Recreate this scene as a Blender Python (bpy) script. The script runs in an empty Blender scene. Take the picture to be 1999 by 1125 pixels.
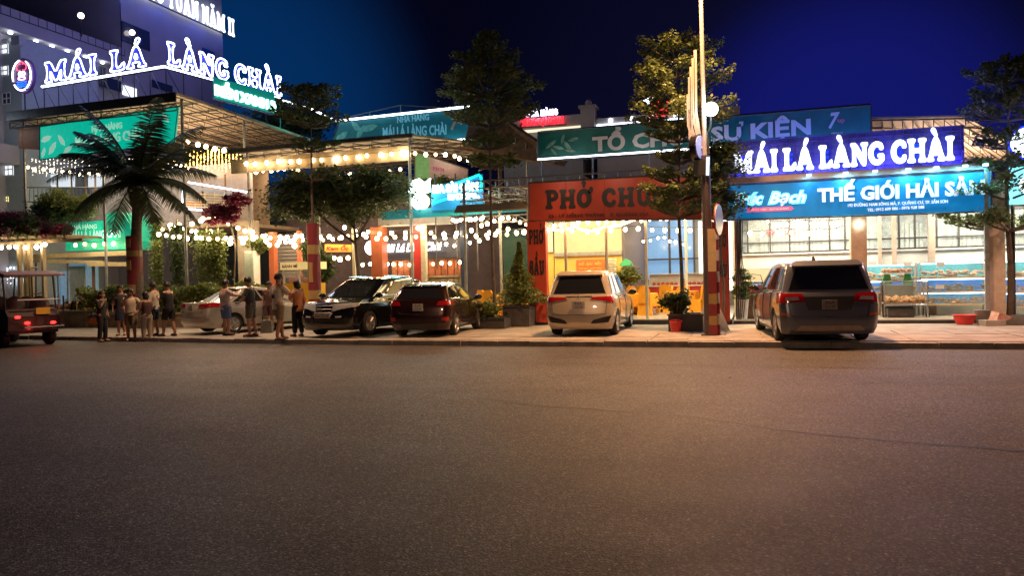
import bpy, math, random
import numpy as np
from mathutils import Vector, Matrix, noise as mnoise
from mathutils.geometry import tessellate_polygon
random.seed(7); RNG = np.random.default_rng(7)
SC = bpy.context.scene; COL = SC.collection
R_ = math.radians; PI = math.pi

# ------------------------------------------------------------------ camera
CAM = Vector((0, -17.4, 1.7)); FPX = 1455.0
YAW, PITCH, ROLL = R_(17.5), R_(-0.85), R_(1.35)
_f = Vector((-math.sin(YAW)*math.cos(PITCH), math.cos(YAW)*math.cos(PITCH), math.sin(PITCH)))
_r0 = Vector((math.cos(YAW), math.sin(YAW), 0)); _u0 = _r0.cross(_f)
_r = _r0*math.cos(ROLL) - _u0*math.sin(ROLL); _u = _u0*math.cos(ROLL) + _r0*math.sin(ROLL)
cd = bpy.data.cameras.new('camera'); cam = bpy.data.objects.new('camera', cd); COL.objects.link(cam)
cd.sensor_width = 36; cd.lens = 36*FPX/1999.0; cd.clip_end = 2000; cd.clip_start = .1
cam.matrix_world = Matrix(((_r.x, _u.x, -_f.x, CAM.x), (_r.y, _u.y, -_f.y, CAM.y), (_r.z, _u.z, -_f.z, CAM.z), (0, 0, 0, 1)))
SC.camera = cam

def ray(px, py): return _f + _r*((px-999.5)/FPX) - _u*((py-562.5)/FPX)
def at(px, py, Y):                     # the point of the plane y = Y seen at that place
    d = ray(px, py); return CAM + d*((Y-CAM.y)/d.y)
def atx(px, py, X):
    d = ray(px, py); return CAM + d*((X-CAM.x)/d.x)
def atz(px, py, Z):
    d = ray(px, py); return CAM + d*((Z-CAM.z)/d.z)

# ------------------------------------------------------------------ world and view
W = bpy.data.worlds.new('World'); SC.world = W; W.use_nodes = True
nt = W.node_tree; nt.nodes.clear()
out = nt.nodes.new('ShaderNodeOutputWorld'); bg = nt.nodes.new('ShaderNodeBackground'); nt.links.new(bg.outputs[0], out.inputs[0])
sky = nt.nodes.new('ShaderNodeTexSky'); sky.sky_type = 'NISHITA'; sky.sun_disc = False
sky.sun_elevation = R_(-6); sky.sun_rotation = R_(200)
tc = nt.nodes.new('ShaderNodeTexCoord')
def lobe(direction, lo, hi, col):
    d = Vector(direction).normalized()
    dp = nt.nodes.new('ShaderNodeVectorMath'); dp.operation = 'DOT_PRODUCT'; dp.inputs[1].default_value = d
    nt.links.new(tc.outputs['Generated'], dp.inputs[0])
    mr = nt.nodes.new('ShaderNodeMapRange'); mr.interpolation_type = 'SMOOTHERSTEP'
    mr.inputs[1].default_value = lo; mr.inputs[2].default_value = hi
    nt.links.new(dp.outputs['Value'], mr.inputs[0])
    mx = nt.nodes.new('ShaderNodeVectorMath'); mx.operation = 'SCALE'; mx.inputs[0].default_value = col
    nt.links.new(mr.outputs[0], mx.inputs['Scale']); return mx.outputs[0]
def vadd(a, b):
    n = nt.nodes.new('ShaderNodeVectorMath'); n.operation = 'ADD'; nt.links.new(a, n.inputs[0])
    if isinstance(b, tuple): n.inputs[1].default_value = b
    else: nt.links.new(b, n.inputs[1])
    return n.outputs[0]
sc_ = nt.nodes.new('ShaderNodeVectorMath'); sc_.operation = 'SCALE'; sc_.inputs['Scale'].default_value = .02
nt.links.new(sky.outputs[0], sc_.inputs[0])
v = vadd(sc_.outputs[0], (.0011, .0013, .0075))
v = vadd(v, lobe(ray(1660, 300), .968, 1.0, (.003, .005, .12)))       # the town's light in humid night air
v = vadd(v, lobe(ray(1500, 330), .90, 1.0, (.002, .002, .010)))
v = vadd(v, lobe(ray(430, 230), .955, 1.0, (.0, .020, .085)))
v = vadd(v, lobe(ray(300, 330), .93, 1.0, (.0, .005, .018)))
nt.links.new(v, bg.inputs[0]); bg.inputs[1].default_value = 1.0
SC.view_settings.view_transform = 'Standard'; SC.view_settings.look = 'None'
SC.view_settings.exposure = 0; SC.view_settings.gamma = 1; SC.view_settings.use_curve_mapping = False
SC.cycles.use_denoising = True; SC.cycles.sample_clamp_indirect = 3.0; SC.cycles.sample_clamp_direct = 0
SC.cycles.max_bounces = 6; SC.cycles.diffuse_bounces = 2; SC.cycles.glossy_bounces = 3
SC.cycles.caustics_reflective = False; SC.cycles.caustics_refractive = False

def lamp(name, kind, loc, energy, col, size=.3, aim=None, size_y=None, spot=None):
    l = bpy.data.lights.new(name, kind); l.energy = energy; l.color = col
    if kind == 'AREA':
        l.size = size
        if size_y: l.shape = 'RECTANGLE'; l.size_y = size_y
    else: l.shadow_soft_size = size
    if spot: l.spot_size = R_(spot); l.spot_blend = .9
    o = bpy.data.objects.new(name, l); COL.objects.link(o); o.location = loc
    if aim is not None: o.rotation_euler = (Vector(aim)-Vector(loc)).to_track_quat('-Z', 'Y').to_euler()
    return o
SOD = (1.0, .475, .20); WARM = (1, .66, .30)
lamp('street_light_near', 'SPOT', (-.9, .75, 9.9), 10000, SOD, .25, (-.7, -.1, 0), spot=124)
lamp('street_light_east', 'SPOT', (13, 1.6, 9.6), 5600, (1, .50, .36), .25, (11, 0, 0), spot=126)
lamp('street_light_west', 'SPOT', (-15, 1.2, 9), 3400, (1, .6, .36), .25, (-15, .8, 0), spot=118)
lamp('street_light_opposite', 'SPOT', (-5, -30, 8.5), 3600, (1, .60, .36), .25, (-6, 6, 7.0), spot=62)

# ------------------------------------------------------------------ materials
MATS = {}
def mat(name, col, rough=.6, metal=0, emit=None, es=0, var=.15, scale=6, bump=0, coat=0, spec=.5, col2=None, trans=0, alpha=1, bscale=None):
    if name in MATS: return MATS[name]
    m = bpy.data.materials.new(name); m.use_nodes = True; MATS[name] = m
    n = m.node_tree.nodes; l = m.node_tree.links; p = n['Principled BSDF']
    p.inputs['Roughness'].default_value = rough; p.inputs['Metallic'].default_value = metal
    p.inputs['Specular IOR Level'].default_value = spec; p.inputs['Coat Weight'].default_value = coat
    p.inputs['Coat Roughness'].default_value = .04
    p.inputs['Transmission Weight'].default_value = trans; p.inputs['Alpha'].default_value = alpha
    c = tuple(col)+(1,)
    if var or col2:
        t = n.new('ShaderNodeTexCoord'); nz = n.new('ShaderNodeTexNoise'); nz.inputs['Scale'].default_value = scale; nz.inputs['Detail'].default_value = 6
        nz.inputs['Roughness'].default_value = .65
        l.new(t.outputs['Object'], nz.inputs['Vector'])
        r = n.new('ShaderNodeValToRGB'); r.color_ramp.elements[0].position = .32; r.color_ramp.elements[1].position = .68
        a = tuple(x*(1-var) for x in col)+(1,); b = (tuple(col2)+(1,)) if col2 else tuple(min(1, x*(1+var)) for x in col)+(1,)
        r.color_ramp.elements[0].color = a; r.color_ramp.elements[1].color = b
        l.new(nz.outputs['Fac'], r.inputs[0]); l.new(r.outputs[0], p.inputs['Base Color'])
        if bump:
            nb = n.new('ShaderNodeTexNoise'); nb.inputs['Scale'].default_value = bscale or scale*4; nb.inputs['Detail'].default_value = 5
            l.new(t.outputs['Object'], nb.inputs['Vector'])
            b_ = n.new('ShaderNodeBump'); b_.inputs['Strength'].default_value = bump; b_.inputs['Distance'].default_value = .02
            l.new(nb.outputs['Fac'], b_.inputs['Height']); l.new(b_.outputs[0], p.inputs['Normal'])
    else: p.inputs['Base Color'].default_value = c
    if emit is not None:
        p.inputs['Emission Color'].default_value = tuple(emit)+(1,); p.inputs['Emission Strength'].default_value = es
    return m
def em(name, col, s): return mat(name, (.02, .02, .02), .5, emit=col, es=s, var=0)

def asphalt():
    m = bpy.data.materials.new('asphalt'); m.use_nodes = True; n = m.node_tree.nodes; l = m.node_tree.links; p = n['Principled BSDF']
    t = n.new('ShaderNodeTexCoord'); O = t.outputs['Object']
    def nz(s, d=4, r=.6):
        x = n.new('ShaderNodeTexNoise'); x.inputs['Scale'].default_value = s; x.inputs['Detail'].default_value = d; x.inputs['Roughness'].default_value = r; l.new(O, x.inputs['Vector']); return x.outputs['Fac']
    def ramp(i, stops):
        r = n.new('ShaderNodeValToRGB'); e = r.color_ramp.elements
        e[0].position, e[0].color = stops[0][0], (*stops[0][1], 1); e[1].position, e[1].color = stops[1][0], (*stops[1][1], 1)
        for s in stops[2:]: q = e.new(s[0]); q.color = (*s[1], 1)
        l.new(i, r.inputs[0]); return r.outputs[0]
    def mixc(mode, f, a, b):
        x = n.new('ShaderNodeMixRGB'); x.blend_type = mode
        if isinstance(f, float): x.inputs[0].default_value = f
        else: l.new(f, x.inputs[0])
        l.new(a, x.inputs[1]); l.new(b, x.inputs[2]); return x.outputs[0]
    va = n.new('ShaderNodeTexVoronoi'); va.inputs['Scale'].default_value = 62; l.new(O, va.inputs['Vector'])
    sa = n.new('ShaderNodeSeparateColor'); l.new(va.outputs['Color'], sa.inputs[0])
    base = ramp(sa.outputs[2], [(.0, (.008, .008, .008)), (.45, (.045, .042, .041)), (.8, (.09, .083, .08)), (1.0, (.20, .185, .175))])
    big = ramp(nz(.35, 5, .6), [(.3, (.84, .84, .84)), (.7, (1.10, 1.09, 1.07))])
    c = mixc('MULTIPLY', 1.0, base, big)
    vo = n.new('ShaderNodeTexVoronoi'); vo.inputs['Scale'].default_value = 46; l.new(O, vo.inputs['Vector'])
    sep = n.new('ShaderNodeSeparateColor'); l.new(vo.outputs['Color'], sep.inputs[0])
    near = ramp(vo.outputs['Distance'], [(.28, (1, 1, 1)), (.44, (0, 0, 0))])
    rare = ramp(sep.outputs[0], [(.50, (0, 0, 0)), (.95, (1, 1, 1))])
    spk = mixc('MULTIPLY', 1.0, near, rare)
    stone = ramp(sep.outputs[1], [(.0, (.10, .09, .085)), (.7, (.20, .185, .17)), (1.0, (.55, .52, .48))])
    c = mixc('MIX', spk, c, stone)
    # long faint tyre and patch marks running along the street
    mp = n.new('ShaderNodeMapping'); mp.inputs['Scale'].default_value = (.09, .9, 1); mp.inputs['Rotation'].default_value = (0, 0, .03); l.new(O, mp.inputs[0])
    st = n.new('ShaderNodeTexNoise'); st.inputs['Scale'].default_value = 1.2; st.inputs['Detail'].default_value = 7; l.new(mp.outputs[0], st.inputs['Vector'])
    c = mixc('MULTIPLY', .75, c, ramp(st.outputs['Fac'], [(.30, (.76, .76, .77)), (.62, (1.08, 1.08, 1.08))]))
    l.new(c, p.inputs['Base Color'])
    rg = ramp(nz(1.1, 5), [(.3, (.58, .58, .58)), (.7, (.67, .67, .67))]); l.new(rg, p.inputs['Roughness']); p.inputs['Specular IOR Level'].default_value = .38
    vb = n.new('ShaderNodeTexVoronoi'); vb.inputs['Scale'].default_value = 70; l.new(O, vb.inputs['Vector'])
    b = n.new('ShaderNodeBump'); b.inputs['Strength'].default_value = .45; b.inputs['Distance'].default_value = .008
    l.new(vb.outputs['Distance'], b.inputs['Height']); l.new(b.outputs[0], p.inputs['Normal'])
    return m
ASPH = asphalt()
CONC = mat('pavement_concrete', (.30, .27, .24), .8, var=.35, scale=1.7, bump=.35, bscale=30)
KERBM = mat('kerb_concrete', (.27, .25, .23), .8, var=.35, scale=3, bump=.5, bscale=25)
FLOORM = mat('dining_floor', (.42, .39, .34), .25, var=.12, scale=2)
STEEL = mat('dark_steel', (.09, .085, .09), .5, .5, var=.3)
GALV = mat('galvanised_steel', (.35, .35, .34), .45, .4, var=.25)
TAN = mat('tan_roof_sheet', (.42, .33, .24), .6, var=.25, scale=2)
WHITEP = mat('white_paint', (.72, .71, .68), .5, var=.08)
CREAM = mat('cream_wall', (.62, .54, .38), .6, var=.12, scale=2)
YELLOWW = mat('yellow_wall', (.70, .52, .12), .6, var=.12, scale=2)
RED = mat('signal_red', (.55, .035, .03), .5, var=.12)
ORANGE = mat('orange_red_sign', (.50, .062, .03), .5, bump=1.0, bscale=2.2, var=.10, scale=1.2)
BLACKP = mat('black_plastic', (.015, .015, .017), .45, var=.2)
WOOD = mat('brown_timber', (.20, .11, .06), .6, var=.35, scale=5)
YCLOTH = mat('yellow_cloth', (.80, .36, .02), .75, var=.1, scale=4)
BARK = mat('bark', (.10, .08, .06), .9, var=.4, scale=8, bump=.6)
SOIL = mat('soil', (.05, .04, .03), .95, var=.4, scale=12, bump=.6)
GLASSD = mat('dark_glass', (.012, .014, .018), .04, 0, var=0, spec=.8, coat=1)
BULBM = em('warm_bulb', (1, .70, .36), 36)
BULBG = em('golden_fairy', (1, .55, .10), 14)
BULB2 = em('warm_bulb_dim', (1, .62, .26), 14); BULB3 = em('warm_bulb_bright', (1, .78, .48), 60)
BULBC = em('cool_bulb', (.8, .88, 1), 22)
LED = em('white_led', (.80, .88, 1.0), 7)
LEDW = em('warm_led', (1, .76, .45), 9)
BLUEB = em('blue_halo_led', (.0, .012, 1.0), 7)
TEALL = em('teal_led', (.0, 1.0, .72), 2.2)
GREYW = mat('grey_render', (.36, .35, .37), .8, var=.12, scale=.7)

# ------------------------------------------------------------------ mesh helpers
def tag(o, label=None, cat=None, group=None, kind=None):
    if label: o['label'] = label
    if cat: o['category'] = cat
    if group: o['group'] = group
    if kind: o['kind'] = kind
    return o
def thing(name, label, cat, loc=(0, 0, 0), rz=0, group=None):
    o = bpy.data.objects.new(name, None); COL.objects.link(o); o.location = loc; o.rotation_euler = (0, 0, rz); o.empty_display_size = .2
    return tag(o, label, cat, group)
def origin(o):
    v = Vector((0, 0, 0))
    while o: v += o.location; o = o.parent
    return v
class MB:
    def __init__(s): s.v = []; s.f = []
    def add(s, vs, fs):
        b = len(s.v); s.v += [tuple(x) for x in vs]; s.f += [tuple(i+b for i in q) for q in fs]; return s
    def box(s, c, d, rz=0, M=None, taper=1):
        x, y, z = d[0]/2, d[1]/2, d[2]/2; cs, sn = math.cos(rz), math.sin(rz); vs = []
        for k in (-1, 1):
            t = taper if k > 0 else 1
            for i, j in ((-1, -1), (1, -1), (1, 1), (-1, 1)):
                p = Vector((i*x*t, j*y*t, k*z)); p = Vector((p.x*cs-p.y*sn, p.x*sn+p.y*cs, p.z))
                if M: p = M @ p
                vs.append(p + Vector(c))
        return s.add(vs, [(3, 2, 1, 0), (4, 5, 6, 7), (0, 1, 5, 4), (1, 2, 6, 5), (2, 3, 7, 6), (3, 0, 4, 7)])
    def bb(s, a, b):                    # box by two corners
        return s.box([(a[i]+b[i])/2 for i in range(3)], [abs(a[i]-b[i]) for i in range(3)])
    def path(s, pts, r, n=6, closed=False, caps=True):
        pts = [Vector(p) for p in pts]; N = len(pts); rs = r if isinstance(r, (list, tuple)) else [r]*N; vs = []; up = None
        for i, p in enumerate(pts):
            a = pts[(i-1) % N] if (closed or i > 0) else p; b = pts[(i+1) % N] if (closed or i < N-1) else p
            d = (b-a).normalized() if (b-a).length > 1e-9 else Vector((0, 0, 1))
            if up is None: up = Vector((0, 0, 1)) if abs(d.z) < .9 else Vector((1, 0, 0))
            x = d.cross(up); x = x.normalized() if x.length > 1e-6 else Vector((1, 0, 0)); y = x.cross(d)
            vs += [p + (x*math.cos(t)+y*math.sin(t))*rs[i] for t in [2*PI*k/n for k in range(n)]]
        fs = []
        for i in range(N if closed else N-1):
            j = (i+1) % N
            fs += [(i*n+k, i*n+(k+1) % n, j*n+(k+1) % n, j*n+k) for k in range(n)]
        if caps and not closed: fs += [tuple(range(n))[::-1], tuple((N-1)*n+k for k in range(n))]
        return s.add(vs, fs)
    def bar(s, a, b, r=.03, n=4): return s.path([a, b], r, n)
    def lathe(s, c, prof, n=16, axis='z', sx=1, sy=1):
        vs = []; fs = []
        for r, h in prof:
            for k in range(n):
                a = 2*PI*k/n; p = (r*math.cos(a)*sx, r*math.sin(a)*sy, h)
                if axis == 'y': p = (p[0], h, p[1])
                if axis == 'x': p = (h, p[0], p[1])
                vs.append((c[0]+p[0], c[1]+p[1], c[2]+p[2]))
        for i in range(len(prof)-1): fs += [(i*n+k, i*n+(k+1) % n, (i+1)*n+(k+1) % n, (i+1)*n+k) for k in range(n)]
        fs += [tuple(range(n))[::-1], tuple((len(prof)-1)*n+k for k in range(n))]
        return s.add(vs, fs)
    def ball(s, c, r, n=8, m=6, sc=(1, 1, 1)):
        prof = [(max(.001, r*math.sin(PI*i/m)), -r*math.cos(PI*i/m)) for i in range(m+1)]
        b = len(s.v); s.lathe((0, 0, 0), prof, n)
        s.v[b:] = [(c[0]+x*sc[0], c[1]+y*sc[1], c[2]+z*sc[2]) for x, y, z in s.v[b:]]; return s
    def quad(s, *p): return s.add(p, [tuple(range(len(p)))])
    def prism(s, poly, d):               # planar polygon extruded by vector d
        n = len(poly); P = [Vector(p) for p in poly]; D = Vector(d)
        return s.add(P+[p+D for p in P], [tuple(range(n)), tuple(range(2*n-1, n-1, -1))]+[(i, i+n, (i+1) % n+n, (i+1) % n) for i in range(n)])
    def truss(s, a, b, h, r=.025, step=.6):
        a, b = Vector(a), Vector(b); d = b-a; n = max(2, int(d.length/step)); H = Vector((0, 0, -h))
        s.bar(a, b, r); s.bar(a+H, b+H, r)
        for i in range(n+1):
            p = a+d*(i/n); s.bar(p, p+H, r*.7)
            if i < n:
                q = a+d*((i+1)/n)
                s.bar(p if i % 2 else p+H, q+H if i % 2 else q, r*.6)
        return s
    def build(s, name, m, parent=None, w=False, smooth=False, loc=None, kind=None):
        off = Vector((0, 0, 0))
        if w and parent: off = origin(parent)
        if loc is not None: off = Vector(loc)
        me = bpy.data.meshes.new(name); me.from_pydata([(x-off.x, y-off.y, z-off.z) for x, y, z in s.v], [], s.f)
        if m: me.materials.append(m)
        if smooth: me.shade_smooth(); me.set_sharp_from_angle(angle=R_(40))
        me.update(); o = bpy.data.objects.new(name, me); COL.objects.link(o); o.parent = parent
        if loc is not None: o.location = loc
        if kind: o['kind'] = kind
        return o
def inst(o, parent=None, loc=None, rot=None, scale=None):
    c = o.copy(); COL.objects.link(c); c.parent = parent if parent is not None else o.parent
    if loc is not None: c.location = loc
    if rot is not None: c.rotation_euler = rot
    if scale is not None: c.scale = scale
    return c
def dup(root, loc, rz=None, label=None, scale=None):
    r = root.copy(); COL.objects.link(r); r.location = loc
    if rz is not None: r.rotation_euler = (0, 0, rz)
    if scale: r.scale = scale
    if label: r['label'] = label
    for ch in list(root.children):
        c = ch.copy(); COL.objects.link(c); c.parent = r
        for g in ch.children:
            d = g.copy(); COL.objects.link(d); d.parent = c
    return r
def bare_mesh(name, V, F4, m):           # fast: numpy verts, quads
    me = bpy.data.meshes.new(name); V = np.asarray(V, dtype=np.float32); F4 = np.asarray(F4, dtype=np.int32)
    me.vertices.add(len(V)); me.vertices.foreach_set('co', V.ravel())
    me.loops.add(F4.size); me.loops.foreach_set('vertex_index', F4.ravel())
    me.polygons.add(len(F4)); me.polygons.foreach_set('loop_start', np.arange(0, F4.size, F4.shape[1], dtype=np.int32))
    me.update(calc_edges=True); me.materials.append(m)
    o = bpy.data.objects.new(name, me); COL.objects.link(o); return o

# ------------------------------------------------------------------ lettering
def place_mesh(vs, fs, p, ux, uz, name, m, parent):
    off = origin(parent) if parent else Vector((0, 0, 0)); n = ux.cross(uz).normalized()
    b = MB(); b.add([p+ux*x+uz*y+n*z-off for x, y, z in vs], fs)
    return b.build(name, m, parent)
def text(s, p0, p1, h, name, m, parent, depth=.02, bold=0, shear=0, lift=.02, sp=1):
    """the words s on a baseline from p0 to p1 (world), cap height h, standing proud of the board by lift"""
    p0, p1 = Vector(p0), Vector(p1)
    cu = bpy.data.curves.new('t', 'FONT'); cu.body = s; cu.size = 1; cu.extrude = .5; cu.offset = bold; cu.shear = shear; cu.resolution_u = 2; cu.space_character = sp
    ob = bpy.data.objects.new('t', cu); COL.objects.link(ob); dg = bpy.context.evaluated_depsgraph_get()
    me = ob.evaluated_get(dg).to_mesh()
    vs = [tuple(v.co) for v in me.vertices]; fs = [tuple(q.vertices) for q in me.polygons]
    ob.evaluated_get(dg).to_mesh_clear(); bpy.data.objects.remove(ob); bpy.data.curves.remove(cu)
    if not vs: return None
    x0 = min(v[0] for v in vs); x1 = max(v[0] for v in vs); k = (p1-p0).length/(x1-x0); hh = h/.73
    ux = (p1-p0).normalized(); uz = Vector((0, 0, 1))
    vs = [((v[0]-x0)*k, v[1]*hh, lift+(v[2]+.5)*depth) for v in vs]
    return place_mesh(vs, fs, p0, ux, uz, name, m, parent)

def arc(cx, cy, r, a0, a1, n=10, ry=None):
    ry = ry or r
    return [(cx+r*math.cos(R_(a0+(a1-a0)*i/n)), cy+ry*math.sin(R_(a0+(a1-a0)*i/n))) for i in range(n+1)]
G_ = {}
G_['I'] = (.42, [[(0, 0), (.42, 0), (.42, .10), (.31, .2), (.31, .8), (.42, .9), (.42, 1), (0, 1), (0, .9), (.11, .8), (.11, .2), (0, .1)]])
G_['L'] = (.76, [[(0, 0), (.74, 0), (.76, .36), (.64, .32), (.52, .17), (.32, .15), (.32, .8), (.42, .9), (.42, 1), (0, 1), (0, .9), (.11, .8), (.11, .2), (0, .1)]])
G_['A'] = (1.0, [[(0, 0), (.36, 0), (.36, .1), (.29, .14), (.33, .25), (.64, .25), (.68, .14), (.6, .1), (.6, 0), (1.0, 0), (1, .1), (.9, .16), (.62, 1), (.36, 1), (.1, .16), (0, .1)], [(.39, .40), (.58, .40), (.48, .72)]])
G_['N'] = (.96, [[(0, 0), (.34, 0), (.34, .1), (.27, .18), (.27, .6), (.66, 0), (.87, 0), (.87, .82), (.96, .9), (.96, 1), (.6, 1), (.6, .9), (.69, .82), (.69, .42), (.3, 1), (0, 1), (0, .9), (.1, .82), (.1, .18), (0, .1)]])
G_['M'] = (1.2, [[(0, 0), (.36, 0), (.36, .1), (.29, .18), (.29, .6), (.52, .05), (.68, .05), (.91, .6), (.91, .18), (.84, .1), (.84, 0), (1.2, 0), (1.2, .1), (1.1, .18), (1.1, .82), (1.2, .9), (1.2, 1), (.88, 1), (.6, .42), (.32, 1), (0, 1), (0, .9), (.1, .82), (.1, .18), (0, .1)]])
G_['H'] = (1.0, [[(0, 0), (.4, 0), (.4, .1), (.31, .18), (.31, .42), (.69, .42), (.69, .18), (.6, .1), (.6, 0), (1, 0), (1, .1), (.9, .18), (.9, .82), (1, .9), (1, 1), (.6, 1), (.6, .9), (.69, .82), (.69, .58), (.31, .58), (.31, .82), (.4, .9), (.4, 1), (0, 1), (0, .9), (.1, .82), (.1, .18), (0, .1)]])
G_['C'] = (.88, [arc(.48, .5, .48, 48, 312, 16, .5)+[(.84, .34), (.66, .34)]+arc(.50, .5, .25, 300, 60, 12, .31)+[(.64, .66), (.84, .66)]])
G_['G'] = (.94, [arc(.48, .5, .48, 48, 318, 16, .5)+[(.88, .2), (.88, .46), (.54, .46), (.54, .34), (.66, .3)]+arc(.50, .5, .25, 300, 60, 12, .31)+[(.64, .66), (.84, .66)]])
G_['O'] = (.92, [arc(.46, .5, .46, 0, 345, 18, .5), arc(.46, .5, .22, 0, 340, 12, .3)])
G_['P'] = (.82, [[(0, 0), (.42, 0), (.42, .1), (.32, .18), (.32, .42), (.5, .42)]+arc(.5, .71, .32, -80, 80, 8, .29)+[(0, 1), (0, .9), (.11, .82), (.11, .18), (0, .1)], [(.32, .56), (.32, .86)]+arc(.45, .71, .16, 80, -80, 6, .15)])
G_['U'] = (.92, [[(0, 1), (0, .9), (.1, .82)]+arc(.47, .36, .37, 180, 360, 12, .36)+[(.84, .82), (.92, .9), (.92, 1), (.56, 1), (.56, .9), (.64, .82)]+arc(.47, .38, .17, 360, 180, 8, .2)+[(.3, .82), (.4, .9), (.4, 1)]])
G_['T'] = (.86, [[(.24, 0), (.62, 0), (.62, .1), (.53, .18), (.53, .84), (.72, .82), (.78, .66), (.86, .66), (.86, 1), (0, 1), (0, .66), (.08, .66), (.14, .82), (.33, .84), (.33, .18), (.24, .1)]])
G_['B'] = (.8, [[(0, 0), (.5, 0)]+arc(.5, .27, .3, -80, 80, 6, .27)+arc(.48, .76, .27, -70, 80, 6, .24)+[(0, 1)], [(.28, .14), (.28, .42)]+arc(.42, .28, .12, 80, -80, 4, .13), [(.28, .6), (.28, .88)]+arc(.4, .74, .12, 80, -80, 4, .13)])
ACC = {'acute': [(.42, 1.08), (.54, 1.06), (.72, 1.30), (.66, 1.40), (.52, 1.38)], 'grave': [(.58, 1.06), (.46, 1.06), (.24, 1.3), (.3, 1.42), (.46, 1.38)],
       'circ': [(.2, 1.06), (.34, 1.06), (.48, 1.18), (.62, 1.06), (.78, 1.06), (.52, 1.32), (.44, 1.32)], 'breve': arc(.48, 1.34, .26, 200, 340, 6, .26)+arc(.48, 1.34, .14, 335, 205, 6, .13),
       'horn': [(.72, .86), (.84, .96), (.84, 1.08), (.96, 1.12), (1.04, 1.02), (1.0, .86), (.84, .74)], 'hook': [(.36, 1.34), (.42, 1.44), (.56, 1.44), (.62, 1.34), (.56, 1.24), (.54, 1.1), (.44, 1.1), (.45, 1.26), (.52, 1.34), (.46, 1.36), (.42, 1.3)]}
VN = {'Á': ('A', ['acute']), 'À': ('A', ['grave']), 'Ấ': ('A', ['circ', 'acute2']), 'Ă': ('A', ['breve']), 'Ở': ('O', ['horn', 'hook']), 'Ơ': ('O', ['horn']), 'Ư': ('U', ['horn']), 'Ầ': ('A', ['circ', 'grave2'])}
def loops_of(ch):
    b, acc = VN.get(ch, (ch, [])); w, L = G_[b]; L = [list(x) for x in L]
    for a in acc:
        if a.endswith('2'): L.append([(x+.22, y+.24) for x, y in ACC[a[:-1]]])
        else: L.append([(x+(w-1)*.5*(a != 'horn'), y) for x, y in ACC[a]])
    return w, L
def soften(lp, it=1):
    for _ in range(it):
        o = []
        for i in range(len(lp)):
            a, b = lp[i], lp[(i+1) % len(lp)]
            o += [(a[0]*.8+b[0]*.2, a[1]*.8+b[1]*.2), (a[0]*.2+b[0]*.8, a[1]*.2+b[1]*.8)]
        lp = o
    return lp
def grow(lp, d, hole=False):
    n = len(lp); area = sum(lp[i][0]*lp[(i+1) % n][1]-lp[(i+1) % n][0]*lp[i][1] for i in range(n)); s = 1 if area > 0 else -1
    if hole: s = -s
    o = []
    for i in range(n):
        a, b = lp[i-1], lp[(i+1) % n]; t = (b[0]-a[0], b[1]-a[1]); l = math.hypot(*t) or 1
        o.append((lp[i][0]+s*t[1]/l*d, lp[i][1]-s*t[0]/l*d))
    return o
def sign_letters(s, p0, p1, h, parent, m, mback=None, tube=None, mtube=None, fat=0, gap=.12, space=.45, depth=.10, lift=.08, follow=None):
    """each character is a part of its own: a raised letter (face, returns), optionally edged with a glowing tube"""
    p0, p1 = Vector(p0), Vector(p1); ux = (p1-p0).normalized(); uz = Vector((0, 0, 1)); tot = 0
    for c in s: tot += space if c == ' ' else loops_of(c)[0]+gap
    k = (p1-p0).length/(tot-gap); x = 0; n = ux.cross(uz).normalized()
    for c in s:
        if c == ' ': x += space; continue
        w, L = loops_of(c); base = p0+ux*(x*k)
        L = [soften(lp, 1) for lp in L]
        hole0 = {1: L[1:2] if c in 'AÁÀẤĂẦOỞƠP' else [], 2: []}[1]
        if c == 'B': hole0 = L[1:3]
        L = [grow(lp, fat, lp in hole0) for lp in L] if fat else L
        groups = [[L[0]]+[q for q in L[1:] if any(q == g or len(q) == len(g) and q is g for g in (L[1:1+len(hole0)]))]]
        nh = len(hole0); groups = [L[:1+nh]]+[[q] for q in L[1+nh:]]
        vs, fs = [], []
        for g in groups:
            polys = [[Vector((a*k, b*h, 0)) for a, b in lp] for lp in g]
            tri = tessellate_polygon(polys); flat = [q for lp in polys for q in lp]; b0 = len(vs); N = len(flat)
            vs += [(q.x, q.y, lift+depth) for q in flat]+[(q.x, q.y, lift) for q in flat]
            for t in tri:
                a, b, c_ = flat[t[0]], flat[t[1]], flat[t[2]]
                if (b-a).cross(c_-a).z < 0: t = (t[0], t[2], t[1])
                fs.append((b0+t[0], b0+t[1], b0+t[2]))
            o = 0
            for lp in polys:
                m_ = len(lp); fs += [(b0+o+i, b0+o+(i+1) % m_, b0+N+o+(i+1) % m_, b0+N+o+i) for i in range(m_)]; o += m_
        lo = place_mesh(vs, fs, base, ux, uz, 'letter', m, parent)
        if mback:
            lo.data.materials.append(mback)
            for q_ in lo.data.polygons:
                if len(q_.vertices) == 4: q_.material_index = 1
        if mback:                          # LED pads behind the letter that wash the board
            bk = MB()
            for q in (.25, .5, .75):
                c0 = base+ux*(w*k*.5)+uz*(h*q)+n*(lift*.45)-origin(parent); bk.box(c0, (w*k*.5, .02, h*.10), rz=math.atan2(ux.y, ux.x))
            bk.build('back_light', mback, lo, kind='stuff')
        if tube:
            tb = MB()
            for lp in L: tb.path([base+ux*(a*k)+uz*(b*h)+n*(lift+depth+.02)-origin(parent) for a, b in lp], tube, 5, closed=True)
            tb.build('neon_tube', mtube, lo)
        x += w+gap
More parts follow.
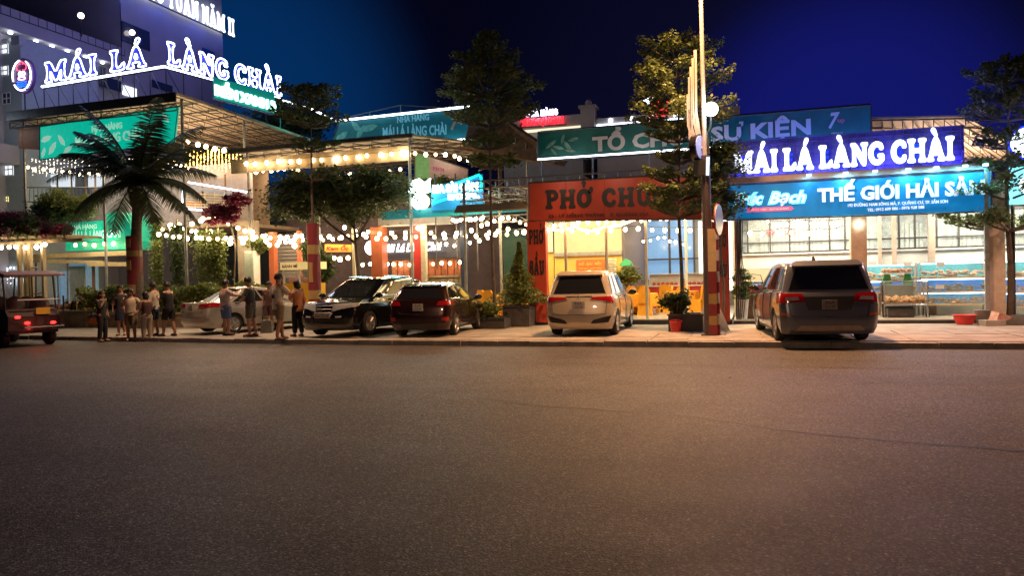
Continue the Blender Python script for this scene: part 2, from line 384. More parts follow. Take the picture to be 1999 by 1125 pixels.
# ================================================================== THE GROUND
KL = [(60, -.4), (-8, 0), (-14, .35), (-22, 1.25), (-32, 2.6), (-70, 9)]       # kerb line
def kerb_y(x):
    for (xa, ya), (xb, yb) in zip(KL, KL[1:]):
        if xb <= x <= xa: return ya+(yb-ya)*(xa-x)/(xa-xb)
    return 0
b = MB(); b.quad((-300, -300, -.004), (300, -300, -.004), (300, 300, -.004), (-300, 300, -.004))
tag(b.build('ground', CONC), kind='structure')
b = MB(); b.quad((-120, -45, 0), (120, -45, 0), (120, 3, 0), (-120, 14, 0)); tag(b.build('road', ASPH), kind='structure')
b = MB(); top = [(x, y+.24) for x, y in KL]
rd = bpy.data.objects['road']
for pts_, w_ in (([(-4.5, -7.2), (-2.6, -8.0), (-.9, -8.3), (.8, -9.2), (2.6, -9.6), (5, -10.4)], .035), ([(-14, -3.2), (-9, -3.5), (-3, -3.3), (4, -3.6), (10, -3.4)], .02), ([(-9.5, -10.5), (-8.2, -9.2), (-7.9, -8.0), (-6.8, -7.1)], .02), ([(1.5, -5.2), (4.5, -5.4), (8, -5.1)], .03)):
    fine = []
    for (xa, ya), (xb, yb) in zip(pts_, pts_[1:]):
        for i in range(10): f = i/10; fine.append((xa+(xb-xa)*f+random.uniform(-.04, .04), ya+(yb-ya)*f+random.uniform(-.035, .035), w_*random.uniform(.3, 1.2)))
    s = MB()
    for (xa, ya, wa), (xb, yb, wb_) in zip(fine, fine[1:]): s.quad((xa, ya-wa, .004), (xb, yb-wb_, .004), (xb, yb+wb_, .004), (xa, ya+wa, .004))
    s.build('crack_seal', mat('tar_seal', (.016, .015, .015), .55, var=.3), rd)
P = [(x, y, .115) for x, y in top]+[(-70, 60, .115), (60, 60, .115)]
b.prism(P, (0, 0, -.11)); pav = tag(b.build('pavement', CONC), kind='structure')
# kerb: real stones with open joints
kb = MB(); kb.prism([(x, y+.03, .09) for x, y in KL]+[(x, y+.20, .09) for x, y in KL[::-1]], (0, 0, -.1))
kerb = tag(kb.build('kerb', KERBM), kind='structure')
x = 10.0; k = 0
while x > -36:
    L = random.uniform(.82, 1.05) if x > -8 else random.uniform(.9, 1.1)
    xa, xb = x, x-L+.02; ya, yb = kerb_y(xa), kerb_y(xb); j = random.uniform(-.024, .02); h = .125+random.uniform(-.014, .01)
    s = MB(); s.prism([(xa, ya+j, h), (xb, yb+j, h), (xb, yb+.235+j, h), (xa, ya+.235+j, h)], (0, 0, -.13)); s.build('kerb_stone', KERBM, kerb); x -= L
# cracked paving slabs round the lamp pole and behind the kerb
def slab(poly, h=.134): s = MB(); s.prism([(x, y, h) for x, y in poly], (0, 0, -.03)); s.build('paving_slab', CONC, pav)
gx = [-9.2, -8.0, -6.9, -5.6, -4.4, -3.3, -2.2, -1.35, -.55, .3, 1.2, 2.3, 3.4, 4.6, 5.7, 6.9, 8.2]
for i in range(len(gx)-1):
    for j, (ya, yb) in enumerate([(.28, 1.15), (1.18, 2.2), (2.23, 3.4)]):
        q = [random.uniform(-.07, .07) for _ in range(4)]
        slab([(gx[i]+.012+q[0]*j*.3, ya), (gx[i+1]-.012, ya), (gx[i+1]-.012, yb), (gx[i]+.012+q[0]*j*.3, yb)], .130+random.uniform(-.003, .006))
# raised dining floors with a dark riser
def floor(name, x0, x1, y0, y1, z=.27, m=FLOORM):
    s = MB(); s.bb((x0, y0, z-.03), (x1, y1, z)); o = tag(s.build(name, m), kind='structure')
    r = MB(); r.bb((x0, y0+.04, .1), (x1, y0+.30, z-.032)); r.build('floor_riser', STEEL, o); return o
fl = floor('floor', -6.9, -.45, 6.0, 20)
for i in range(10):
    for j in range(4):
        s = MB(); s.bb((-6.85+i*.64, 6.02+j*1.0, .271), (-6.22+i*.64, 7.01+j*1.0, .277)); s.build('floor_tile', FLOORM, fl)
floor('floor_seafood_shop', -.40, 14, 6.0, 20, .24)
floor('floor_garden', -13.8, -6.95, 6.3, 24, .26)
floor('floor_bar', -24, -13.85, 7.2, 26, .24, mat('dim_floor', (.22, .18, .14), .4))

# ================================================================== SEAFOOD SHOP (right)
Y = 6.0
shop = thing('seafood_shop', 'glass fronted seafood shop with white panels and fish tanks under the blue sign', 'restaurant', (3.5, 8.5, .12))
gm = MB(); gm.bb((-.2, 8.46, 1.78), (9.5, 8.56, 2.22)); gm.build('white_panel', mat('white_board', (.8, .78, .72), .4, var=.05), shop, w=True)
gm = MB(); gm.bb((-.2, 8.46, .24), (9.5, 8.56, 1.76)); gm.build('lower_wall', CREAM, shop, w=True)
frm = MB()
zt, zb, zm = 3.42, 2.30, 2.62
for x in (0.05, .75, 1.35, 1.95, 2.55, 3.0, 3.45, 4.0, 4.55, 5.0, 5.6, 6.2, 6.9, 7.5, 8.1, 8.8, 9.4):
    s = MB(); s.bb((x-.022, 8.42, zb), (x+.022, 8.50, zt)); s.build('mullion', STEEL, shop, w=True)
for z in (zb, zm, zt):
    s = MB(); s.bb((-.1, 8.40, z-.025), (9.5, 8.415, z+.025)); s.build('window_rail', STEEL, shop, w=True)
s = MB(); s.bb((-.2, 8.38, 2.225), (9.5, 8.6, 2.27)); s.build('sill', WHITEP, shop, w=True)
GL = mat('shop_glass', (.75, .85, .85), .03, var=0, spec=.8, alpha=.16)
xs = [0.05, .75, 1.35, 1.95, 2.55, 3.0, 3.45, 4.0, 4.55, 5.0, 5.6, 6.2, 6.9, 7.5, 8.1, 8.8, 9.4]
for i in range(len(xs)-1):
    for za, zb_ in ((2.30, 2.60), (2.645, 3.40)):
        s = MB(); s.bb((xs[i]+.025, 8.45, za), (xs[i+1]-.025, 8.458, zb_)); s.build('pane', GL, shop, w=True)
s = MB(); s.bb((-.2, 14.0, .24), (12, 14.1, 4.0)); s.build('back_wall', mat('room_wall', (.40, .46, .43), .6, col2=(.72, .74, .66), var=.5, scale=2.6), shop, w=True)  # mottled wall colour imitates the greenish reflections in the shop windows
s = MB(); s.bb((-.42, 6.1, 3.95), (12, 14.1, 4.05)); s.build('ceiling', WHITEP, shop, w=True)
s = MB(); s.bb((-.42, 8.6, .24), (-.32, 14.1, 4.0)); s.build('side_wall', CREAM, shop, w=True)
# room furniture seen through the panes: shelves and curtains
for i, x in enumerate((.6, 1.9, 3.6, 5.3, 7.2)):
    s = MB()
    for q in range(7): s.box((x+q*.16, 13.9, 2.6), (.12, .06, 1.5+.1*(q % 2)))
    s.build('curtain', mat('pale_curtain', (.55, .58, .5), .8, var=.3), shop, w=True)
for x in (.8, 2.1, 4.1, 5.6, 7.6, 8.8):
    s = MB(); s.bb((x-.5, 11.3, 3.86), (x+.5, 11.6, 3.92)); s.build('ceiling_light', em('fluorescent', (1, .96, .86), 16), shop, w=True)
for x, w_, c, yc in ((3.1, .42, WOOD, 6.25), (-.28, .16, GALV, 6.25), (5.38, .18, WOOD, 8.12), (4.36, .12, WOOD, 8.2), (3.95, .10, WOOD, 8.2)):
    s = MB(); s.bb((x-w_/2+.02, yc, .24), (x+w_/2+.02, yc+w_, 3.94)); s.build('column', mat('beige_column', (.42, .33, .27), .6) if c is WOOD else c, shop, w=True)
s = MB(); s.bb((6.35, 6.0, .12), (6.72, 6.4, 3.95)); s.build('column', mat('pale_column', (.55, .48, .38), .6), shop, w=True)
s = MB(); s.bb((6.22, 5.92, .12), (6.33, 6.02, 4.4)); s.build('post', GALV, shop, w=True)
for x in (3.12, 6.6):
    s = MB(); s.ball((x, 6.16, 2.98), .07, 10, 6, (1, 1, 1.5)); s.build('wall_lamp', em('wall_lamp', (1, .80, .52), 30), shop, w=True)
s = MB()
for i in range(14): s.bar((-.4+i*.9, 6.05, 4.42), (-.4+i*.9, 14, 4.6), .03)
for y in (6.1, 8, 10, 12, 14): s.bar((-.4, y, 4.5), (12, y, 4.5), .03)
s.build('roof_frame', STEEL, shop, w=True)
text('PHÒNG', at(1495, 459, 8.38), at(1520, 458, 8.38), .14, 'lettering', mat('red_vinyl', (.6, .03, .05), .5, emit=(1, .05, .05), es=.5, var=0), shop, .006, .01, lift=.0)
text('LẠNH', at(1533, 458, 8.38), at(1553, 457, 8.38), .14, 'lettering', MATS['red_vinyl'], shop, .006, .01, lift=.0)
lamp('shop_ceiling_glow', 'AREA', (2.2, 7.2, 3.9), 340, (1, .86, .64), 3.6, (2.2, 7.4, 0), 1.2)
lamp('shop_ceiling_glow', 'AREA', (7.2, 7.2, 3.9), 440, (1, .88, .68), 3.6, (7.2, 7.4, 0), 1.2)
lamp('room_glow', 'AREA', (4, 11.5, 3.8), 240, (.95, .97, .95), 8, (4, 11.5, 0), 3)

# the blue lit sign board
def board(name, label, cat, px0, py0, px1, py1, px2, py2, px3, py3, Y, m, th=.14, frame=STEEL, group=None, fr=.05):
    """corner pixels: top-left, top-right, bottom-right, bottom-left of a board in the plane y = Y"""
    A, B, C, D = at(px0, py0, Y), at(px1, py1, Y), at(px2, py2, Y), at(px3, py3, Y)
    t = thing(name, label, cat, tuple((C+D)/2), 0, group)
    s = MB(); s.prism([A, B, C, D], (0, th, 0)); s.build('panel', m, t, w=True)
    s = MB()
    if fr:
        for p, q in ((A, B), (B, C), (C, D), (D, A)):
            p_, q_ = p+Vector((0, -.012, 0)), q+Vector((0, -.012, 0)); s.bar(p_, q_, fr*.5)
        s.build('frame', frame, t, w=True)
    return t, A, B, C, D
def lerp(a, b, t): return a+(b-a)*t
def grid(A, B, C, D, u, v, dy=0):       # u to the right, v up, on a board
    p = lerp(lerp(D, C, u), lerp(A, B, u), v); return Vector((p.x, p.y+dy, p.z))
SEA = mat('blue_flex', (.01, .16, .42), .45, bump=1.0, bscale=2.2, emit=(.0, .16, .42), es=.75, var=.25, scale=1.3)
t, A, B, C, D = board('sign_board', 'long blue seafood sign with a pink-ribboned script logo at its left end', 'sign', 1418, 362, 1935, 333, 1935, 413, 1418, 430, 5.95, SEA)
def on(t, A, B, C, D, s, u0, u1, v, h, m, **k): return text(s, grid(A, B, C, D, u0, v), grid(A, B, C, D, u1, v), h, 'lettering', m, t, **k)
WHT = mat('white_letters', (.8, .82, .85), .4, var=0, emit=(.65, .85, 1), es=.55)
text('THẾ GIỚI HẢI SẢN', at(1596, 394, 5.93), at(1922, 378, 5.93), .38, 'lettering', WHT, t, bold=.045)
text('192 ĐƯỜNG NAM SÔNG MÃ, P. QUẢNG CƯ, TP. SẦM SƠN', at(1655, 404, 5.93), at(1850, 396, 5.93), .085, 'lettering', WHT, t, bold=.02)
text('TEL: 0912 609 086 - 0976 928 588', at(1693, 413, 5.93), at(1804, 407, 5.93), .085, 'lettering', WHT, t, bold=.02)
CY = mat('cyan_outline', (.2, .75, .85), .4, var=0, emit=(.2, .9, 1), es=1.1)
text('Trúc', at(1431, 400, 5.93), at(1492, 398, 5.93), .36, 'lettering', CY, t, bold=.07, shear=.35, lift=.004, depth=.01); text('Bạch', at(1498, 398, 5.93), at(1575, 395, 5.93), .36, 'lettering', CY, t, bold=.07, shear=.35, lift=.004, depth=.01)
INK = mat('deep_teal_ink', (.01, .12, .2), .5, var=0)
text('Trúc', at(1435, 399, 5.93), at(1489, 397, 5.93), .32, 'lettering', WHT, t, bold=.015, shear=.35, lift=.02, depth=.01); text('Bạch', at(1502, 397, 5.93), at(1572, 394, 5.93), .32, 'lettering', WHT, t, bold=.015, shear=.35, lift=.02, depth=.01)
s = MB(); q = [at(a_, b_, 5.935) for a_, b_ in ((1455, 415), (1545, 411), (1550, 407), (1545, 403), (1455, 406), (1460, 411))]; s.prism(q, (0, .01, 0))
s.build('ribbon', mat('pink_ribbon', (.75, .15, .32), .5, var=0, emit=(.8, .12, .3), es=.5), t, w=True)
text('SINCE 1989 - RESTAURANT', at(1466, 412, 5.93), at(1540, 409, 5.93), .055, 'lettering', WHT, t, lift=.022, depth=.004)
for u in (.33, .47, .58, .70, .80, .90, .97):      # back-lit tubes glowing through the flex: bright lamps fixed above the board
    p = grid(A, B, C, D, u, 1.12, -.28); s = MB(); s.bb((p.x-.06, p.y-.04, p.z-.03), (p.x+.06, p.y+.04, p.z+.03)); s.build('flood_lamp', em('flood_lamp', (.5, .95, 1), 4), t, w=True)
    lamp('sign_flood', 'AREA', (p.x, p.y, p.z-.04), 16 if u in (.47, .70, .80, .90) else 5, (.25, .85, 1), .12, (p.x, p.y+.25, p.z-.7))
s = MB(); s.bb((A.x, 5.98, A.z+.05), (B.x+.1, 6.3, A.z+.22)); s.build('gutter', mat('pale_gutter', (.45, .38, .4), .4), t, w=True)

# neon sign above it: big rounded letters in front of a lattice
LAT = mat('lattice_back', (.10, .10, .13), .7, var=.5, scale=3)
t = thing('neon_sign', 'large white neon letters on a blue-lit lattice above the blue seafood sign', 'sign', (2.7, 6.6, 4.5))
s = MB(); s.bb((-.55, 6.72, 4.55), (5.95, 6.76, 5.72)); s.build('backing', LAT, t, w=True)
s = MB()
for i in range(27): s.bar((-.5+i*.245, 6.69, 4.55), (-.5+i*.245, 6.69, 5.72), .012)
for i in range(9): s.bar((-.55, 6.67, 4.56+i*.143), (5.95, 6.67, 4.56+i*.143), .012)
s.build('lattice', mat('lattice_bars', (.14, .14, .2), .5, .3), t, w=True)
LW = em('neon_white_face', (.78, .84, 1.0), 3.2)
sign_letters('MÁI LÁ LÀNG CHÀI', at(1433, 341, 6.55), at(1860, 313, 6.55), .66, t, LW, BLUEB, fat=.03, gap=.05, space=.30, depth=.08, lift=.07)
on2 = text('192 ĐƯỜNG NAM SÔNG MÃ - P. QUẢNG CƯ - TP. SẦM SƠN - THANH HÓA', at(1487, 342, 6.6), at(1700, 331, 6.6), .08, 'lettering', mat('dim_blue_print', (.2, .3, .6), .5, var=0), t, .01)
for x in (.6, 2.2, 3.9, 5.5):       # blue wash along the lattice, as behind the letters
    lamp('sign_blue_wash', 'AREA', (x, 6.35, 4.62), 30, (.07, .05, 1), .9, (x, 6.72, 5.3), .08)
for x in (.6, 2.2, 3.8, 5.4): lamp('sign_street_spill', 'AREA', (x, 6.2, 5.2), 17, (.55, .36, 1), .5, (x, -8, 0)); lamp('added_blue_fill', 'POINT', (x, 6.15, 5.3), 12, (.06, .08, 1), .15); lamp('added_blue_fill', 'POINT', (x-.3, 7.5, 5.85), 60, (.03, .16, 1), .15)  # blue points are added without any fixture, to tint the banner and sign

# banner over both restaurants
BAN = mat('green_banner', (.008, .13, .10), .5, bump=1.0, bscale=2.2, var=.18, scale=1.5)
t, A, B, C, D = board('banner', 'long green event banner with cream capitals and tropical leaves, LED strip below', 'banner', 1050, 258, 1700, 205, 1700, 264, 1050, 309, 9, BAN, .05)
CRM = mat('cream_print', (.66, .60, .50), .5, var=.05)
text('TỔ CHỨC SỰ KIỆN', at(1157, 295, 8.97), at(1583, 261, 8.97), .50, 'lettering', CRM, t, bold=.04)
text('7', at(1617, 250, 8.97), at(1640, 248, 8.97), .50, 'lettering', CRM, t, bold=.03, shear=.3)
text('up', at(1635, 239, 8.97), at(1649, 238, 8.97), .14, 'lettering', mat('pink_print', (.7, .2, .25), .5, var=0), t, .02, .03)
text('PEPSICO', at(1623, 262, 8.97), at(1645, 260, 8.97), .05, 'lettering', CRM, t)
lf = MB()
for cx, cz, a, l, w_ in ((.045, .5, .6, .5, .16), (.07, .35, -.3, .45, .14), (.085, .68, 1.3, .4, .12), (.10, .4, 2.2, .5, .16), (.12, .62, .2, .4, .14), (.055, .2, -.9, .35, .12), (.11, .2, -.2, .4, .12)):
    p = grid(A, B, C, D, cx, cz, -.02); d = Vector((math.cos(a), 0, math.sin(a))); n = Vector((-d.z, 0, d.x))
    lf.prism([p-d*l*.5, p-d*l*.15+n*w_*.5, p+d*l*.25+n*w_*.35, p+d*l*.5, p+d*l*.2-n*w_*.4, p-d*l*.2-n*w_*.4], (0, .008, 0))
lf.build('leaf_print', mat('leaf_print', (.16, .28, .20), .5, var=.5, scale=4), t, w=True)
t2 = thing('led_strip', 'straight white LED strip along the bottom edge of the green event banner', 'light strip', tuple(D))
s = MB(); s.bar(D+Vector((0, -.05, -.05)), C+Vector((.1, -.05, -.05)), .03, 6); s.build('tube', LED, t2, w=True)
s = MB(); s.bar(D+Vector((0, .0, -.05)), C+Vector((.1, 0, -.05)), .025, 4); s.build('channel', GALV, t2, w=True)
s = MB()
for x in (-7.1, -5.2, -3.2, -1.2, .8, 2.6, 3.85): s.bar((x, 9.08, 3.9), (x, 9.08, 7.0), .035)
s.bar((-7.1, 9.08, 7.0), (3.9, 9.08, 7.0), .03); s.bar((-7.1, 9.08, 5.9), (3.9, 9.08, 5.9), .03)
s.build('scaffold', STEEL, t, w=True)
for x in (-6, -3.6, -1.2): lamp('banner_fill', 'AREA', (x, 7.9, 5.7), 6, (.9, .95, 1), .5, (x, 9, 6.6))

# tan awning roof right of the banner
def roof_slab(name, label, cat, corners, th, m, beams=6, ribs=12, bm=STEEL, group=None, posts=()):
    """corners front-left, front-right, back-right, back-left; sheeting with purlins and beams underneath"""
    A, B, C, D = [Vector(c) for c in corners]; t = thing(name, label, cat, tuple((A+B)/2), 0, group)
    s = MB(); s.prism([A, B, C, D], (0, 0, th)); s.build('roof_sheet', m, t, w=True)
    for i in range(beams+1):
        s = MB(); p, q = lerp(A, B, i/beams), lerp(D, C, i/beams); d = Vector((0, 0, -.10)); s.truss(p+d, q+d, .22, .022, .9); s.build('truss', bm, t, w=True)
    for i in range(ribs+1):
        s = MB(); p, q = lerp(A, D, i/ribs), lerp(B, C, i/ribs); d = Vector((0, 0, -.05)); s.bar(p+d, q+d, .03); s.build('purlin', bm, t, w=True)
    for p in posts:
        s = MB(); s.bar((p[0], p[1], p[3] if len(p) > 3 else .12), (p[0], p[1], p[2]), .06, 6); s.build('post', GALV, t, w=True)
    return t
roof_slab('awning_roof', 'tan sheet roof glowing from below right of the blue end of the banner', 'roof', [at(1702, 232, 10.5), at(1885, 228, 10.5), at(2060, 330, 15), at(1702, 310, 16)], .06, TAN, 9, 6)
lamp('awning_glow', 'AREA', (7, 12.5, 4.6), 330, (1, .7, .48), 3, (7, 13.0, 8), 2)

# emblem discs at the right edge
for (x, z, r, lab, m2) in ((7.25, 4.98, .42, 'round white glowing emblem box at the right edge above the tank sign', em('emblem_white', (.8, .95, 1), 4)),):
    t = thing('emblem_sign', lab, 'sign', (x, 6, z)); s = MB(); s.lathe((x, 5.9, z), [(r, 0), (r, .12)], 24, 'y'); s.build('light_disc', m2, t, w=True)
    s = MB(); s.path([(x+r*1.04*math.cos(a*PI/12), 5.89, z+r*1.04*math.sin(a*PI/12)) for a in range(24)], .03, 5, closed=True); s.build('rim', BLUEB, t, w=True)
    s = MB(); s.bar((x, 6.1, .2), (x, 6.1, z+.2), .05); s.build('post', STEEL, t, w=True)
t = thing('light_box', 'cyan glowing light box under the round emblem at the right edge', 'sign', (7.6, 6, 3.4))
s = MB(); s.bb((6.85, 5.95, 3.35), (8.6, 6.1, 4.35)); s.build('light_panel', mat('cyan_lightbox', (.1, .5, .6), .5, emit=(.25, .85, 1), es=1.6, var=.2), t, w=True)
s = MB(); s.lathe((7.35, 5.93, 3.85), [(.3, 0), (.3, .03)], 20, 'y'); s.build('badge', em('badge_white', (.9, 1, 1), 3), t, w=True)
s = MB(); s.bar((6.95, 6.14, .2), (6.95, 6.14, 4.3), .05); s.bar((8.4, 6.14, .2), (8.4, 6.14, 4.3), .05); s.build('post', STEEL, t, w=True)

# ================================================================== NOODLE RESTAURANT (centre)
res = thing('noodle_restaurant', 'open fronted noodle restaurant under the long orange-red sign', 'restaurant', (-3.6, 6, .12))
s = MB(); s.bb((-6.9, 9.9, .27), (-4.35, 10.0, 2.45)); s.build('lower_wall', YELLOWW, res, w=True)
s = MB(); s.bb((-6.9, 9.92, 2.47), (-4.35, 10.0, 4.3)); s.build('upper_wall', CREAM, res, w=True)
s = MB(); s.bb((-6.9, 9.80, 2.42), (-4.35, 9.9, 2.56)); s.build('ledge', GALV, res, w=True)
s = MB(); s.bb((-4.34, 9.9, .27), (-4.24, 16.0, 4.3)); s.build('return_wall', mat('dark_room_wall', (.16, .14, .17), .7), res, w=True)
s = MB(); s.bb((-4.3, 15.9, .27), (-.3, 16.0, 4.6)); s.build('back_wall', mat('grey_room_wall', (.28, .27, .24), .7), res, w=True)
s = MB(); s.bb((-7.0, 6.1, 4.62), (-.44, 16, 4.68)); s.build('ceiling', mat('ceiling_sheet', (.45, .42, .36), .7), res, w=True)
for x0, x1, z0, z1 in ((-4.2, -3.25, 2.35, 4.0), (-3.15, -2.2, 2.35, 4.0), (-4.2, -3.25, 1.45, 2.28), (-3.15, -2.2, 1.45, 2.28)):
    s = MB(); s.bb((x0, 15.78, z0), (x1, 15.86, z1)); s.build('window_pane', mat('blue_pane', (.15, .3, .5), .1, emit=(.25, .5, .9), es=.55, var=.1), res, w=True)
for x in (-4.24, -3.2, -2.15, -1.5):
    s = MB(); s.bb((x-.04, 15.7, .9), (x+.04, 15.77, 4.1)); s.build('window_frame', STEEL, res, w=True)
s = MB(); s.bb((-4.3, 15.62, 2.28), (-1.1, 15.69, 2.35)); s.build('window_frame', STEEL, res, w=True)
for x0, x1 in ((-1.95, -1.55), (-1.35, -.55)):
    s = MB(); s.bb((x0, 15.55, .9), (x1, 15.6, 3.9)); s.build('lit_panel', em('bright_window', (1, .95, .8), 2.2), res, w=True)
for x in (-6.42, -5.62, -4.28, -3.02, -1.95, -1.1):
    s = MB(); s.bar((x, 6.35 if x < -3 else 8.5, .27), (x, 6.35 if x < -3 else 8.5, 4.6), .05, 6); s.build('post', mat('cream_post', (.6, .52, .38), .5), res, w=True)
s = MB(); s.bb((-6.05, 9.82, 1.85), (-4.98, 9.88, 2.28)); s.build('menu_banner', mat('menu_orange', (.75, .16, .05), .5), res, w=True)
text('PHỞ - BÚN - MIẾN', (-5.95, 9.81, 2.06), (-5.1, 9.81, 2.06), .1, 'lettering', mat('yellow_print', (.85, .6, .1), .5, var=0), res, .006, .02, lift=.004)
text('BÚN CHẢ - CƠM RANG', (-5.95, 9.81, 1.92), (-5.1, 9.81, 1.92), .06, 'lettering', MATS['yellow_print'], res, .006, .01, lift=.004)
s = MB(); s.bb((-4.9, 9.82, 1.55), (-4.55, 9.88, 2.3)); s.build('menu_card', mat('menu_paper', (.75, .68, .5), .6), res, w=True)
text('THỰC ĐƠN', (-4.86, 9.81, 2.2), (-4.59, 9.81, 2.2), .035, 'lettering', BLACKP, res, .004, .01, lift=.004)
for i in range(8):
    s = MB(); s.bb((-4.85, 9.812, 2.1-i*.065), (-4.85+.22+.05*(i % 3), 9.818, 2.12-i*.065)); s.build('menu_line', BLACKP, res, w=True)
s = MB(); s.bb((-6.2, 9.7, .27), (-4.9, 9.86, 1.75))
for i in range(4): s.bb((-6.2, 9.55, .5+i*.36), (-4.9, 9.7, .54+i*.36))
s.build('shelf', mat('shelf_wood', (.45, .33, .14), .6), res, w=True)
lamp('noodle_glow', 'AREA', (-5.4, 7.8, 4.5), 150, (1, .74, .36), 2.2, (-5.4, 8.2, 0), 2.2)
lamp('noodle_glow', 'AREA', (-2.2, 8.3, 4.5), 300, (1, .76, .38), 2.6, (-2.2, 9, 0), 4)
lamp('noodle_glow_back', 'AREA', (-2.4, 13.5, 4.4), 140, (1, .82, .55), 2.6, (-2.4, 13.5, 0), 2)
for p in ((-5.4, 7.8), (-2.2, 8.5), (-2.4, 13.5)):
    s = MB(); s.bb((p[0]-.6, p[1]-.05, 4.54), (p[0]+.6, p[1]+.05, 4.6)); s.build('ceiling_light', em('fluorescent', (1, .96, .86), 16), res, w=True)
t, A, B, C, D = board('sign_board', 'long orange-red noodle sign with big black slab capitals', 'sign', 1032, 357, 1420, 335, 1420, 427, 1032, 432, 5.9, ORANGE, .12)
sign_letters('PHỞ CHƯƠNG', grid(A, B, C, D, .095, .32), grid(A, B, C, D, .89, .32), .58, t, mat('black_letter', (.02, .02, .022), .4, var=0), fat=.03, gap=.14, depth=.02, lift=.004, space=.6)
on(t, A, B, C, D, '26 - LÝ HỒNG THĂNG   P. QUẢNG CƯ', .11, .62, .09, .10, MATS['black_letter'], bold=.01)
for u in (.2, .4, .6, .8):
    s = MB(); p, q = grid(A, B, C, D, u, 0, -.006), grid(A, B, C, D, u, 1, -.006); s.bar(p, q, .006); s.build('seam', mat('seam_red', (.35, .05, .03), .6, var=0), t, w=True)
for x in (-5.6, -3.9, -2.2): lamp('sign_warm', 'AREA', (x, 4.9, 4.9), 4.5, (1, .7, .5), .4, (x, 5.9, 4.1))
for lab, x0, x1, zt, lets in (('left red pillar board lettered in black beside the conical bush', -6.78, -6.16, 3.48, [('PHỞ', 2.75, .46), ('BẦU', 1.75, .46)]), ('right red pillar board standing behind the striped lamp pole', -.98, -.50, 3.22, [('PHỞ', 2.45, .38), ('BẦU', 1.55, .38)])):
    t = thing('pillar_board', lab, 'sign', ((x0+x1)/2, 5.9, .12), 0, 'red pillar boards of the noodle restaurant')
    s = MB(); s.bb((x0, 5.86, .2), (x1, 6.12, zt)); s.build('panel', ORANGE, t, w=True)
    for i in range(1, 4): s = MB(); s.bb((x0, 5.85, .2+i*.9), (x1, 5.858, .21+i*.9)); s.build('seam', STEEL, t, w=True)
    for w_, z, h in lets: sign_letters(w_, (x0+.07, 5.86, z), (x1-.07, 5.86, z), h, t, MATS['black_letter'], fat=.02, depth=.015, lift=.004)
# steel trusses over the garden and behind the orange sign
t = thing('canopy_frame', 'grey steel truss frame over the garden left of the orange sign', 'canopy frame', (-8.5, 7, .12))
for z, y in ((5.05, 6.9), (5.0, 8.6), (4.4, 7.2), (4.05, 9.5)):
    s = MB(); s.truss((-9.6 if z < 4.9 else -9.0, y, z), (-6.9 if z < 4.9 else -1.0, y, z), .26, .028, .42); s.build('truss', GALV, t, w=True)
for x in (-9.4, -8.5, -7.6, -6.95):
    s = MB(); s.truss((x, 6.6, 4.75), (x, 12, 4.95), .22, .022, .6); s.build('truss', GALV, t, w=True)
s = MB(); s.prism([(-9.6, 6.6, 4.0), (-6.9, 6.6, 4.0), (-6.9, 6.9, 4.25), (-9.6, 6.9, 4.25)], (0, 0, -.05)); s.build('eave', mat('eave_board', (.4, .36, .26), .6), t, w=True)
for x, y in ((-9.3, 6.8), (-7.0, 6.8), (-8.6, 8.6)):
    s = MB(); s.bar((x, y, .12), (x, y, 5), .055, 6); s.build('post', GALV, t, w=True)
s = MB(); s.bb((-7.9, 10.0, .3), (-6.95, 10.1, 2.6)); s.build('yellow_screen', YELLOWW, t, w=True)
s = MB(); s.bb((-9.6, 12.0, .26), (-7.9, 12.1, 3.6))
for i in range(16): s.bb((-9.6, 11.94, .4+i*.2), (-7.9, 12.0, .5+i*.2))
s.build('louvre_wall', mat('dark_green_louvre', (.02, .09, .06), .5), t, w=True)
s = MB(); s.bb((-7.6, 9.9, 2.6), (-6.95, 9.95, 4.0)); s.build('white_screen', mat('pale_screen', (.45, .55, .5), .6), t, w=True)
lamp('garden_glow', 'AREA', (-8.3, 8.6, 3.9), 90, (1, .8, .45), 1.5, (-8.3, 8.8, 0), 1.5)

# brown thatch roof behind tree three
t = thing('thatch_roof', 'brown sloping thatch roof between the teal banner and the green event banner', 'roof', (-8.5, 12, 6))
A_, B_, C_, D_ = atz(925, 262, 8.0), atz(1058, 330, 6.3), at(985, 330, 14), at(925, 300, 14)
s = MB(); s.prism([(-11.4, 13, 8.3), (-10.4, 13, 8.9), (-6.9, 11, 6.35), (-7.1, 11, 6.1), (-11.4, 12.2, 7.1)], (0, 1.6, .1)); s.build('thatch', mat('thatch', (.20, .12, .07), .9, var=.45, scale=5, bump=.8), t, w=True)
s = MB()
for i in range(9): s.bar((-10.9+i*.5, 12.9-i*.25, 8.55-i*.29), (-10.9+i*.5, 12.2-i*.12, 6.9-i*.1), .04)
s.build('rafter', WOOD, t, w=True)
# restaurant with rooftop letters far behind
t = thing('far_restaurant', 'grey flat roofed restaurant with glowing cornice far behind the green banner', 'building', (-7, 25, 0))
s = MB(); s.bb((-13.7, 25, 0), (-8.9, 34, 10.25)); s.build('wall', GREYW, t, w=True)
s = MB(); s.bb((-13.9, 24.7, 10.3), (-8.75, 34, 10.95)); s.build('parapet', GREYW, t, w=True)
s = MB(); s.bb((-13.85, 24.62, 10.12), (-8.8, 24.68, 10.28)); s.build('cornice_light', em('cornice_glow', (1, .85, .6), 1.2), t, w=True)
s = MB(); s.bb((-8.9, 24.6, 9.3), (-8.1, 25.4, 11.25)); s.bb((-9.0, 24.5, 11.25), (-8.0, 25.5, 11.4)); s.ball((-8.5, 25, 11.6), .2); s.build('pier', GREYW, t, w=True)
s = MB(); s.bb((-8.05, 25, 0), (-.2, 34, 10.3)); s.bb((-8.05, 24.8, 10.3), (-.2, 34, 10.62)); s.build('wing', GREYW, t, w=True)
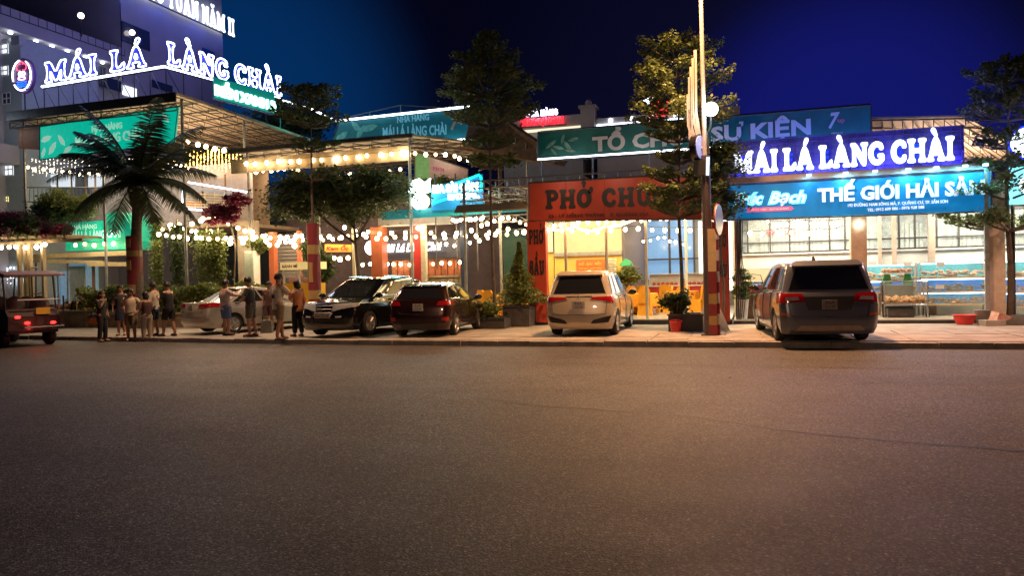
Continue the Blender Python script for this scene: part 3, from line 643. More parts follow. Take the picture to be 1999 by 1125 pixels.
s = MB(); s.bb((-8.0, 24.72, 10.02), (-2.2, 24.78, 10.26)); s.build('cornice_light', em('cornice_glow_white', (.75, .85, 1), 5), t, w=True)
for x in (-7.2, -6, -4.8, -3.6): s = MB(); s.ball((x, 24.75, 10.45), .12); s.build('cornice_lamp', LED, t, w=True)
t = thing('roof_sign', 'small white and red neon letters on the far grey parapet', 'sign', (-11, 24.6, 10.6))
sign_letters('NHÀ HÀNG', at(1028, 229, 24.6), at(1090, 224, 24.6), .32, t, em('neon_lilac', (.75, .7, 1), 6), fat=.04)
text('DŨNG QUYỀN 2', at(1018, 246, 24.6), at(1101, 240, 24.6), .42, 'lettering', em('neon_red', (1, .01, .02), 4), t, .05, .03)
s = MB(); s.bar(at(1015, 249, 24.66), at(1105, 243, 24.66), .04); s.build('rail', STEEL, t, w=True)
t = thing('roof_sign', 'red neon script and white star mark glimpsed through the crown behind the lamp pole', 'sign', (-3.7, 24, 11))
text('Hải', at(1268, 232, 24), at(1305, 225, 24), .9, 'lettering', MATS['neon_red'], t, .06, .01, shear=.3)
s = MB(); p = at(1268, 195, 24); s.prism([p+Vector((.35*math.cos(a)*(1 if i % 2 else .45), 0, .35*math.sin(a)*(1 if i % 2 else .45))) for i, a in enumerate([k*PI/5 for k in range(10)])], (0, .05, 0)); s.build('star', em('star_white', (.8, .95, 1), 5), t, w=True)
s = MB(); s.bar((-4.4, 24.1, 10.3), (-4.4, 24.1, 12.6), .05); s.bar((-3.0, 24.1, 10.3), (-3.0, 24.1, 12.2), .05); s.build('post', STEEL, t, w=True)

# ================================================================== PAVILION TWO (bar and garden, centre left)
P2 = roof_slab('pavilion_roof', 'wide flat pavilion roof edged with string bulbs behind the thin dark tree', 'roof',
     [(-20.6, 9, 7.2), (-12.3, 9, 7.25), (-9.0, 16.5, 7.6), (-20.6, 18, 7.6)], .07, TAN, 10, 8, posts=((-12.4, 9.1, 7.2), (-16.5, 9.1, 7.2), (-19.8, 9.1, 7.2), (-9.6, 15.8, 7.4)))
s = MB(); s.bb((-20.7, 8.93, 7.18), (-12.2, 8.99, 7.34)); s.build('eave_board', STEEL, P2, w=True)
s = MB(); s.bb((-20.6, 9.05, 6.32), (-12.4, 9.12, 6.9)); s.build('fascia_sheet', mat('fascia_tan', (.45, .36, .24), .6), P2, w=True)
lamp('pavilion_glow', 'AREA', (-16.3, 11.5, 5.5), 300, (1, .74, .42), 5, (-16.3, 11.5, 8), 3)
# teal double sided name banner over it
TEAL = mat('teal_banner', (.01, .16, .20), .5, bump=1.0, bscale=2.2, var=.3, scale=1.2, emit=(0, .14, .22), es=.22)
t, A, B, C, D = board('banner', 'teal restaurant name banner with LED strip along its top, behind the pavilion roof', 'banner', 662, 238, 920, 210, 922, 276, 640, 300, 14, TEAL, .06)
PB = mat('pale_blue_print', (.25, .5, .6), .5, var=.1, emit=(.1, .4, .55), es=.5)
text('NHÀ HÀNG', at(776, 240, 13.97), at(838, 234, 13.97), .28, 'lettering', PB, t, bold=.02); text('MÁI LÁ LÀNG CHÀI', at(748, 268, 13.97), at(872, 262, 13.97), .46, 'lettering', PB, t, bold=.02)
text('7', at(880, 253, 13.97), at(900, 251, 13.97), .82, 'lettering', CRM, t, bold=.03, shear=.3); text('up', at(893, 241, 13.97), at(906, 240, 13.97), .2, 'lettering', CRM, t, bold=.03)
lf = MB()
for cx, cz, a, l, w_ in ((.06, .5, .6, 1.1, .35), (.12, .3, -.4, 1.0, .35), (.2, .6, 1.0, 1.0, .3), (.26, .7, .2, 1.1, .35), (.15, .8, 2.3, .9, .3)):
    p = grid(A, B, C, D, cx, cz, -.02); d = Vector((math.cos(a), 0, math.sin(a))); n = Vector((-d.z, 0, d.x)); l *= .8
    lf.prism([p-d*l*.5, p-d*l*.15+n*w_*.5, p+d*l*.25+n*w_*.35, p+d*l*.5, p+d*l*.2-n*w_*.4, p-d*l*.2-n*w_*.4], (0, .008, 0))
lf.build('leaf_print', mat('leaf_print_teal', (.10, .35, .36), .5, var=.5, scale=4, emit=(.05, .3, .3), es=.3), t, w=True)
t3 = thing('led_strip', 'bright white LED strip along the top of the teal name banner', 'light strip', tuple(A))
s = MB(); s.bar(A+Vector((0, -.06, .05)), B+Vector((0, -.06, .05)), .05, 6); s.build('tube', LED, t3, w=True)
s = MB(); s.bar(A+Vector((0, 0, .05)), B+Vector((0, 0, .05)), .03); s.build('channel', GALV, t3, w=True)
t3 = thing('led_strip', 'short white LED strip under the right end of the teal name banner', 'light strip', tuple(C))
s = MB(); s.path([at(865, 277, 13.8), at(921, 270, 13.8), at(933, 275, 13.2)], .045, 6); s.build('tube', LED, t3, w=True)
s = MB(); s.path([at(865, 278, 13.86), at(921, 271, 13.86), at(933, 276, 13.26)], .03, 4); s.build('channel', GALV, t3, w=True)
t3 = thing('steel_truss', 'light steel frame standing above the teal name banner', 'frame', tuple(D))
s = MB(); q = [at(662, 232, 14.4), at(782, 205, 15), at(930, 214, 17)]; s.path(q, .025, 4); s.path([p+Vector((0, 0, -.35)) for p in q], .025, 4)
for p in q+[lerp(q[0], q[1], .5), lerp(q[1], q[2], .5)]: s.bar(p, p+Vector((0, 0, -1.6)), .03)
s.build('truss', mat('pale_steel', (.3, .38, .42), .5, .3), t3, w=True)

# small neon bar sign on a teal board
t = thing('neon_sign', 'small teal and white neon sign with a round emblem, left of the tiered tree', 'sign', (-11, 9, 4.9))
q = [at(800, 412, 9.1), at(1033, 390, 9.1), at(1033, 408, 9.1), at(640, 428, 9.1)]
s = MB(); s.prism([at(842, 366, 9.12), at(941, 340, 9.12), at(944, 405, 9.12), at(842, 412, 9.12)], (0, .08, 0)); s.build('backing', mat('blue_back', (.02, .15, .35), .5, emit=(0, .2, .5), es=.5, var=.1), t, w=True)
s = MB(); s.prism([at(745, 412, 9.2), at(1034, 393, 9.2), at(1034, 412, 9.2), at(745, 430, 9.2)], (0, .08, 0)); s.build('fascia', mat('teal_fascia', (.03, .25, .28), .5, emit=(0, .2, .3), es=.25, var=.2), t, w=True)
s = MB(); s.path([at(870, 366, 9.0), at(936, 341, 9.0), at(939, 346, 9.0), at(940, 372, 9.0)], .045, 6); s.path([at(843, 398, 9.0), at(872, 388, 9.0)], .045, 6); s.build('neon_tube', TEALL, t, w=True)
text('BIA SÀI GÒN', at(846, 377, 9.0), at(934, 371, 9.0), .30, 'lettering', em('neon_white_green', (.75, 1, .92), 7), t, .06, .045)
text('SPECIAL', at(875, 390, 9.0), at(937, 386, 9.0), .20, 'lettering', MATS['neon_white_green'], t, .06, .05)
s = MB(); p = at(821, 394, 8.95)
s.path([p+Vector((.32*math.cos(a), 0, .26*math.sin(a))) for a in [k*PI/8 for k in range(16)]], .06, 6, closed=True); s.ball(p, .24, 12, 8, (1.1, .3, .95))
s.path([at(800, 372, 8.95), at(806, 356, 8.95), at(818, 352, 8.95), at(830, 360, 8.95), at(838, 350, 8.95), at(838, 372, 8.95), at(820, 378, 8.95)], .08, 6, closed=True)
s.ball(at(813, 366, 8.95), .24, 10, 7, (1.2, .3, .9)); s.ball(at(829, 366, 8.95), .22, 10, 7, (1.1, .3, 1)); s.build('emblem', MATS['neon_white_green'], t, w=True)
s = MB()
for px in (850, 890, 930): p = at(px, 400, 9.3); s.bar(p+Vector((0, 0, -2.5)), p+Vector((0, 0, 1.2)), .03)
s.build('bracket', STEEL, t, w=True)
lamp('sign_street_spill', 'AREA', (-11, 8.7, 5.1), 26, (.5, .9, 1), .6, (-9, -8, 0))
for px, py in ((825, 380), (900, 380)): p = at(px, py, 8.6); lamp('bar_sign_spill', 'POINT', p, 34, (.1, 1, .75), .15)
# printed poster behind
t, A, B, C, D = board('poster', 'green and pink printed poster hanging under the pavilion roof', 'poster', 810, 296, 914, 330, 914, 352, 810, 350, 11.5, mat('pink_poster', (.45, .34, .38), .5), .03)
s = MB(); q = [grid(A, B, C, D, u, v_, -.01) for u, v_ in ((0, 0), (.27, 0), (.27, 1), (0, 1))]; s.prism(q, (0, .008, 0)); s.build('green_print', mat('green_poster', (.2, .5, .25), .5), t, w=True)
s = MB()
for i in range(5): q = [grid(A, B, C, D, .36+i*.045, v_, -.012) for v_ in (.42, .6)]; s.bar(q[0], q[1], .035)
s.build('photo_print', mat('magenta_print', (.5, .12, .3), .5), t, w=True)

# bar behind the cars
bar = thing('bar_building', 'open bar with orange posts and white script sign behind the black SUV', 'bar', (-14, 11, .2))
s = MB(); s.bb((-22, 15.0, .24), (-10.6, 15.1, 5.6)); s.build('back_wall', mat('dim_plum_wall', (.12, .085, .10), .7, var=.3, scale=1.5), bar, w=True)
s = MB(); s.bb((-14.35, 10.6, 2.55), (-10.9, 10.7, 3.35)); s.build('fascia', mat('dark_fascia', (.05, .05, .07), .6), bar, w=True)
s = MB(); s.bb((-14.3, 10.0, 3.87), (-11.1, 10.5, 4.22)); s.build('beam', mat('grey_beam', (.32, .30, .28), .6), bar, w=True)
s = MB(); s.bb((-14.3, 11.2, .3), (-11.2, 11.3, 2.5)); s.build('timber_wall', mat('terracotta_timber', (.30, .10, .05), .6, var=.4, scale=4), bar, w=True)
for i in range(11): s = MB(); s.bb((-14.3+i*.285, 11.14, .3), (-14.06+i*.285, 11.2, 2.5)); s.build('board', MATS['terracotta_timber'], bar, w=True)
s = MB(); s.bb((-12.3, 10.2, .24), (-10.9, 10.9, 1.75)); s.bb((-12.4, 10.1, 1.75), (-10.8, 11, 1.82)); s.build('counter', mat('beige_counter', (.5, .38, .24), .6), bar, w=True)
for i in range(7): s = MB(); s.bb((-12.28+i*.2, 10.16, .3), (-12.12+i*.2, 10.2, 1.7)); s.build('counter_board', MATS['beige_counter'], bar, w=True)
for (px, w_, m) in ((530, .26, 'o'), (735, .5, 'o'), (815, .3, 'r'), (826, .2, 'y'), (690, .12, 'y'), (905, .25, 'd'), (583, .16, 'o')):
    p = at(px, 500, 9.8); m_ = {'o': mat('orange_post', (.42, .11, .045), .5), 'r': RED, 'y': MATS['cream_post'], 'd': mat('navy_post', (.03, .04, .08), .5)}[m]
    s = MB(); s.bb((p.x-w_/2, 9.8, .24), (p.x+w_/2, 9.8+w_, 3.85)); s.build('post', m_, bar, w=True)
s = MB(); p = at(465, 500, 9.8); s.bb((p.x-.1, 9.9, .24), (p.x+.75, 10.3, 4.4)); s.build('pillar', mat('taupe_pillar', (.36, .30, .24), .7), bar, w=True)
s = MB()
for i in range(12): s.bb((at(540, 500, 11).x, 11, 1.9+i*.16), (at(585, 500, 11).x, 11.05, 2.02+i*.16))
s.build('louvre', mat('grey_louvre', (.2, .18, .17), .5), bar, w=True)
t = thing('script_sign', 'white glowing script sign with round emblem on the dark bar fascia', 'sign', (-13, 10.4, 3))
NW = em('script_white', (1, .98, .88), 6)
text('Mái Lá Làng Chài', at(747, 493, 10.4), at(863, 488, 10.4), .34, 'lettering', NW, t, .05, .012, shear=.35)
s = MB(); p = at(726, 484, 10.4); s.lathe((p.x, 10.34, p.z), [(.30, 0), (.30, .08)], 20, 'y'); s.build('emblem', NW, t, w=True)
s = MB(); s.bar(at(740, 497, 10.5), at(868, 492, 10.5), .02); s.build('rail', STEEL, t, w=True)
t = thing('sign_board', 'small orange board sign lettered in red left of the round bar emblem', 'sign', tuple(at(655, 492, 10.6)))
s = MB(); s.prism([at(634, 477, 10.6), at(685, 478, 10.6), at(685, 492, 10.6), at(634, 492, 10.6)], (0, .06, 0)); s.build('panel', mat('orange_light_panel', (.8, .3, .03), .5, emit=(1, .33, .03), es=.6, var=0), t, w=True)
text('Kem Ốc', at(637, 489, 10.58), at(681, 489, 10.58), .17, 'lettering', mat('maroon_print', (.25, .03, .02), .5, var=0), t, .01, .03, shear=.3)
lamp('bar_glow', 'AREA', (-12.9, 9.6, 3.8), 60, (1, .62, .34), 2.5, (-12.9, 10.6, 0), 1)
lamp('bar_glow', 'AREA', (-17.5, 9.6, 4.0), 80, (1, .72, .42), 4, (-17.5, 10.6, 0), 2)

# ================================================================== PAVILION ONE (left)
P1 = roof_slab('pavilion_roof', 'high flat canopy roof with dark fascia under the outlined neon letters at left', 'roof',
     [(-30.9, 7.5, 9.15), (-21.95, 7.5, 9.42), (-21.6, 19.5, 9.0), (-30.9, 19.5, 9.0)], .12, TAN, 10, 10, posts=((-30.4, 7.7, 9.1), (-21.85, 7.7, 9.3), (-21.9, 11.7, 9.2), (-26, 7.7, 9.2)))
s = MB(); s.bb((-31.0, 7.40, 9.12), (-21.9, 7.47, 9.50)); s.build('fascia', STEEL, P1, w=True)
s = MB(); s.truss((-30.9, 7.45, 9.05), (-21.9, 7.45, 9.05), .28, .03, .8); s.build('truss', mat('brown_steel', (.16, .10, .08), .5, .3), P1, w=True)
lamp('canopy_glow', 'AREA', (-25.5, 11, 7.0), 260, (1, .68, .42), 5, (-25, 11.5, 10), 4)
lamp('canopy_glow', 'AREA', (-25.5, 9, 6.8), 160, (1, .76, .52), 6, (-25.5, 9.5, 0), 2)
GB = mat('green_lit_flex', (.02, .35, .26), .5, bump=1.0, bscale=2.2, var=.5, scale=.9, emit=(0, .55, .38), es=.75)
t, A, B, C, D = board('banner', 'green back-lit banner with white leaf shapes behind the palm fronds', 'banner', 78, 247, 348, 208, 340, 280, 78, 312, 7.6, GB, .08)
WG = mat('pale_green_print', (.6, .8, .68), .5, var=.2, emit=(.5, .9, .7), es=.5)
lf = MB()
for cx, cz, a, l, w_ in ((.05, .6, .3, .9, .4), (.1, .3, .9, 1.0, .4), (.17, .5, 2.2, .9, .35), (.22, .2, .5, .8, .35), (.03, .2, 1.2, .7, .3), (.87, .6, .9, 1.1, .3), (.92, .75, 2.2, .8, .3), (.84, .3, 1.4, .9, .25)):
    p = grid(A, B, C, D, cx, cz, -.02); d = Vector((math.cos(a), 0, math.sin(a))); n = Vector((-d.z, 0, d.x)); l *= .7; w_ *= .7
    lf.prism([p-d*l*.5, p-d*l*.15+n*w_*.5, p+d*l*.25+n*w_*.35, p+d*l*.5, p+d*l*.2-n*w_*.4, p-d*l*.2-n*w_*.4], (0, .008, 0))
lf.build('leaf_print', WG, t, w=True)
on(t, A, B, C, D, 'NHÀ HÀNG', .40, .62, .62, .26, WG, bold=.02); on(t, A, B, C, D, 'MÁI LÁ LÀNG CHÀI', .28, .76, .26, .40, WG, bold=.02)
s = MB(); s.prism([at(37, 247, 7.65), at(78, 243, 7.65), at(78, 292, 7.65), at(37, 290, 7.65)], (0, .06, 0)); tag(s.build('orange_panel', mat('orange_panel', (.50, .17, .05), .6), loc=at(57, 290, 7.65)), 'plain orange panel hung at the left end of the green back-lit banner', 'panel')
# LED strips along the ridge of the sign
SF = thing('neon_sign', 'outlined white neon capitals running round the corner above the left canopy roof', 'sign', (-22.95, 8, 9.5))
zl, zr = (-29.6, 8.0, 10.62), (-22.95, 8.0, 10.80)
E1 = atz(546, 192, 10.86)
NB = mat('neon_letter_body', (.02, .03, .25), .4, var=0, emit=(.04, .06, .8), es=.55)
sign_letters('MÁI LÁ', (-29.25, 8.0, 10.72), (-23.75, 8.0, 10.88), .88, SF, NB, None, tube=.028, mtube=LED, gap=.12, space=.62, lift=.02, depth=.08)
dv = (E1-Vector(zr)).normalized()
sign_letters('LÀNG CHÀI', Vector(zr)+dv*.1+Vector((0, 0, .1)), E1+Vector((0, 0, .1)), .95, SF, NB, None, tube=.035, mtube=LED, gap=.12, space=.3, lift=.02, depth=.08)
s = MB(); s.path([zl, zr, E1], .05, 6); s.build('base_strip', LED, SF, w=True)
s = MB(); s.path([(zl[0], 8.06, zl[2]-.05), (zr[0], 8.06, zr[2]-.05), E1+Vector((.06, 0, -.05))], .04, 4)
for i in range(9): p = lerp(Vector(zl), Vector(zr), i/8); s.bar(p+Vector((0, .1, -.05)), (p.x, 8.1, 9.4), .03); s.bar(p+Vector((0, .1, 0)), (p.x+.8, 8.1+.01, 9.4), .02)
for i in range(1, 8): p = lerp(Vector(zr), E1, i/7); s.bar(p, (p.x, p.y, 9.3), .03)
s.build('support_frame', STEEL, SF, w=True)
for i in range(5):
    p = lerp(Vector(zl), Vector(zr), i/4); lamp('neon_spill', 'POINT', (p.x, 7.6, 11.2), 22, (.12, .16, 1), .3)
for i in range(1, 5):
    p = lerp(Vector(zr), E1, i/4); lamp('neon_spill', 'POINT', (p.x+.5, p.y-.1, 11.4), 26, (.10, .20, 1), .3)
for (x, y, z, e) in ((-29, 13, 13.5, 130), (-28.5, 20, 16.5, 170), (-29.5, 9.5, 12.5, 60)): lamp('hotel_wash', 'POINT', (x, y, z), e, (.30, .26, 1), .6)
t = thing('led_strip', 'white LED strip slanting from the neon capitals down to the teal banner', 'light strip', tuple(E1))
s = MB(); s.path([E1+Vector((.1, .1, -.1)), at(602, 210, 19), at(660, 237, 14.6)], .05, 6); s.build('tube', LED, t, w=True)
s = MB(); s.path([E1+Vector((.1, .16, -.16)), at(602, 210, 19)+Vector((0, .06, -.06)), at(660, 237, 14.6)+Vector((0, .06, -.06))], .03, 4); s.build('channel', STEEL, t, w=True)
# green small letters beneath the right arm
t = thing('neon_sign', 'small green-white neon line of letters beneath the outlined capitals', 'sign', tuple(E1))
g0, g1 = atz(418, 184, 9.9), atz(536, 216, 9.9)
s = MB(); s.prism([g0+Vector((.02, 0, -.15)), g1+Vector((.02, 0, -.15)), g1+Vector((.02, 0, .85)), g0+Vector((.02, 0, .75))], (-.06, 0, 0)); s.build('backing', mat('green_backing', (.01, .18, .14), .5, emit=(0, .3, .25), es=.5, var=0), t, w=True)
text('BIỂN XANH II', g0, g1, .42, 'lettering', em('neon_green_white', (.45, 1, .75), 6), t, .08, .05)
s = MB(); s.bar(g0+Vector((-.1, 0, -.2)), g1+Vector((-.1, 0, -.2)), .04); s.build('rail', STEEL, t, w=True)
lamp('green_spill', 'POINT', (-21.2, 14.5, 9.9), 30, (.05, 1, .7), .2); lamp('green_spill', 'POINT', (-21.0, 17.5, 9.2), 24, (.05, .7, .8), .2)
# round emblem
t = thing('emblem_sign', 'oval neon emblem with a chef hat and blue waves at the far left', 'sign', (-30.1, 7.9, 9.5))
c = at(44, 147, 7.9); rx, rz_ = .62, .78
s = MB(); s.lathe((c.x, c.y, c.z), [(1, 0), (1, .14)], 28, 'y', rx, rz_); s.v = [(c.x+(x-c.x), y, z) for x, y, z in s.v]
s = MB(); s.prism([c+Vector((rx*math.cos(a), 0, rz_*math.sin(a))) for a in [k*PI/16 for k in range(32)]], (0, .16, 0)); s.build('disc', mat('dark_violet', (.05, .02, .09), .5, emit=(.06, .01, .12), es=.4, var=0), t, w=True)
def ring(cx, cz, a0, a1, r1, r2, rad, m, nm): q = MB(); q.path([c+Vector((cx+r1*math.cos(R_(a)), -.05, cz+r2*math.sin(R_(a)))) for a in np.linspace(a0, a1, 16)], rad, 5); q.build(nm, m, t, w=True)
for a0, a1 in ((100, 200), (-60, 60), (215, 290)): ring(0, 0, a0, a1, rx*.86, rz_*.86, .028, LED, 'neon_ring')
PK = em('pink_neon', (1, .08, .14), 2.5)
ring(-.14, .36, 60, 300, .15, .15, .022, PK, 'neon_hat'); ring(.14, .36, -120, 120, .15, .15, .022, PK, 'neon_hat'); ring(0, .44, 20, 160, .17, .15, .022, PK, 'neon_hat')
ring(-.08, .06, 0, 360, .09, .09, .02, LED, 'neon_face'); ring(.1, .06, 0, 360, .09, .09, .02, LED, 'neon_face'); ring(0, -.14, 0, 360, .2, .07, .03, em('violet_neon', (.9, .3, 1), 5), 'neon_collar')
BW = em('blue_wave', (.0, .12, 1), 3)
for i in range(3):
    q = MB(); q.path([c+Vector((-.28+.07*j, -.05, -.30-.1*i+.03*math.sin(j*1.6))) for j in range(9)], .025, 5); q.build('neon_wave', BW, t, w=True)
s = MB(); s.bar((c.x-.15, 8.1, c.z-.5), (c.x-.15, 8.1, 9.3), .04); s.bar((c.x+.3, 8.1, c.z-.5), (c.x+.8, 8.1, 9.3), .03); s.build('post', STEEL, t, w=True)

# ground floor of the left side: green dome awning, yellow roof boards, pergola, low wall
t = thing('lit_awning', 'rounded translucent green awning printed with pale letters, under the shrub', 'awning', (-24, 8.5, 3))
s = MB(); n = 10
p0, p1 = at(128, 440, 9), at(258, 440, 9)
for i in range(n):
    a, b2 = PI*.5*i/n, PI*.5*(i+1)/n
    f = lambda a: (8.2+.9*(1-math.cos(a*1.0)), )
s.prism([at(128, 436, 8.6), at(205, 430, 8.6), at(206, 418, 8.6), at(222, 413, 8.6), at(240, 420, 8.6), at(253, 437, 8.6), at(259, 470, 8.6), at(256, 486, 8.6), at(128, 490, 8.6)], (0, 1.4, 0))
s.build('cover', mat('green_pvc', (.03, .4, .25), .3, var=.5, scale=1.5, emit=(.0, .5, .3), es=.45), t, w=True)
text('NHÀ HÀNG', at(138, 448, 8.55), at(190, 446, 8.55), .2, 'lettering', WG, t, .01, .02); text('MÁI LÁ LÀNG CHÀI', at(138, 467, 8.55), at(236, 463, 8.55), .34, 'lettering', WG, t, .01, .02)
s = MB(); s.bar(at(132, 490, 8.6), at(132, 600, 8.6), .05); s.bar(at(255, 486, 8.7), at(255, 600, 8.7), .05); s.build('post', GALV, t, w=True)
lamp('awning_lamp', 'AREA', at(195, 452, 7.9), 14, (.7, 1, .8), .4, at(195, 452, 8.6))
t = thing('eave_board', 'pair of pale yellow boards below the green dome awning', 'roof edge', tuple(at(160, 510, 8.2)))
for a_, b_, h in (((62, 497), (256, 489), 9), ((65, 507), (198, 509), 6), ((170, 512), (256, 512), 8)):
    q = [at(a_[0], a_[1], 8.2), at(b_[0], b_[1], 8.2), at(b_[0], b_[1]+h, 8.2), at(a_[0], a_[1]+h, 8.2)]; s = MB(); s.prism(q, (0, .5, 0)); s.build('board', mat('pale_yellow_board', (.68, .54, .28), .5), t, w=True)
s = MB(); s.bar(at(70, 510, 8.5), at(70, 590, 8.5), .05); s.bar(at(182, 515, 8.5), at(184, 590, 8.5), .09); s.build('post', WOOD, t, w=True)
t = thing('pergola', 'timber pergola with bulbs hung along its beam, over the golf cart', 'pergola', tuple(at(60, 600, 6.3)))
for px, w_ in ((36, .13), (48, .10), (57, .13), (83, .12)):
    p, q = at(px, 475, 6.3), at(px, 620, 6.3); s = MB(); s.bb((p.x-w_/2, 6.25, .12), (p.x+w_/2, 6.40, p.z)); s.build('post', mat('pergola_wood', (.42, .32, .2), .6), t, w=True)
for py, y in ((471, 6.2), (470, 7.4)):
    s = MB(); s.prism([at(-30, py+4, y), at(160, py-6, y), at(160, py, y), at(-30, py+9, y)], (0, .1, 0)); s.build('beam', MATS['pergola_wood'], t, w=True)
for i in range(9): p = at(i*18-5, 468-i*.6, 6.2); s = MB(); s.bb((p.x-.03, 5.9, p.z), (p.x+.03, 7.7, p.z+.1)); s.build('rafter', MATS['pergola_wood'], t, w=True)
s = MB(); s.bar(at(60, 523, 6.32), at(82, 521, 6.32), .03); s.bar(at(60, 575, 6.32), at(82, 572, 6.32), .03); s.build('rail', MATS['pergola_wood'], t, w=True)
wal = thing('stone_wall', 'low stone garden wall with a pale coping behind the standing group', 'wall', (-24, 5.2, .12))
def lowwall(x0, x1, y0, y1, z, name='stone', m=mat('garden_stone', (.26, .20, .12), .85, var=.4, scale=3, bump=.5)):
    n = max(1, int((x1-x0)/.7)); 
    for j in range(2):
        for i in range(n):
            a = x0+(x1-x0)*i/n; b_ = x0+(x1-x0)*(i+1)/n; s = MB(); s.bb((a+.008, y0+random.uniform(-.012, .012), .12+j*z/2), (b_-.008, y1, .11+(j+1)*z/2)); s.build(name, m, wal, w=True)
    s = MB(); s.bb((x0-.03, y0-.05, .12+z), (x1+.03, y1+.05, .17+z)); s.build('coping', mat('coping', (.4, .33, .22), .8, var=.2), wal, w=True)
lowwall(-30.5, -24.6, 5.3, 5.6, .62); lowwall(-24.5, -16.2, 5.4, 5.7, .48)
# hotel -----------------------------------------------------------
XH = -33.0
hot = thing('hotel', 'tall pale hotel washed violet by the neon, its balconies receding at the left', 'building', (XH, 12, 0))
HW = mat('hotel_render', (.42, .38, .42), .7, var=.08, scale=.6)
ya, yb, yc = 6.0, atx(243, 100, XH).y, atx(440, 100, XH).y
zf0 = atx(0, 50, XH).z; zf1 = atx(0, 12, XH).z+.1
s = MB(); s.bb((XH-14, ya, 0), (XH-.9, yb, zf0)); s.build('wall', HW, hot, w=True)
s = MB(); s.bb((XH-14, ya, zf0+.0), (XH, yb, zf1)); s.build('parapet', HW, hot, w=True)
s = MB(); s.bb((XH-14, yb+.01, 0), (XH-.2, yc, 24)); s.build('tower', HW, hot, w=True)
s = MB(); s.bb((XH-3, yb+.3, 9.2), (XH, yb+4.2, 9.9)); s.bb((XH-3, ya, 7.6), (XH, yb, 8.5)); s.build('balcony_slab', HW, hot, w=True)
def hwin(px0, py0, px1, py1, m, name='window', X=XH-.88, d=.06):
    a, b_ = atx(px0, py0, X), atx(px1, py1, X); s = MB(); s.bb((X, a.y, a.z), (X+d, b_.y, b_.z)); return s.build(name, m, hot, w=True)
LWN = em('lit_room', (.85, .92, 1), 1.5); DWN = mat('dark_window', (.04, .06, .12), .15, var=0, spec=.8)
for q, m in (((46, 108, 72, 160), LWN), ((76, 115, 100, 165), LWN), ((104, 122, 132, 170), LWN), ((160, 120, 185, 165), DWN), ((105, 170, 135, 178), LWN), ((192, 130, 205, 170), DWN), ((82, 195, 118, 222), mat('blue_room', (.1, .2, .3), .4, emit=(.25, .5, .8), es=.5, var=0))):
    w_ = hwin(*q, m); X = XH-.80; a, b_ = atx(q[0], q[1], XH-.88), atx(q[2], q[3], XH-.88); s = MB()
    for z in (a.z, b_.z): s.bar((X, a.y, z), (X, b_.y, z), .04)
    for y in (a.y, (a.y+b_.y)/2, b_.y): s.bar((X, y, a.z), (X, y, b_.z), .04)
    s.build('window_frame', STEEL, w_).location = -origin(w_)
X = XH-.18
for q, m in (((238, 165, 266, 192), LWN), ((296, 155, 336, 182), DWN), ((208, 150, 236, 180), DWN), ((394, 92, 418, 113), mat('teal_window', (.02, .12, .3), .3, var=0)), ((236, 40, 292, 100), DWN)):
    hwin(*q, m, X=X, d=.05)
for px, py in ((20, 58), (70, 73), (101, 82), (131, 90), (166, 100), (200, 121)):
    p = atx(px, py, XH-.3); s = MB(); s.ball((p.x, p.y, zf0-.06), .11, 8, 5, (1, 1, .6)); s.build('downlight', LED, hot, w=True); lamp('downlight_glow', 'POINT', (p.x+.1, p.y, zf0-.3), 6, (.85, .9, 1), .1)
for px, py in ((106, 195), (134, 202)): p = atx(px, py, XH-.3); s = MB(); s.ball((p.x, p.y, p.z), .12, 8, 5, (1, 1, .6)); s.build('downlight', LED, hot, w=True)
for px, py in ((158, 30), (258, 63)):
    p = atx(px, py, XH+.05); s = MB(); s.ball(p, .16, 10, 6); s.build('globe_lamp', em('dim_globe', (1, .8, .7), 5), hot, w=True)
    s = MB(); s.bar(p, p+Vector((0, 0, -1.1)), .04); s.build('lamp_post', STEEL, hot, w=True)
s = MB(); s.truss((XH, yb-.2, 17.5), (XH, yb-.2, 12.9), .3, .03, .5); s.bar((XH, ya, 14.6), (XH, yb, 14.6), .03)
for i in range(22): y = ya+(yb-ya)*i/21; s.bar((XH, y, zf1), (XH, y, 14.6), .02)
s.build('roof_railing', STEEL, hot, w=True)
hs = thing('roof_sign', 'bulky white neon capitals along the hotel tower edge, cut by the top of the photo', 'sign', (XH+.2, 15, 16))
q0, q1 = atx(228, -12, XH+.1), atx(455, 72, XH+.1)
sign_letters('HOÀNG TUẤN NĂM II', Vector((XH+.1, q0.y, q1.z)), Vector((XH+.1, q1.y, q1.z)), 1.15, hs, em('hotel_neon', (.8, .88, 1), 2.4), None, fat=.02, gap=.12, space=.4, lift=.1, depth=.03)
for i in range(4): y = lerp(q0.y, q1.y, i/3); lamp('hotel_sign_spill', 'POINT', (XH+.9, y, q1.z+.2), 50, (.08, .16, 1), .3)
s = MB(); s.bar((XH+.1, q0.y, q1.z-.06), (XH+.1, q1.y, q1.z-.06), .05); s.build('rail', STEEL, hs, w=True)
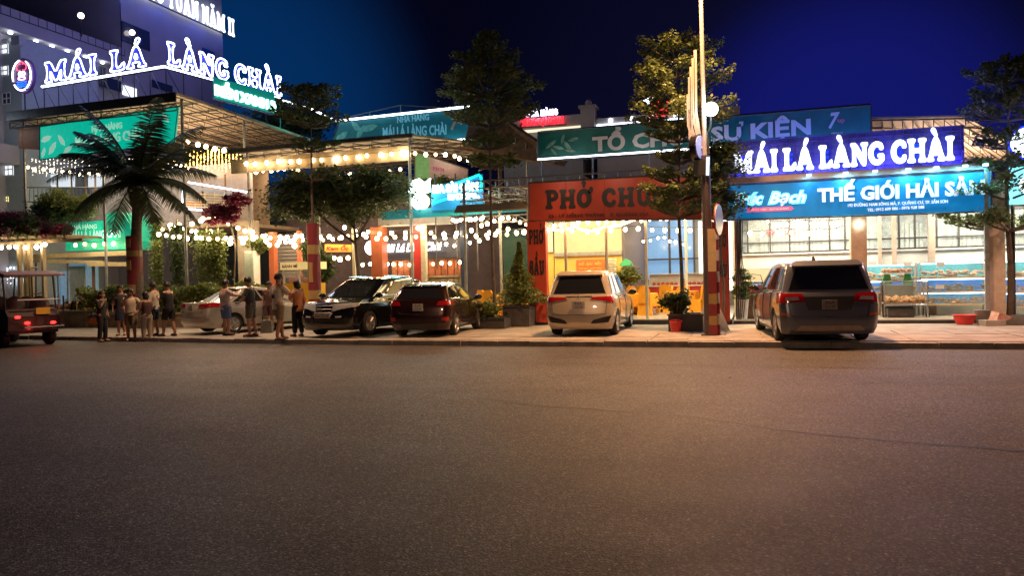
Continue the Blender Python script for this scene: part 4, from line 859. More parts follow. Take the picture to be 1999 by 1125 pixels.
# white building at the very left, behind
wb = thing('apartment_building', 'pale building with small square windows and an air conditioner at the far left edge', 'building', (-36, 16, 0))
WBM = mat('pale_blue_render', (.45, .50, .50), .7, var=.08)
XW = -30.9; YW = 9.6
s = MB(); s.bb((-44, YW, 0), (at(43, 200, YW).x, 14, zf0-.3)); s.build('wall', WBM, wb, w=True)
for (x0, y0, x1, y1, m) in ((-6, 88, 16, 104, LWN), (-2, 130, 16, 146, LWN), (6, 182, 22, 202, DWN), (-6, 232, 3, 262, DWN), (-8, 300, 4, 318, LWN), (8, 320, 26, 342, LWN), (-6, 385, 16, 394, em('yellow_room', (1, .85, .3), 2))):
    a, b_ = at(x0, y0, YW-.02), at(x1, y1, YW-.02); s = MB(); s.bb((a.x, YW-.03, a.z), (b_.x, YW+.02, b_.z)); w_ = s.build('window', m, wb, w=True)
    s = MB(); X0, X1 = a.x, b_.x
    for z in (a.z, (a.z+b_.z)/2, b_.z): s.bar((X0, YW-.05, z), (X1, YW-.05, z), .03)
    for x in (X0, (X0+X1)/2, X1): s.bar((x, YW-.05, a.z), (x, YW-.05, b_.z), .03)
    s.build('window_frame', WHITEP, w_).location = -origin(w_)
p = at(35, 80, YW-.2); s = MB(); s.box(p, (.5, .3, .4)); s.build('air_conditioner', mat('ac_white', (.5, .5, .5), .5), wb, w=True)
lamp('left_wash', 'POINT', (-31.5, 6.5, 9), 45, (.7, .85, 1), .5)
# dark backdrop building rows behind the pavilions so no gap shows the horizon
t = thing('boundary_wall', 'dim back wall of the courtyard seen between the pavilion posts', 'wall', (-24, 26, 0))
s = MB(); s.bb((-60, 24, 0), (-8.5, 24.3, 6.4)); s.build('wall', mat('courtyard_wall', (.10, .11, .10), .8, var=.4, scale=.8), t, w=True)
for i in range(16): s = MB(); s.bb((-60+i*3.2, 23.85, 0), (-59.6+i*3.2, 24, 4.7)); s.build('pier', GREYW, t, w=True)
# upper terrace in pavilion one
t = thing('upper_terrace', 'upstairs dining terrace edged with white LED strips between palm and pink bougainvillea', 'terrace', (-21, 12, 3.9))
X0 = at(350, 415, 10.5).x; X1 = at(470, 415, 10.5).x
s = MB(); s.bb((-30, 10.6, 4.25), (X1, 15, 4.42)); s.build('slab', TAN, t, w=True)
s = MB(); s.path([at(368, 356, 10.5), at(482, 375, 10.5)], .04, 6); s.path([at(356, 372, 10.5), at(356, 400, 10.5), at(364, 408, 10.5), at(400, 411, 10.5)], .04, 6); s.build('led_edge', LED, t, w=True)
s = MB(); s.prism([at(366, 362, 10.6), at(480, 381, 10.6), at(480, 388, 10.6), at(366, 368, 10.6)], (0, .3, 0)); s.build('awning_edge', mat('grey_awning', (.25, .25, .28), .5), t, w=True)
for k in range(6): s = MB(); s.bar(at(362, 378+k*5, 10.55), at(455, 382+k*5, 10.55), .02); s.build('railing', MATS['cream_post'], t, w=True)
for k in range(6): s = MB(); s.bar(at(362+k*19, 376, 10.56), at(362+k*19, 410, 10.56), .03); s.build('baluster', MATS['cream_post'], t, w=True)
s = MB(); s.bb((X0, 12.5, 4.4), (X1, 12.6, 6.9)); s.build('inner_wall', mat('terrace_wall', (.35, .25, .18), .7), t, w=True)
s = MB(); s.prism([at(365, 392, 10.9), at(400, 394, 10.9), at(400, 404, 10.9), at(365, 402, 10.9)], (0, .05, 0)); s.build('orange_cloth', mat('orange_cloth', (.6, .22, .04), .7), t, w=True)
for px in (112, 140, 168, 186, 395, 440): s = MB(); p = at(px, 365, 10.7); s.bar((p.x, 10.7, 4.2), (p.x, 10.7, 7.2 if px < 300 else 6.6), .05); s.build('post', WOOD, t, w=True)
for px0, px1 in ((86, 110), (114, 145), (172, 183), (188, 200)): s = MB(); s.prism([at(px0, 340, 11), at(px1, 340, 11), at(px1, 366, 11), at(px0, 366, 11)], (0, .05, 0)); s.build('lit_window', em('terrace_window', (.8, .88, .95), .9), t, w=True)
s = MB(); s.prism([at(40, 300, 11.2), at(62, 298, 11.2), at(62, 350, 11.2), at(40, 352, 11.2)], (0, .1, 0)); s.build('door', mat('grey_blue_door', (.28, .32, .4), .6), t, w=True)
s = MB(); s.bb((-30.6, 11.3, 4.4), (X1, 11.4, 7.2)); s.build('terrace_back_wall', mat('terrace_plaster', (.38, .33, .36), .7), t, w=True)
s = MB()
for i in range(20): s.bar(at(50+i*8, 368, 8.2), at(50+i*8, 392, 8.2), .015)
s.bar(at(45, 366, 8.2), at(210, 366, 8.2), .025); s.bar(at(45, 394, 8.2), at(210, 394, 8.2), .025); tag(s.build('balcony_railing', STEEL, loc=at(120, 394, 8.2)), 'thin dark balcony railing above the yellow-green shrub', 'railing')
lamp('terrace_glow', 'AREA', (-20.4, 11.4, 6.8), 60, (1, .75, .45), 2, (-20.4, 11.6, 4)); lamp('terrace_glow', 'AREA', (-28, 10.2, 7.0), 60, (1, .85, .7), 3, (-28, 11, 4))
# ================================================================== VEHICLES
class Car:
    def __init__(s, name, label, cat, loc, rz, paint, lev, wb=(-1.35, 1.35), R=.33, arch=.40, track=.78):
        s.t = thing(name, label, cat, loc, rz); s.lev = lev; s.wb = wb; s.R = R; s.arch = arch; s.track = track
        us = [0, .25, .5, .7, .85, 1, 1.12, 1.25, 1.38, 1.5]+[1.5+2*i/56 for i in range(1, 57)]+[3.62, 3.75, 3.88, 4, 4.15, 4.3, 4.5, 4.75, 5]
        us = [-u for u in us[::-1][:-1]]+us[:-1]; n = len(us); nv = 3; V = []; F = []
        vv = [i/nv for i in range((len(lev)-1)*nv+1)]
        for v in vv: V += [s.P(u, v) for u in us]
        for i in range(len(vv)-1): F += [(i*n+k, i*n+(k+1) % n, (i+1)*n+(k+1) % n, (i+1)*n+k) for k in range(n)]
        m = MB(); m.add(V, F); top = (len(vv)-1)*n; h = (n-1)//2
        # roof cap: strips joining both sides
        for k in range(h): 
            a, b_, c, d = top+(h+k) % n, top+(h+k+1) % n, top+(h-k-1) % n, top+(h-k) % n
            m.f.append((a, b_, c, d) if k else (a, b_, c))
        s.body = m.build('body', paint, s.t, smooth=True)
        L0, L1 = lev[0][1], lev[0][2]; w = max(l[3] for l in lev)
        m = MB(); m.bb((L0+.25, -w+.26, .18), (L1-.25, w-.26, .62))
        m.bb((wb[0]+arch+.02, -w+.05, .2), (wb[1]-arch-.02, w-.05, .42)); m.build('underbody', BLACKP, s.t)
        for sg in (-1, 1):
            for x in wb: s.wheel(x, sg)
    def P(s, u, v):
        sg = -1 if u < 0 else 1; u = abs(u); N = len(s.lev)-1; v = min(max(v, 0), N); i = min(int(v), N-1); f = v-i
        def pt(l):
            z, x0, x1, w, rr, rf, b0, b1 = l
            if u <= 1: y = (w-rr)*u; x = x0-b0*(1-(y/w)**2)
            elif u < 1.5: a = (u-1)/.5*PI/2; y = w-rr+rr*math.sin(a); x = x0-b0*(1-((w-rr)/w)**2)*(math.cos(a))+rr*(1-math.cos(a))
            elif u <= 3.5: t = (u-1.5)/2; xa, xb = x0+rr, x1-rf; x = xa+(xb-xa)*t; y = w*(1-.035*abs(2*t-1)**3)
            elif u < 4: a = (4-u)/.5*PI/2; y = (w-rf)+rf*math.sin(a); y = min(y, w*.965+ (u-3.5)*0); x = x1+b1*(1-((w-rf)/w)**2)*math.cos(a)-rf*(1-math.cos(a))
            else: y = (w-rf)*(5-u); x = x1+b1*(1-(y/w)**2)
            tt = (x-x0)/(x1-x0); Z = z if not isinstance(z, (list, tuple)) else float(np.interp(tt, [q[0] for q in z], [q[1] for q in z]))
            return Vector((x, y, Z))
        a, b_ = pt(s.lev[i]), pt(s.lev[i+1])
        pa = pt(s.lev[i-1]) if i > 0 else a; pb = pt(s.lev[i+2]) if i < N-1 else b_
        k = .18; m0, m1 = (b_-pa)*k, (pb-a)*k; f2, f3 = f*f, f*f*f
        p = a*(2*f3-3*f2+1)+m0*(f3-2*f2+f)+b_*(-2*f3+3*f2)+m1*(f3-f2)
        if 1.2 < u < 3.9 and v < 4.2:
            for xw in s.wb:
                d = abs(p.x-xw)
                if d < s.arch: p.z = max(p.z, s.R-.02+math.sqrt(s.arch**2-d*d))
        return Vector((p.x, p.y*sg, p.z))
    def panel(s, name, m, c, off=.008, nu=6, nv=4, parent=None, both=False):
        """a shaped plate lying on the body; c = four (u, v) corners going round"""
        for sg in ((1, -1) if both else (1,)):
            g = []
            for j in range(nv+1):
                for i in range(nu+1):
                    a, b_ = i/nu, j/nv; u = (c[0][0]*(1-a)+c[1][0]*a)*(1-b_)+(c[3][0]*(1-a)+c[2][0]*a)*b_; v = (c[0][1]*(1-a)+c[1][1]*a)*(1-b_)+(c[3][1]*(1-a)+c[2][1]*a)*b_
                    u *= sg; e = .02; du = s.P(u+e, v)-s.P(u-e, v); dv = s.P(u, v+e)-s.P(u, v-e); n = du.cross(dv)
                    p = s.P(u, v); n = n.normalized() if n.length > 1e-9 else Vector((0, 0, 1))
                    ctr = Vector((p.x*.7, 0, .7)); n = n if n.dot(p-ctr) > 0 else -n
                    g.append((p, n))
            V = [p+n*off for p, n in g]+[p-n*.01 for p, n in g]; W_ = nu+1; F = []
            for j in range(nv):
                for i in range(nu): k = j*W_+i; F.append((k, k+1, k+1+W_, k+W_))
            rim = [i for i in range(W_)]+[j*W_+nu for j in range(1, nv+1)]+[nv*W_+i for i in range(nu-1, -1, -1)]+[j*W_ for j in range(nv-1, 0, -1)]
            o = len(g); F += [(rim[i], rim[(i+1) % len(rim)], rim[(i+1) % len(rim)]+o, rim[i]+o) for i in range(len(rim))]
            q = MB(); q.add(V, F); ob = q.build(name, m, parent or s.t, smooth=True)
        return ob
    def strip(s, name, m, pts, w=.012, off=.006, both=True):
        for sg in ((1, -1) if both else (1,)):
            q = MB(); q.path([(lambda p: Vector((p.x, p.y+math.copysign(off, p.y) if 1 < abs(u) < 4 else p.y, p.z)))(s.P(u*sg, v)) for u, v in pts], w*.5, 4); ob = q.build(name, m, s.t)
        return ob
    def wheel(s, x, sg):
        R = s.R; y = sg*(s.track); key = 'wheel%.2f' % R
        if key not in SHARE:
            tm = MB(); tm.lathe((0, 0, 0), [(R*.66, -.10), (R*.93, -.105), (R, -.07), (R, .07), (R*.93, .105), (R*.66, .10), (R*.62, .02)], 24, 'y')
            rm = MB(); rm.lathe((0, 0, 0), [(R*.60, .075), (R*.66, .10), (R*.69, .09), (R*.64, .06)], 24, 'y'); rm.lathe((0, 0, 0), [(.001, .02), (R*.62, .02), (R*.62, .03)], 20, 'y')
            for k in range(10):
                a = 2*PI*k/10+(.13 if k % 2 else -.13); rm.path([(0.05*math.cos(a), .075, .05*math.sin(a)), (R*.63*math.cos(a), .085, R*.63*math.sin(a))], .018, 4)
            hb = MB(); hb.lathe((0, 0, 0), [(.06, .03), (.06, .095), (.03, .10)], 10, 'y')
            SHARE[key] = (hb, tm, rm)
        hb, tm, rm = SHARE[key]
        h = hb.build('wheel', ALLOY, s.t); t_ = tm.build('tyre', TYRE, h); r = rm.build('rim', ALLOY, h)
        h.location = (x, y, R)
        if sg < 0: h.rotation_euler = (0, 0, PI)
    def plate(s, u0, v, w, h, front=False, s1='36A', s2='215.08', m=None):
        p = s.P(5 if front else 0, v); d = .03 if front else -.03; q = MB(); q.box((p.x+d, 0, p.z), (.02, w, h)); ob = q.build('number_plate', m or PLATE, s.t)
        off = origin(s.t); n = MB()
        for k, tx in enumerate([s1, s2] if h > .15 else [s1+' '+s2]):
            cu = bpy.data.curves.new('t', 'FONT'); cu.body = tx; cu.extrude = .02; cu.resolution_u = 1; o = bpy.data.objects.new('t', cu); COL.objects.link(o); dg = bpy.context.evaluated_depsgraph_get(); me = o.evaluated_get(dg).to_mesh()
            x1 = max(v_.co.x for v_ in me.vertices); hh = h*(.34 if h > .15 else .6); kx = w*(.62 if h > .15 else .86)/x1; zz = p.z+(h*(.08-.46*k) if h > .15 else -h*.3); f = 1 if front else -1
            n.add([(p.x+d+f*.012+f*v_.co.z*.05, -f*(v_.co.x-x1/2)*kx*-1 if front else -(v_.co.x-x1/2)*kx, zz+v_.co.y/.73*hh) for v_ in me.vertices], [tuple(q_.vertices) for q_ in me.polygons])
            bpy.data.objects.remove(o); bpy.data.curves.remove(cu)
        n.build('digits', BLACKP, ob)
    def mirrors(s, x, z, w, m):
        for sg in (-1, 1):
            q = MB(); q.ball((x, sg*(w+.10), z), .13, 10, 7, (.55, .95, .62)); q.box((x+.02, sg*(w+.01), z-.05), (.06, .12, .04)); q.build('wing_mirror', m, s.t, smooth=True)
    def handles(s, us, v, m):
        for u in us:
            for sg in (-1, 1):
                p = s.P(u*sg, v); q = MB(); q.box((p.x, p.y+sg*.02, p.z), (.17, .035, .028)); q.build('door_handle', m, s.t)
SHARE = {}
ALLOY = mat('alloy', (.45, .45, .46), .3, .8, var=.1); TYRE = mat('tyre_rubber', (.018, .018, .018), .8, var=.2)
PLATE = mat('plate_white', (.45, .45, .42), .5, var=.05); CHROME = mat('chrome', (.6, .6, .6), .15, 1, var=0)
REDG = mat('red_lens', (.28, .008, .012), .1, coat=1, var=0); CLEARG = mat('clear_lens', (.4, .42, .45), .08, coat=1, var=0, spec=.8); BLK = mat('gloss_black', (.012, .012, .014), .15, coat=.6, var=0)
SEAM = mat('shut_line', (.008, .008, .008), .7, var=0)
def paint(n, c, metal=.35, rough=.32): return mat(n, c, rough, metal, coat=.9, var=.04, scale=2)
def boxy(L, W_, H, gh=(.0, .0), belt=1.02, hood=.84, cowl=.95, roofr=-1.7, rooff=.25, rear_slope=.06, nose=.0):
    h = L/2; w = W_/2
    return [(.20, -h+.10, h-.10, w-.07, .22, .30, .05, .08), (.34, -h+.01, h-.03, w-.02, .22, .34, .06, .10), (.56, -h, h, w, .20, .34, .06, .12),
            ([(0, .80), (.6, .78), (1, .66)], -h+.03, h-.04, w, .18, .34, .06, .12), ([(0, belt-.06), (.7, belt-.08), (1, hood-.06)], -h+.05, h-.12, w-.02, .16, .34, .05, .12),
            ([(0, belt+.02), (.55, belt), (1, hood+.0)], -h+.08, h-.28, w-.05, .14, .30, .05, .12), ([(0, belt+.06), (.72, cowl+.07), (1, cowl+.03)], -h+.10, h-1.05, w-.075, .12, .16, .05, .1),
            ([(0, H-.14), (.5, H-.12), (1, H-.17)], roofr-rear_slope, rooff, w-.20, .14, .2, .05, .12), ([(0, H-.06), (.5, H-.03), (1, H-.09)], roofr+.02, rooff-.12, w-.27, .12, .2, .04, .10), ([(0, H-.015), (.5, H), (1, H-.035)], roofr+.22, rooff-.35, w-.42, .2, .2, .02, .06)]
# glass band lies between level 6 and level 7
def dress(c, H, rear_glass=True, sides=((1.62, 1.98), (2.02, 2.55), (2.60, 3.22)), glass=GLASSD):
    c.panel('rear_window', glass, [(-1.0, 6.12), (1.0, 6.12), (.95, 6.92), (-.95, 6.92)], .006, 10, 4)
    c.panel('windshield', glass, [(4.02, 6.10), (5.98, 6.10), (5.95, 6.92), (4.05, 6.92)], .006, 10, 4) if False else None
    for a, b_ in sides: c.panel('side_window', glass, [(a, 6.12), (b_, 6.12), (b_-.04 if b_ < 3 else b_+.06, 6.9), (a+.04, 6.9)], .006, 6, 3, both=True)
    # windscreen as one plate across the centre line
    g = []; n = 10
    for j in range(5):
        for i in range(n+1):
            a = -1+2*i/n; u = 5-abs(a)*.98; p = c.P(u if a >= 0 else -u, 6.1+.82*j/4); g.append(p+Vector((.006, 0, .005)))
    q = MB(); q.add(g, [(j*(n+1)+i, j*(n+1)+i+1, (j+1)*(n+1)+i+1, (j+1)*(n+1)+i) for j in range(4) for i in range(n)]); q.build('windscreen', glass, c.t, smooth=True)
    for u in [s_[0]-.02 for s_ in sides[1:]]+[sides[-1][1]+.05]: c.strip('door_seam', SEAM, [(u, v) for v in (1.3, 2, 3, 4, 5, 6)])
    c.strip('door_seam', SEAM, [(sides[1][0]-.02, 1.2), (2.6, 1.1), (sides[-1][1]+.05, 1.2)])
    c.strip('window_trim', CHROME, [(sides[0][0], 6.07), (2.3, 6.07), (sides[-1][1]+.06, 6.07)], .018)

# white MPV, rear to the street
c = Car('parked_car', 'white people carrier parked tail to the street in front of the noodle restaurant', 'car', (-4.12, 3.35, .13), R_(90+1), paint('pearl_white', (.40, .36, .29), .15, .3),
        boxy(4.40, 1.76, 1.70, belt=1.02, hood=.86, cowl=.96, roofr=-1.88, rooff=.30, rear_slope=.05), wb=(-1.38, 1.38), R=.33, arch=.39, track=.76)
dress(c, 1.7)
for sg in (1, -1):
    c.panel('taillight', REDG, [(.42*sg, 3.95), (1.60*sg, 3.25), (1.64*sg, 4.9), (.5*sg, 4.55)], .012, 8, 3)
    c.panel('bumper_insert', BLK, [(.45*sg, 1.0), (1.15*sg, 1.25), (1.25*sg, 1.9), (.55*sg, 1.45)], .008, 6, 2)
c.panel('tail_trim', mat('champagne_trim', (.4, .34, .26), .25, .6), [(-.5, 4.75), (.5, 4.75), (.5, 5.1), (-.5, 5.1)], .014, 6, 2)
c.strip('tailgate_seam', SEAM, [(-1.0, 5.6), (-1.02, 4), (-1.0, 2.2), (-.5, 2.05), (0, 2.05), (.5, 2.05), (1.0, 2.2), (1.02, 4), (1.0, 5.6)], .014, both=False)
c.panel('spoiler', MATS['pearl_white'], [(-1.1, 7.0), (1.1, 7.0), (1.0, 7.9), (-1.0, 7.9)], .05, 8, 2)
c.plate(0, 3.1, .33, .19); c.mirrors(.92, 1.06, .86, BLK); c.handles((2.12, 2.68), 4.6, CHROME)
q = MB(); q.path([(-2.27+.0, .06*math.cos(a), 1.0+.05*math.sin(a)) for a in [k*PI/6 for k in range(12)]], .008, 4, closed=True); q.build('badge', CHROME, c.t)
# grey people carrier at right
c = Car('parked_car', 'large dark grey people carrier parked with its tail over the kerb below the blue sign', 'car', (1.36, 2.12, .13), R_(96.5), paint('bronze_grey', (.15, .17, .22), .45, .28),
        boxy(5.10, 2.0, 1.78, belt=1.06, hood=.92, cowl=1.02, roofr=-2.25, rooff=.45, rear_slope=.08), wb=(-1.55, 1.55), R=.35, arch=.42, track=.86)
dress(c, 1.76, sides=((1.60, 2.0), (2.04, 2.52), (2.56, 3.16)))
for sg in (1, -1):
    c.panel('taillight', REDG, [(.58*sg, 3.45), (1.70*sg, 3.3), (1.74*sg, 5.0), (.66*sg, 4.8)], .014, 8, 3)
    c.panel('taillight_clear', CLEARG, [(.72*sg, 3.6), (1.1*sg, 3.55), (1.1*sg, 3.9), (.76*sg, 3.95)], .02, 4, 1)
    c.panel('reflector', mat('amber_reflector', (.4, .1, .02), .3, var=0), [(.95*sg, 2.2), (1.3*sg, 2.25), (1.3*sg, 2.45), (.98*sg, 2.4)], .01, 4, 1)
c.panel('plate_recess', mat('dark_recess', (.03, .028, .03), .5), [(-.52, 2.6), (.52, 2.6), (.62, 3.95), (-.62, 3.95)], .006, 6, 3)
c.panel('bumper_lip', mat('silver_lip', (.32, .28, .25), .35, .5), [(-.95, .55), (.95, .55), (.75, 1.3), (-.75, 1.3)], .012, 8, 2)
c.strip('tailgate_seam', SEAM, [(-1.0, 5.8), (-1.02, 4), (-.95, 2.2), (0, 2.1), (.95, 2.2), (1.02, 4), (1.0, 5.8)], .014, both=False)
c.panel('spoiler', MATS['bronze_grey'], [(-1.1, 7.0), (1.1, 7.0), (1.0, 7.9), (-1.0, 7.9)], .06, 8, 2)
c.plate(0, 3.2, .30, .20, m=mat('plate_grey', (.22, .21, .2), .5)); c.mirrors(1.15, 1.14, .96, BLK); c.handles((2.1, 2.62), 4.7, CHROME)
q = MB(); q.path([(-.9, 0, 1.75), (-1.0, 0, 1.86), (-1.12, 0, 1.78)], .025, 5); q.build('antenna', BLACKP, c.t)
# black SUV nose to the street
c = Car('parked_car', 'glossy black SUV parked nose to the street left of the dark red hatchback', 'car', (-11.05, 3.0, .13), R_(-90-4), paint('jet_black', (.006, .007, .008), .1, .12),
        boxy(4.45, 1.84, 1.68, belt=1.02, hood=.98, cowl=1.06, roofr=-1.75, rooff=.35, rear_slope=.3), wb=(-1.32, 1.32), R=.35, arch=.42, track=.80)
dress(c, 1.68)
for sg in (1, -1):
    c.panel('headlight', CLEARG, [(4.55*sg, 3.3), (3.55*sg, 3.7), (3.5*sg, 4.5), (4.45*sg, 4.1)], .012, 8, 2)
    c.panel('fog_light', CLEARG, [(4.3*sg, 2.0), (4.0*sg, 2.05), (4.0*sg, 2.45), (4.3*sg, 2.4)], .012, 3, 2)
q = MB()
for k in range(5):
    for sg in (1, -1): p0 = c.P(4.5*sg, 2.6+k*.3); p1 = c.P(5*sg, 2.6+k*.3); q.bar(p0+Vector((.02, 0, 0)), p1+Vector((.02, 0, 0)), .014)
q.build('grille', mat('dark_chrome', (.10, .10, .11), .45, .8), c.t)
c.strip('bumper_lip', mat('silver_lip', (.32, .28, .25), .35, .5), [(4.0, .9), (4.5, .9), (4.99, .9)], .04)
c.strip('bonnet_seam', SEAM, [(4.1, 5.0), (3.6, 5.4), (3.3, 5.9)], .012)
c.plate(0, 2.5, .50, .12, front=True, m=mat('plate_front', (.4, .33, .27), .5)); c.mirrors(.95, 1.14, .88, BLK); c.handles((2.12, 2.68), 4.7, CHROME)
q = MB(); q.bar((-1.5, .62, 1.66), (.1, .62, 1.68), .02); q.bar((-1.5, -.62, 1.66), (.1, -.62, 1.68), .02); q.build('roof_rail', CHROME, c.t)
# dark red hatchback
c = Car('parked_car', 'dark red hatchback reflecting string bulbs, between the black SUV and the thin tree', 'car', (-8.60, 2.86, .13), R_(96), paint('wine_red', (.032, .012, .011), .5, .25),
        boxy(4.05, 1.72, 1.48, belt=.96, hood=.84, cowl=.94, roofr=-1.35, rooff=.25, rear_slope=.32), wb=(-1.28, 1.28), R=.31, arch=.37, track=.75)
dress(c, 1.48)
for sg in (1, -1):
    c.panel('taillight', REDG, [(.74*sg, 3.5), (1.7*sg, 3.6), (1.76*sg, 5.0), (.8*sg, 4.7)], .012, 6, 3)
    c.panel('reflector', REDG, [(1.0*sg, 1.5), (1.3*sg, 1.5), (1.3*sg, 1.9), (1.0*sg, 1.9)], .01, 3, 1)
c.panel('lower_bumper', mat('matt_black', (.02, .02, .02), .6), [(-.9, .3), (.9, .3), (.8, 1.2), (-.8, 1.2)], .01, 8, 2)
c.strip('tailgate_seam', SEAM, [(-.98, 5.8), (-1.0, 4), (-.8, 2.4), (0, 2.3), (.8, 2.4), (1.0, 4), (.98, 5.8)], .014, both=False)
c.panel('spoiler', BLK, [(-1.05, 6.95), (1.05, 6.95), (1.0, 7.8), (-1.0, 7.8)], .04, 8, 2)
c.plate(0, 3.2, .28, .19); c.mirrors(.80, 1.0, .84, BLK); c.handles((2.12, 2.66), 4.6, CHROME)
# silver sedan, three-quarter rear
sed = boxy(4.45, 1.74, 1.47, belt=.97, hood=.80, cowl=.93, roofr=-1.0, rooff=.25, rear_slope=.10)
sed[6] = ([(0, .99), (.4, .97), (1, .97)], -1.62, 1.18, .80, .14, .16, .05, .1); sed[7] = ([(0, 1.34), (.5, 1.36), (1, 1.30)], -.95, .15, .66, .14, .2, .05, .12)
c = Car('parked_car', 'silver saloon parked three-quarter tail to the street behind the standing group', 'car', (-15.75, 3.9, .13), R_(68), paint('silver', (.44, .41, .36), .3, .35), sed, wb=(-1.30, 1.30), R=.31, arch=.37, track=.75)
dress(c, 1.47, sides=((1.62, 1.8), (1.84, 2.5), (2.55, 3.25)))
for sg in (1, -1): c.panel('taillight', REDG, [(.58*sg, 3.4), (1.66*sg, 3.4), (1.70*sg, 4.7), (.66*sg, 4.5)], .012, 6, 3)
c.strip('boot_seam', SEAM, [(-.98, 5.2), (-.9, 2.6), (0, 2.5), (.9, 2.6), (.98, 5.2)], .014, both=False)
c.plate(0, 3.2, .30, .18); c.mirrors(.82, 1.0, .84, MATS['silver']); c.handles((1.95, 2.62), 4.6, CHROME)

# golf cart ------------------------------------------------------
gcx = at(60, 672, -.3); gc = thing('golf_cart', 'dark maroon electric passenger cart with lit tail lamps at the left edge', 'golf cart', (-21.55, -.35, 0), R_(163)); gc.scale = (1.12, 1.12, 1.12)
M_ = mat('maroon_paint', (.03, .006, .009), .3, coat=.6, var=.05)
# built with +x forward
q = MB(); q.bb((-1.5, -.62, .34), (1.5, .62, .50)); q.build('chassis', BLACKP, gc)
q = MB(); q.prism([(-1.62, -.62, .42), (-1.62, -.62, .80), (-1.45, -.62, .98), (-.85, -.62, 1.0), (-.75, -.62, .5), (-.5, -.62, .42)], (0, 1.24, 0)); q.build('rear_body', M_, gc)
q = MB(); q.prism([(1.0, -.6, .42), (1.05, -.6, .95), (1.35, -.6, .88), (1.62, -.6, .6), (1.6, -.6, .4)], (0, 1.2, 0)); q.build('front_body', M_, gc)
q = MB(); q.prism([(-1.75, -.72, 1.88), (-1.2, -.72, 1.98), (1.2, -.72, 1.98), (1.65, -.72, 1.88), (1.65, -.72, 1.84), (-1.75, -.72, 1.84)], (0, 1.44, 0)); q.build('roof', mat('roof_brown', (.20, .10, .08), .4), gc)
for x, dx in ((-1.45, .12), (1.15, -.2), (-.1, 0)):
    for y in (-.60, .60): q = MB(); q.bar((x, y, .9 if x > -1 else .95), (x+dx, y, 1.86), .022, 6); q.build('roof_post', BLACKP, gc)
SEATM = mat('seat_vinyl', (.14, .06, .05), .4)
for x in (-.95, -.2, .5):
    q = MB(); q.bb((x-.22, -.56, .66), (x+.24, .56, .80)); q.build('seat', SEATM, gc)
    for y in (-.3, .3): q = MB(); q.ball((x-.26, y, 1.05), .28, 10, 8, (.3, .95, .95)); q.build('backrest', SEATM, gc, smooth=True)
for x in (-1.12, 1.12):
    for sg in (-1, 1):
        q = MB(); q.lathe((0, 0, 0), [(.05, .02), (.10, .09)], 10, 'y'); h = q.build('wheel', ALLOY, gc); h.location = (x, sg*.56, .24); h.rotation_euler = (0, 0, 0 if sg > 0 else PI)
        q = MB(); q.lathe((0, 0, 0), [(.12, -.09), (.22, -.09), (.24, -.06), (.24, .06), (.22, .09), (.12, .09)], 18, 'y'); q.build('tyre', TYRE, h)
TL = em('tail_lamp_on', (1, .012, .012), 9)
for y, z in ((.40, .78), (.18, .62), (-.44, .60)):
    q = MB(); q.ball((-1.63, y, z), .055, 10, 6, (.5, 1.3, .7)); q.build('taillight', TL, gc)
lamp('tail_glow', 'POINT', (-19.5, -1.0, .55), 4, (1, .04, .04), .06)
q = MB(); q.box((-1.64, -.2, .92), (.02, .34, .17)); q.build('number_plate', mat('plate_yellow', (.6, .4, .04), .5), gc)
q = MB(); q.bar((-1.66, -.62, 1.22), (-1.66, .4, 1.22), .02, 5); q.bar((-1.66, -.62, 1.22), (-1.5, -.62, .8), .018, 5); q.build('rear_rail', mat('white_rail', (.6, .58, .6), .4), gc)
q = MB(); q.path([(-1.45, -.66, .55), (-1.75, -.66, .5), (-1.75, -.66, 1.3)], .022, 5); q.path([(-1.75, .3, .5), (-1.75, -.66, .5)], .022, 5); q.build('luggage_frame', BLACKP, gc)
q = MB(); q.path([(.95, 0, .95), (.72, 0, 1.12)], .015, 5); q.path([(.72+.05*math.sin(a)*.3, .17*math.cos(a), 1.12+.17*math.sin(a)) for a in [k*PI/8 for k in range(16)]], .014, 5, closed=True); q.build('steering_wheel', BLACKP, gc)
q = MB(); q.prism([(1.28, -.58, .95), (1.10, -.58, 1.80), (1.12, -.58, 1.80), (1.30, -.58, .95)], (0, 1.16, 0)); q.build('windscreen', mat('cart_glass', (.6, .7, .75), .05, var=0, alpha=.25), gc)

# ================================================================== PEOPLE
SKIN = mat('skin', (.36, .20, .13), .55, var=.08); HAIRM = mat('black_hair', (.012, .009, .008), .5, var=.3, scale=20)
def skin_mesh(name, vs, es, rs, m, parent, sub=2, root=0):
    me = bpy.data.meshes.new(name); me.from_pydata(vs, es, []); o = bpy.data.objects.new(name, me); COL.objects.link(o)
    md = o.modifiers.new('skin', 'SKIN'); md.use_smooth_shade = True
    for i, r in enumerate(rs):
        sv = me.skin_vertices[0].data[i]; sv.radius = r if isinstance(r, tuple) else (r, r); sv.use_root = (i == root)
    s = o.modifiers.new('sub', 'SUBSURF'); s.levels = sub; s.render_levels = sub
    dg = bpy.context.evaluated_depsgraph_get(); nm = bpy.data.meshes.new_from_object(o.evaluated_get(dg))
    bpy.data.objects.remove(o); nm.materials.clear(); nm.materials.append(m); nm.shade_smooth()
    ob = bpy.data.objects.new(name, nm); COL.objects.link(ob); ob.parent = parent; return ob
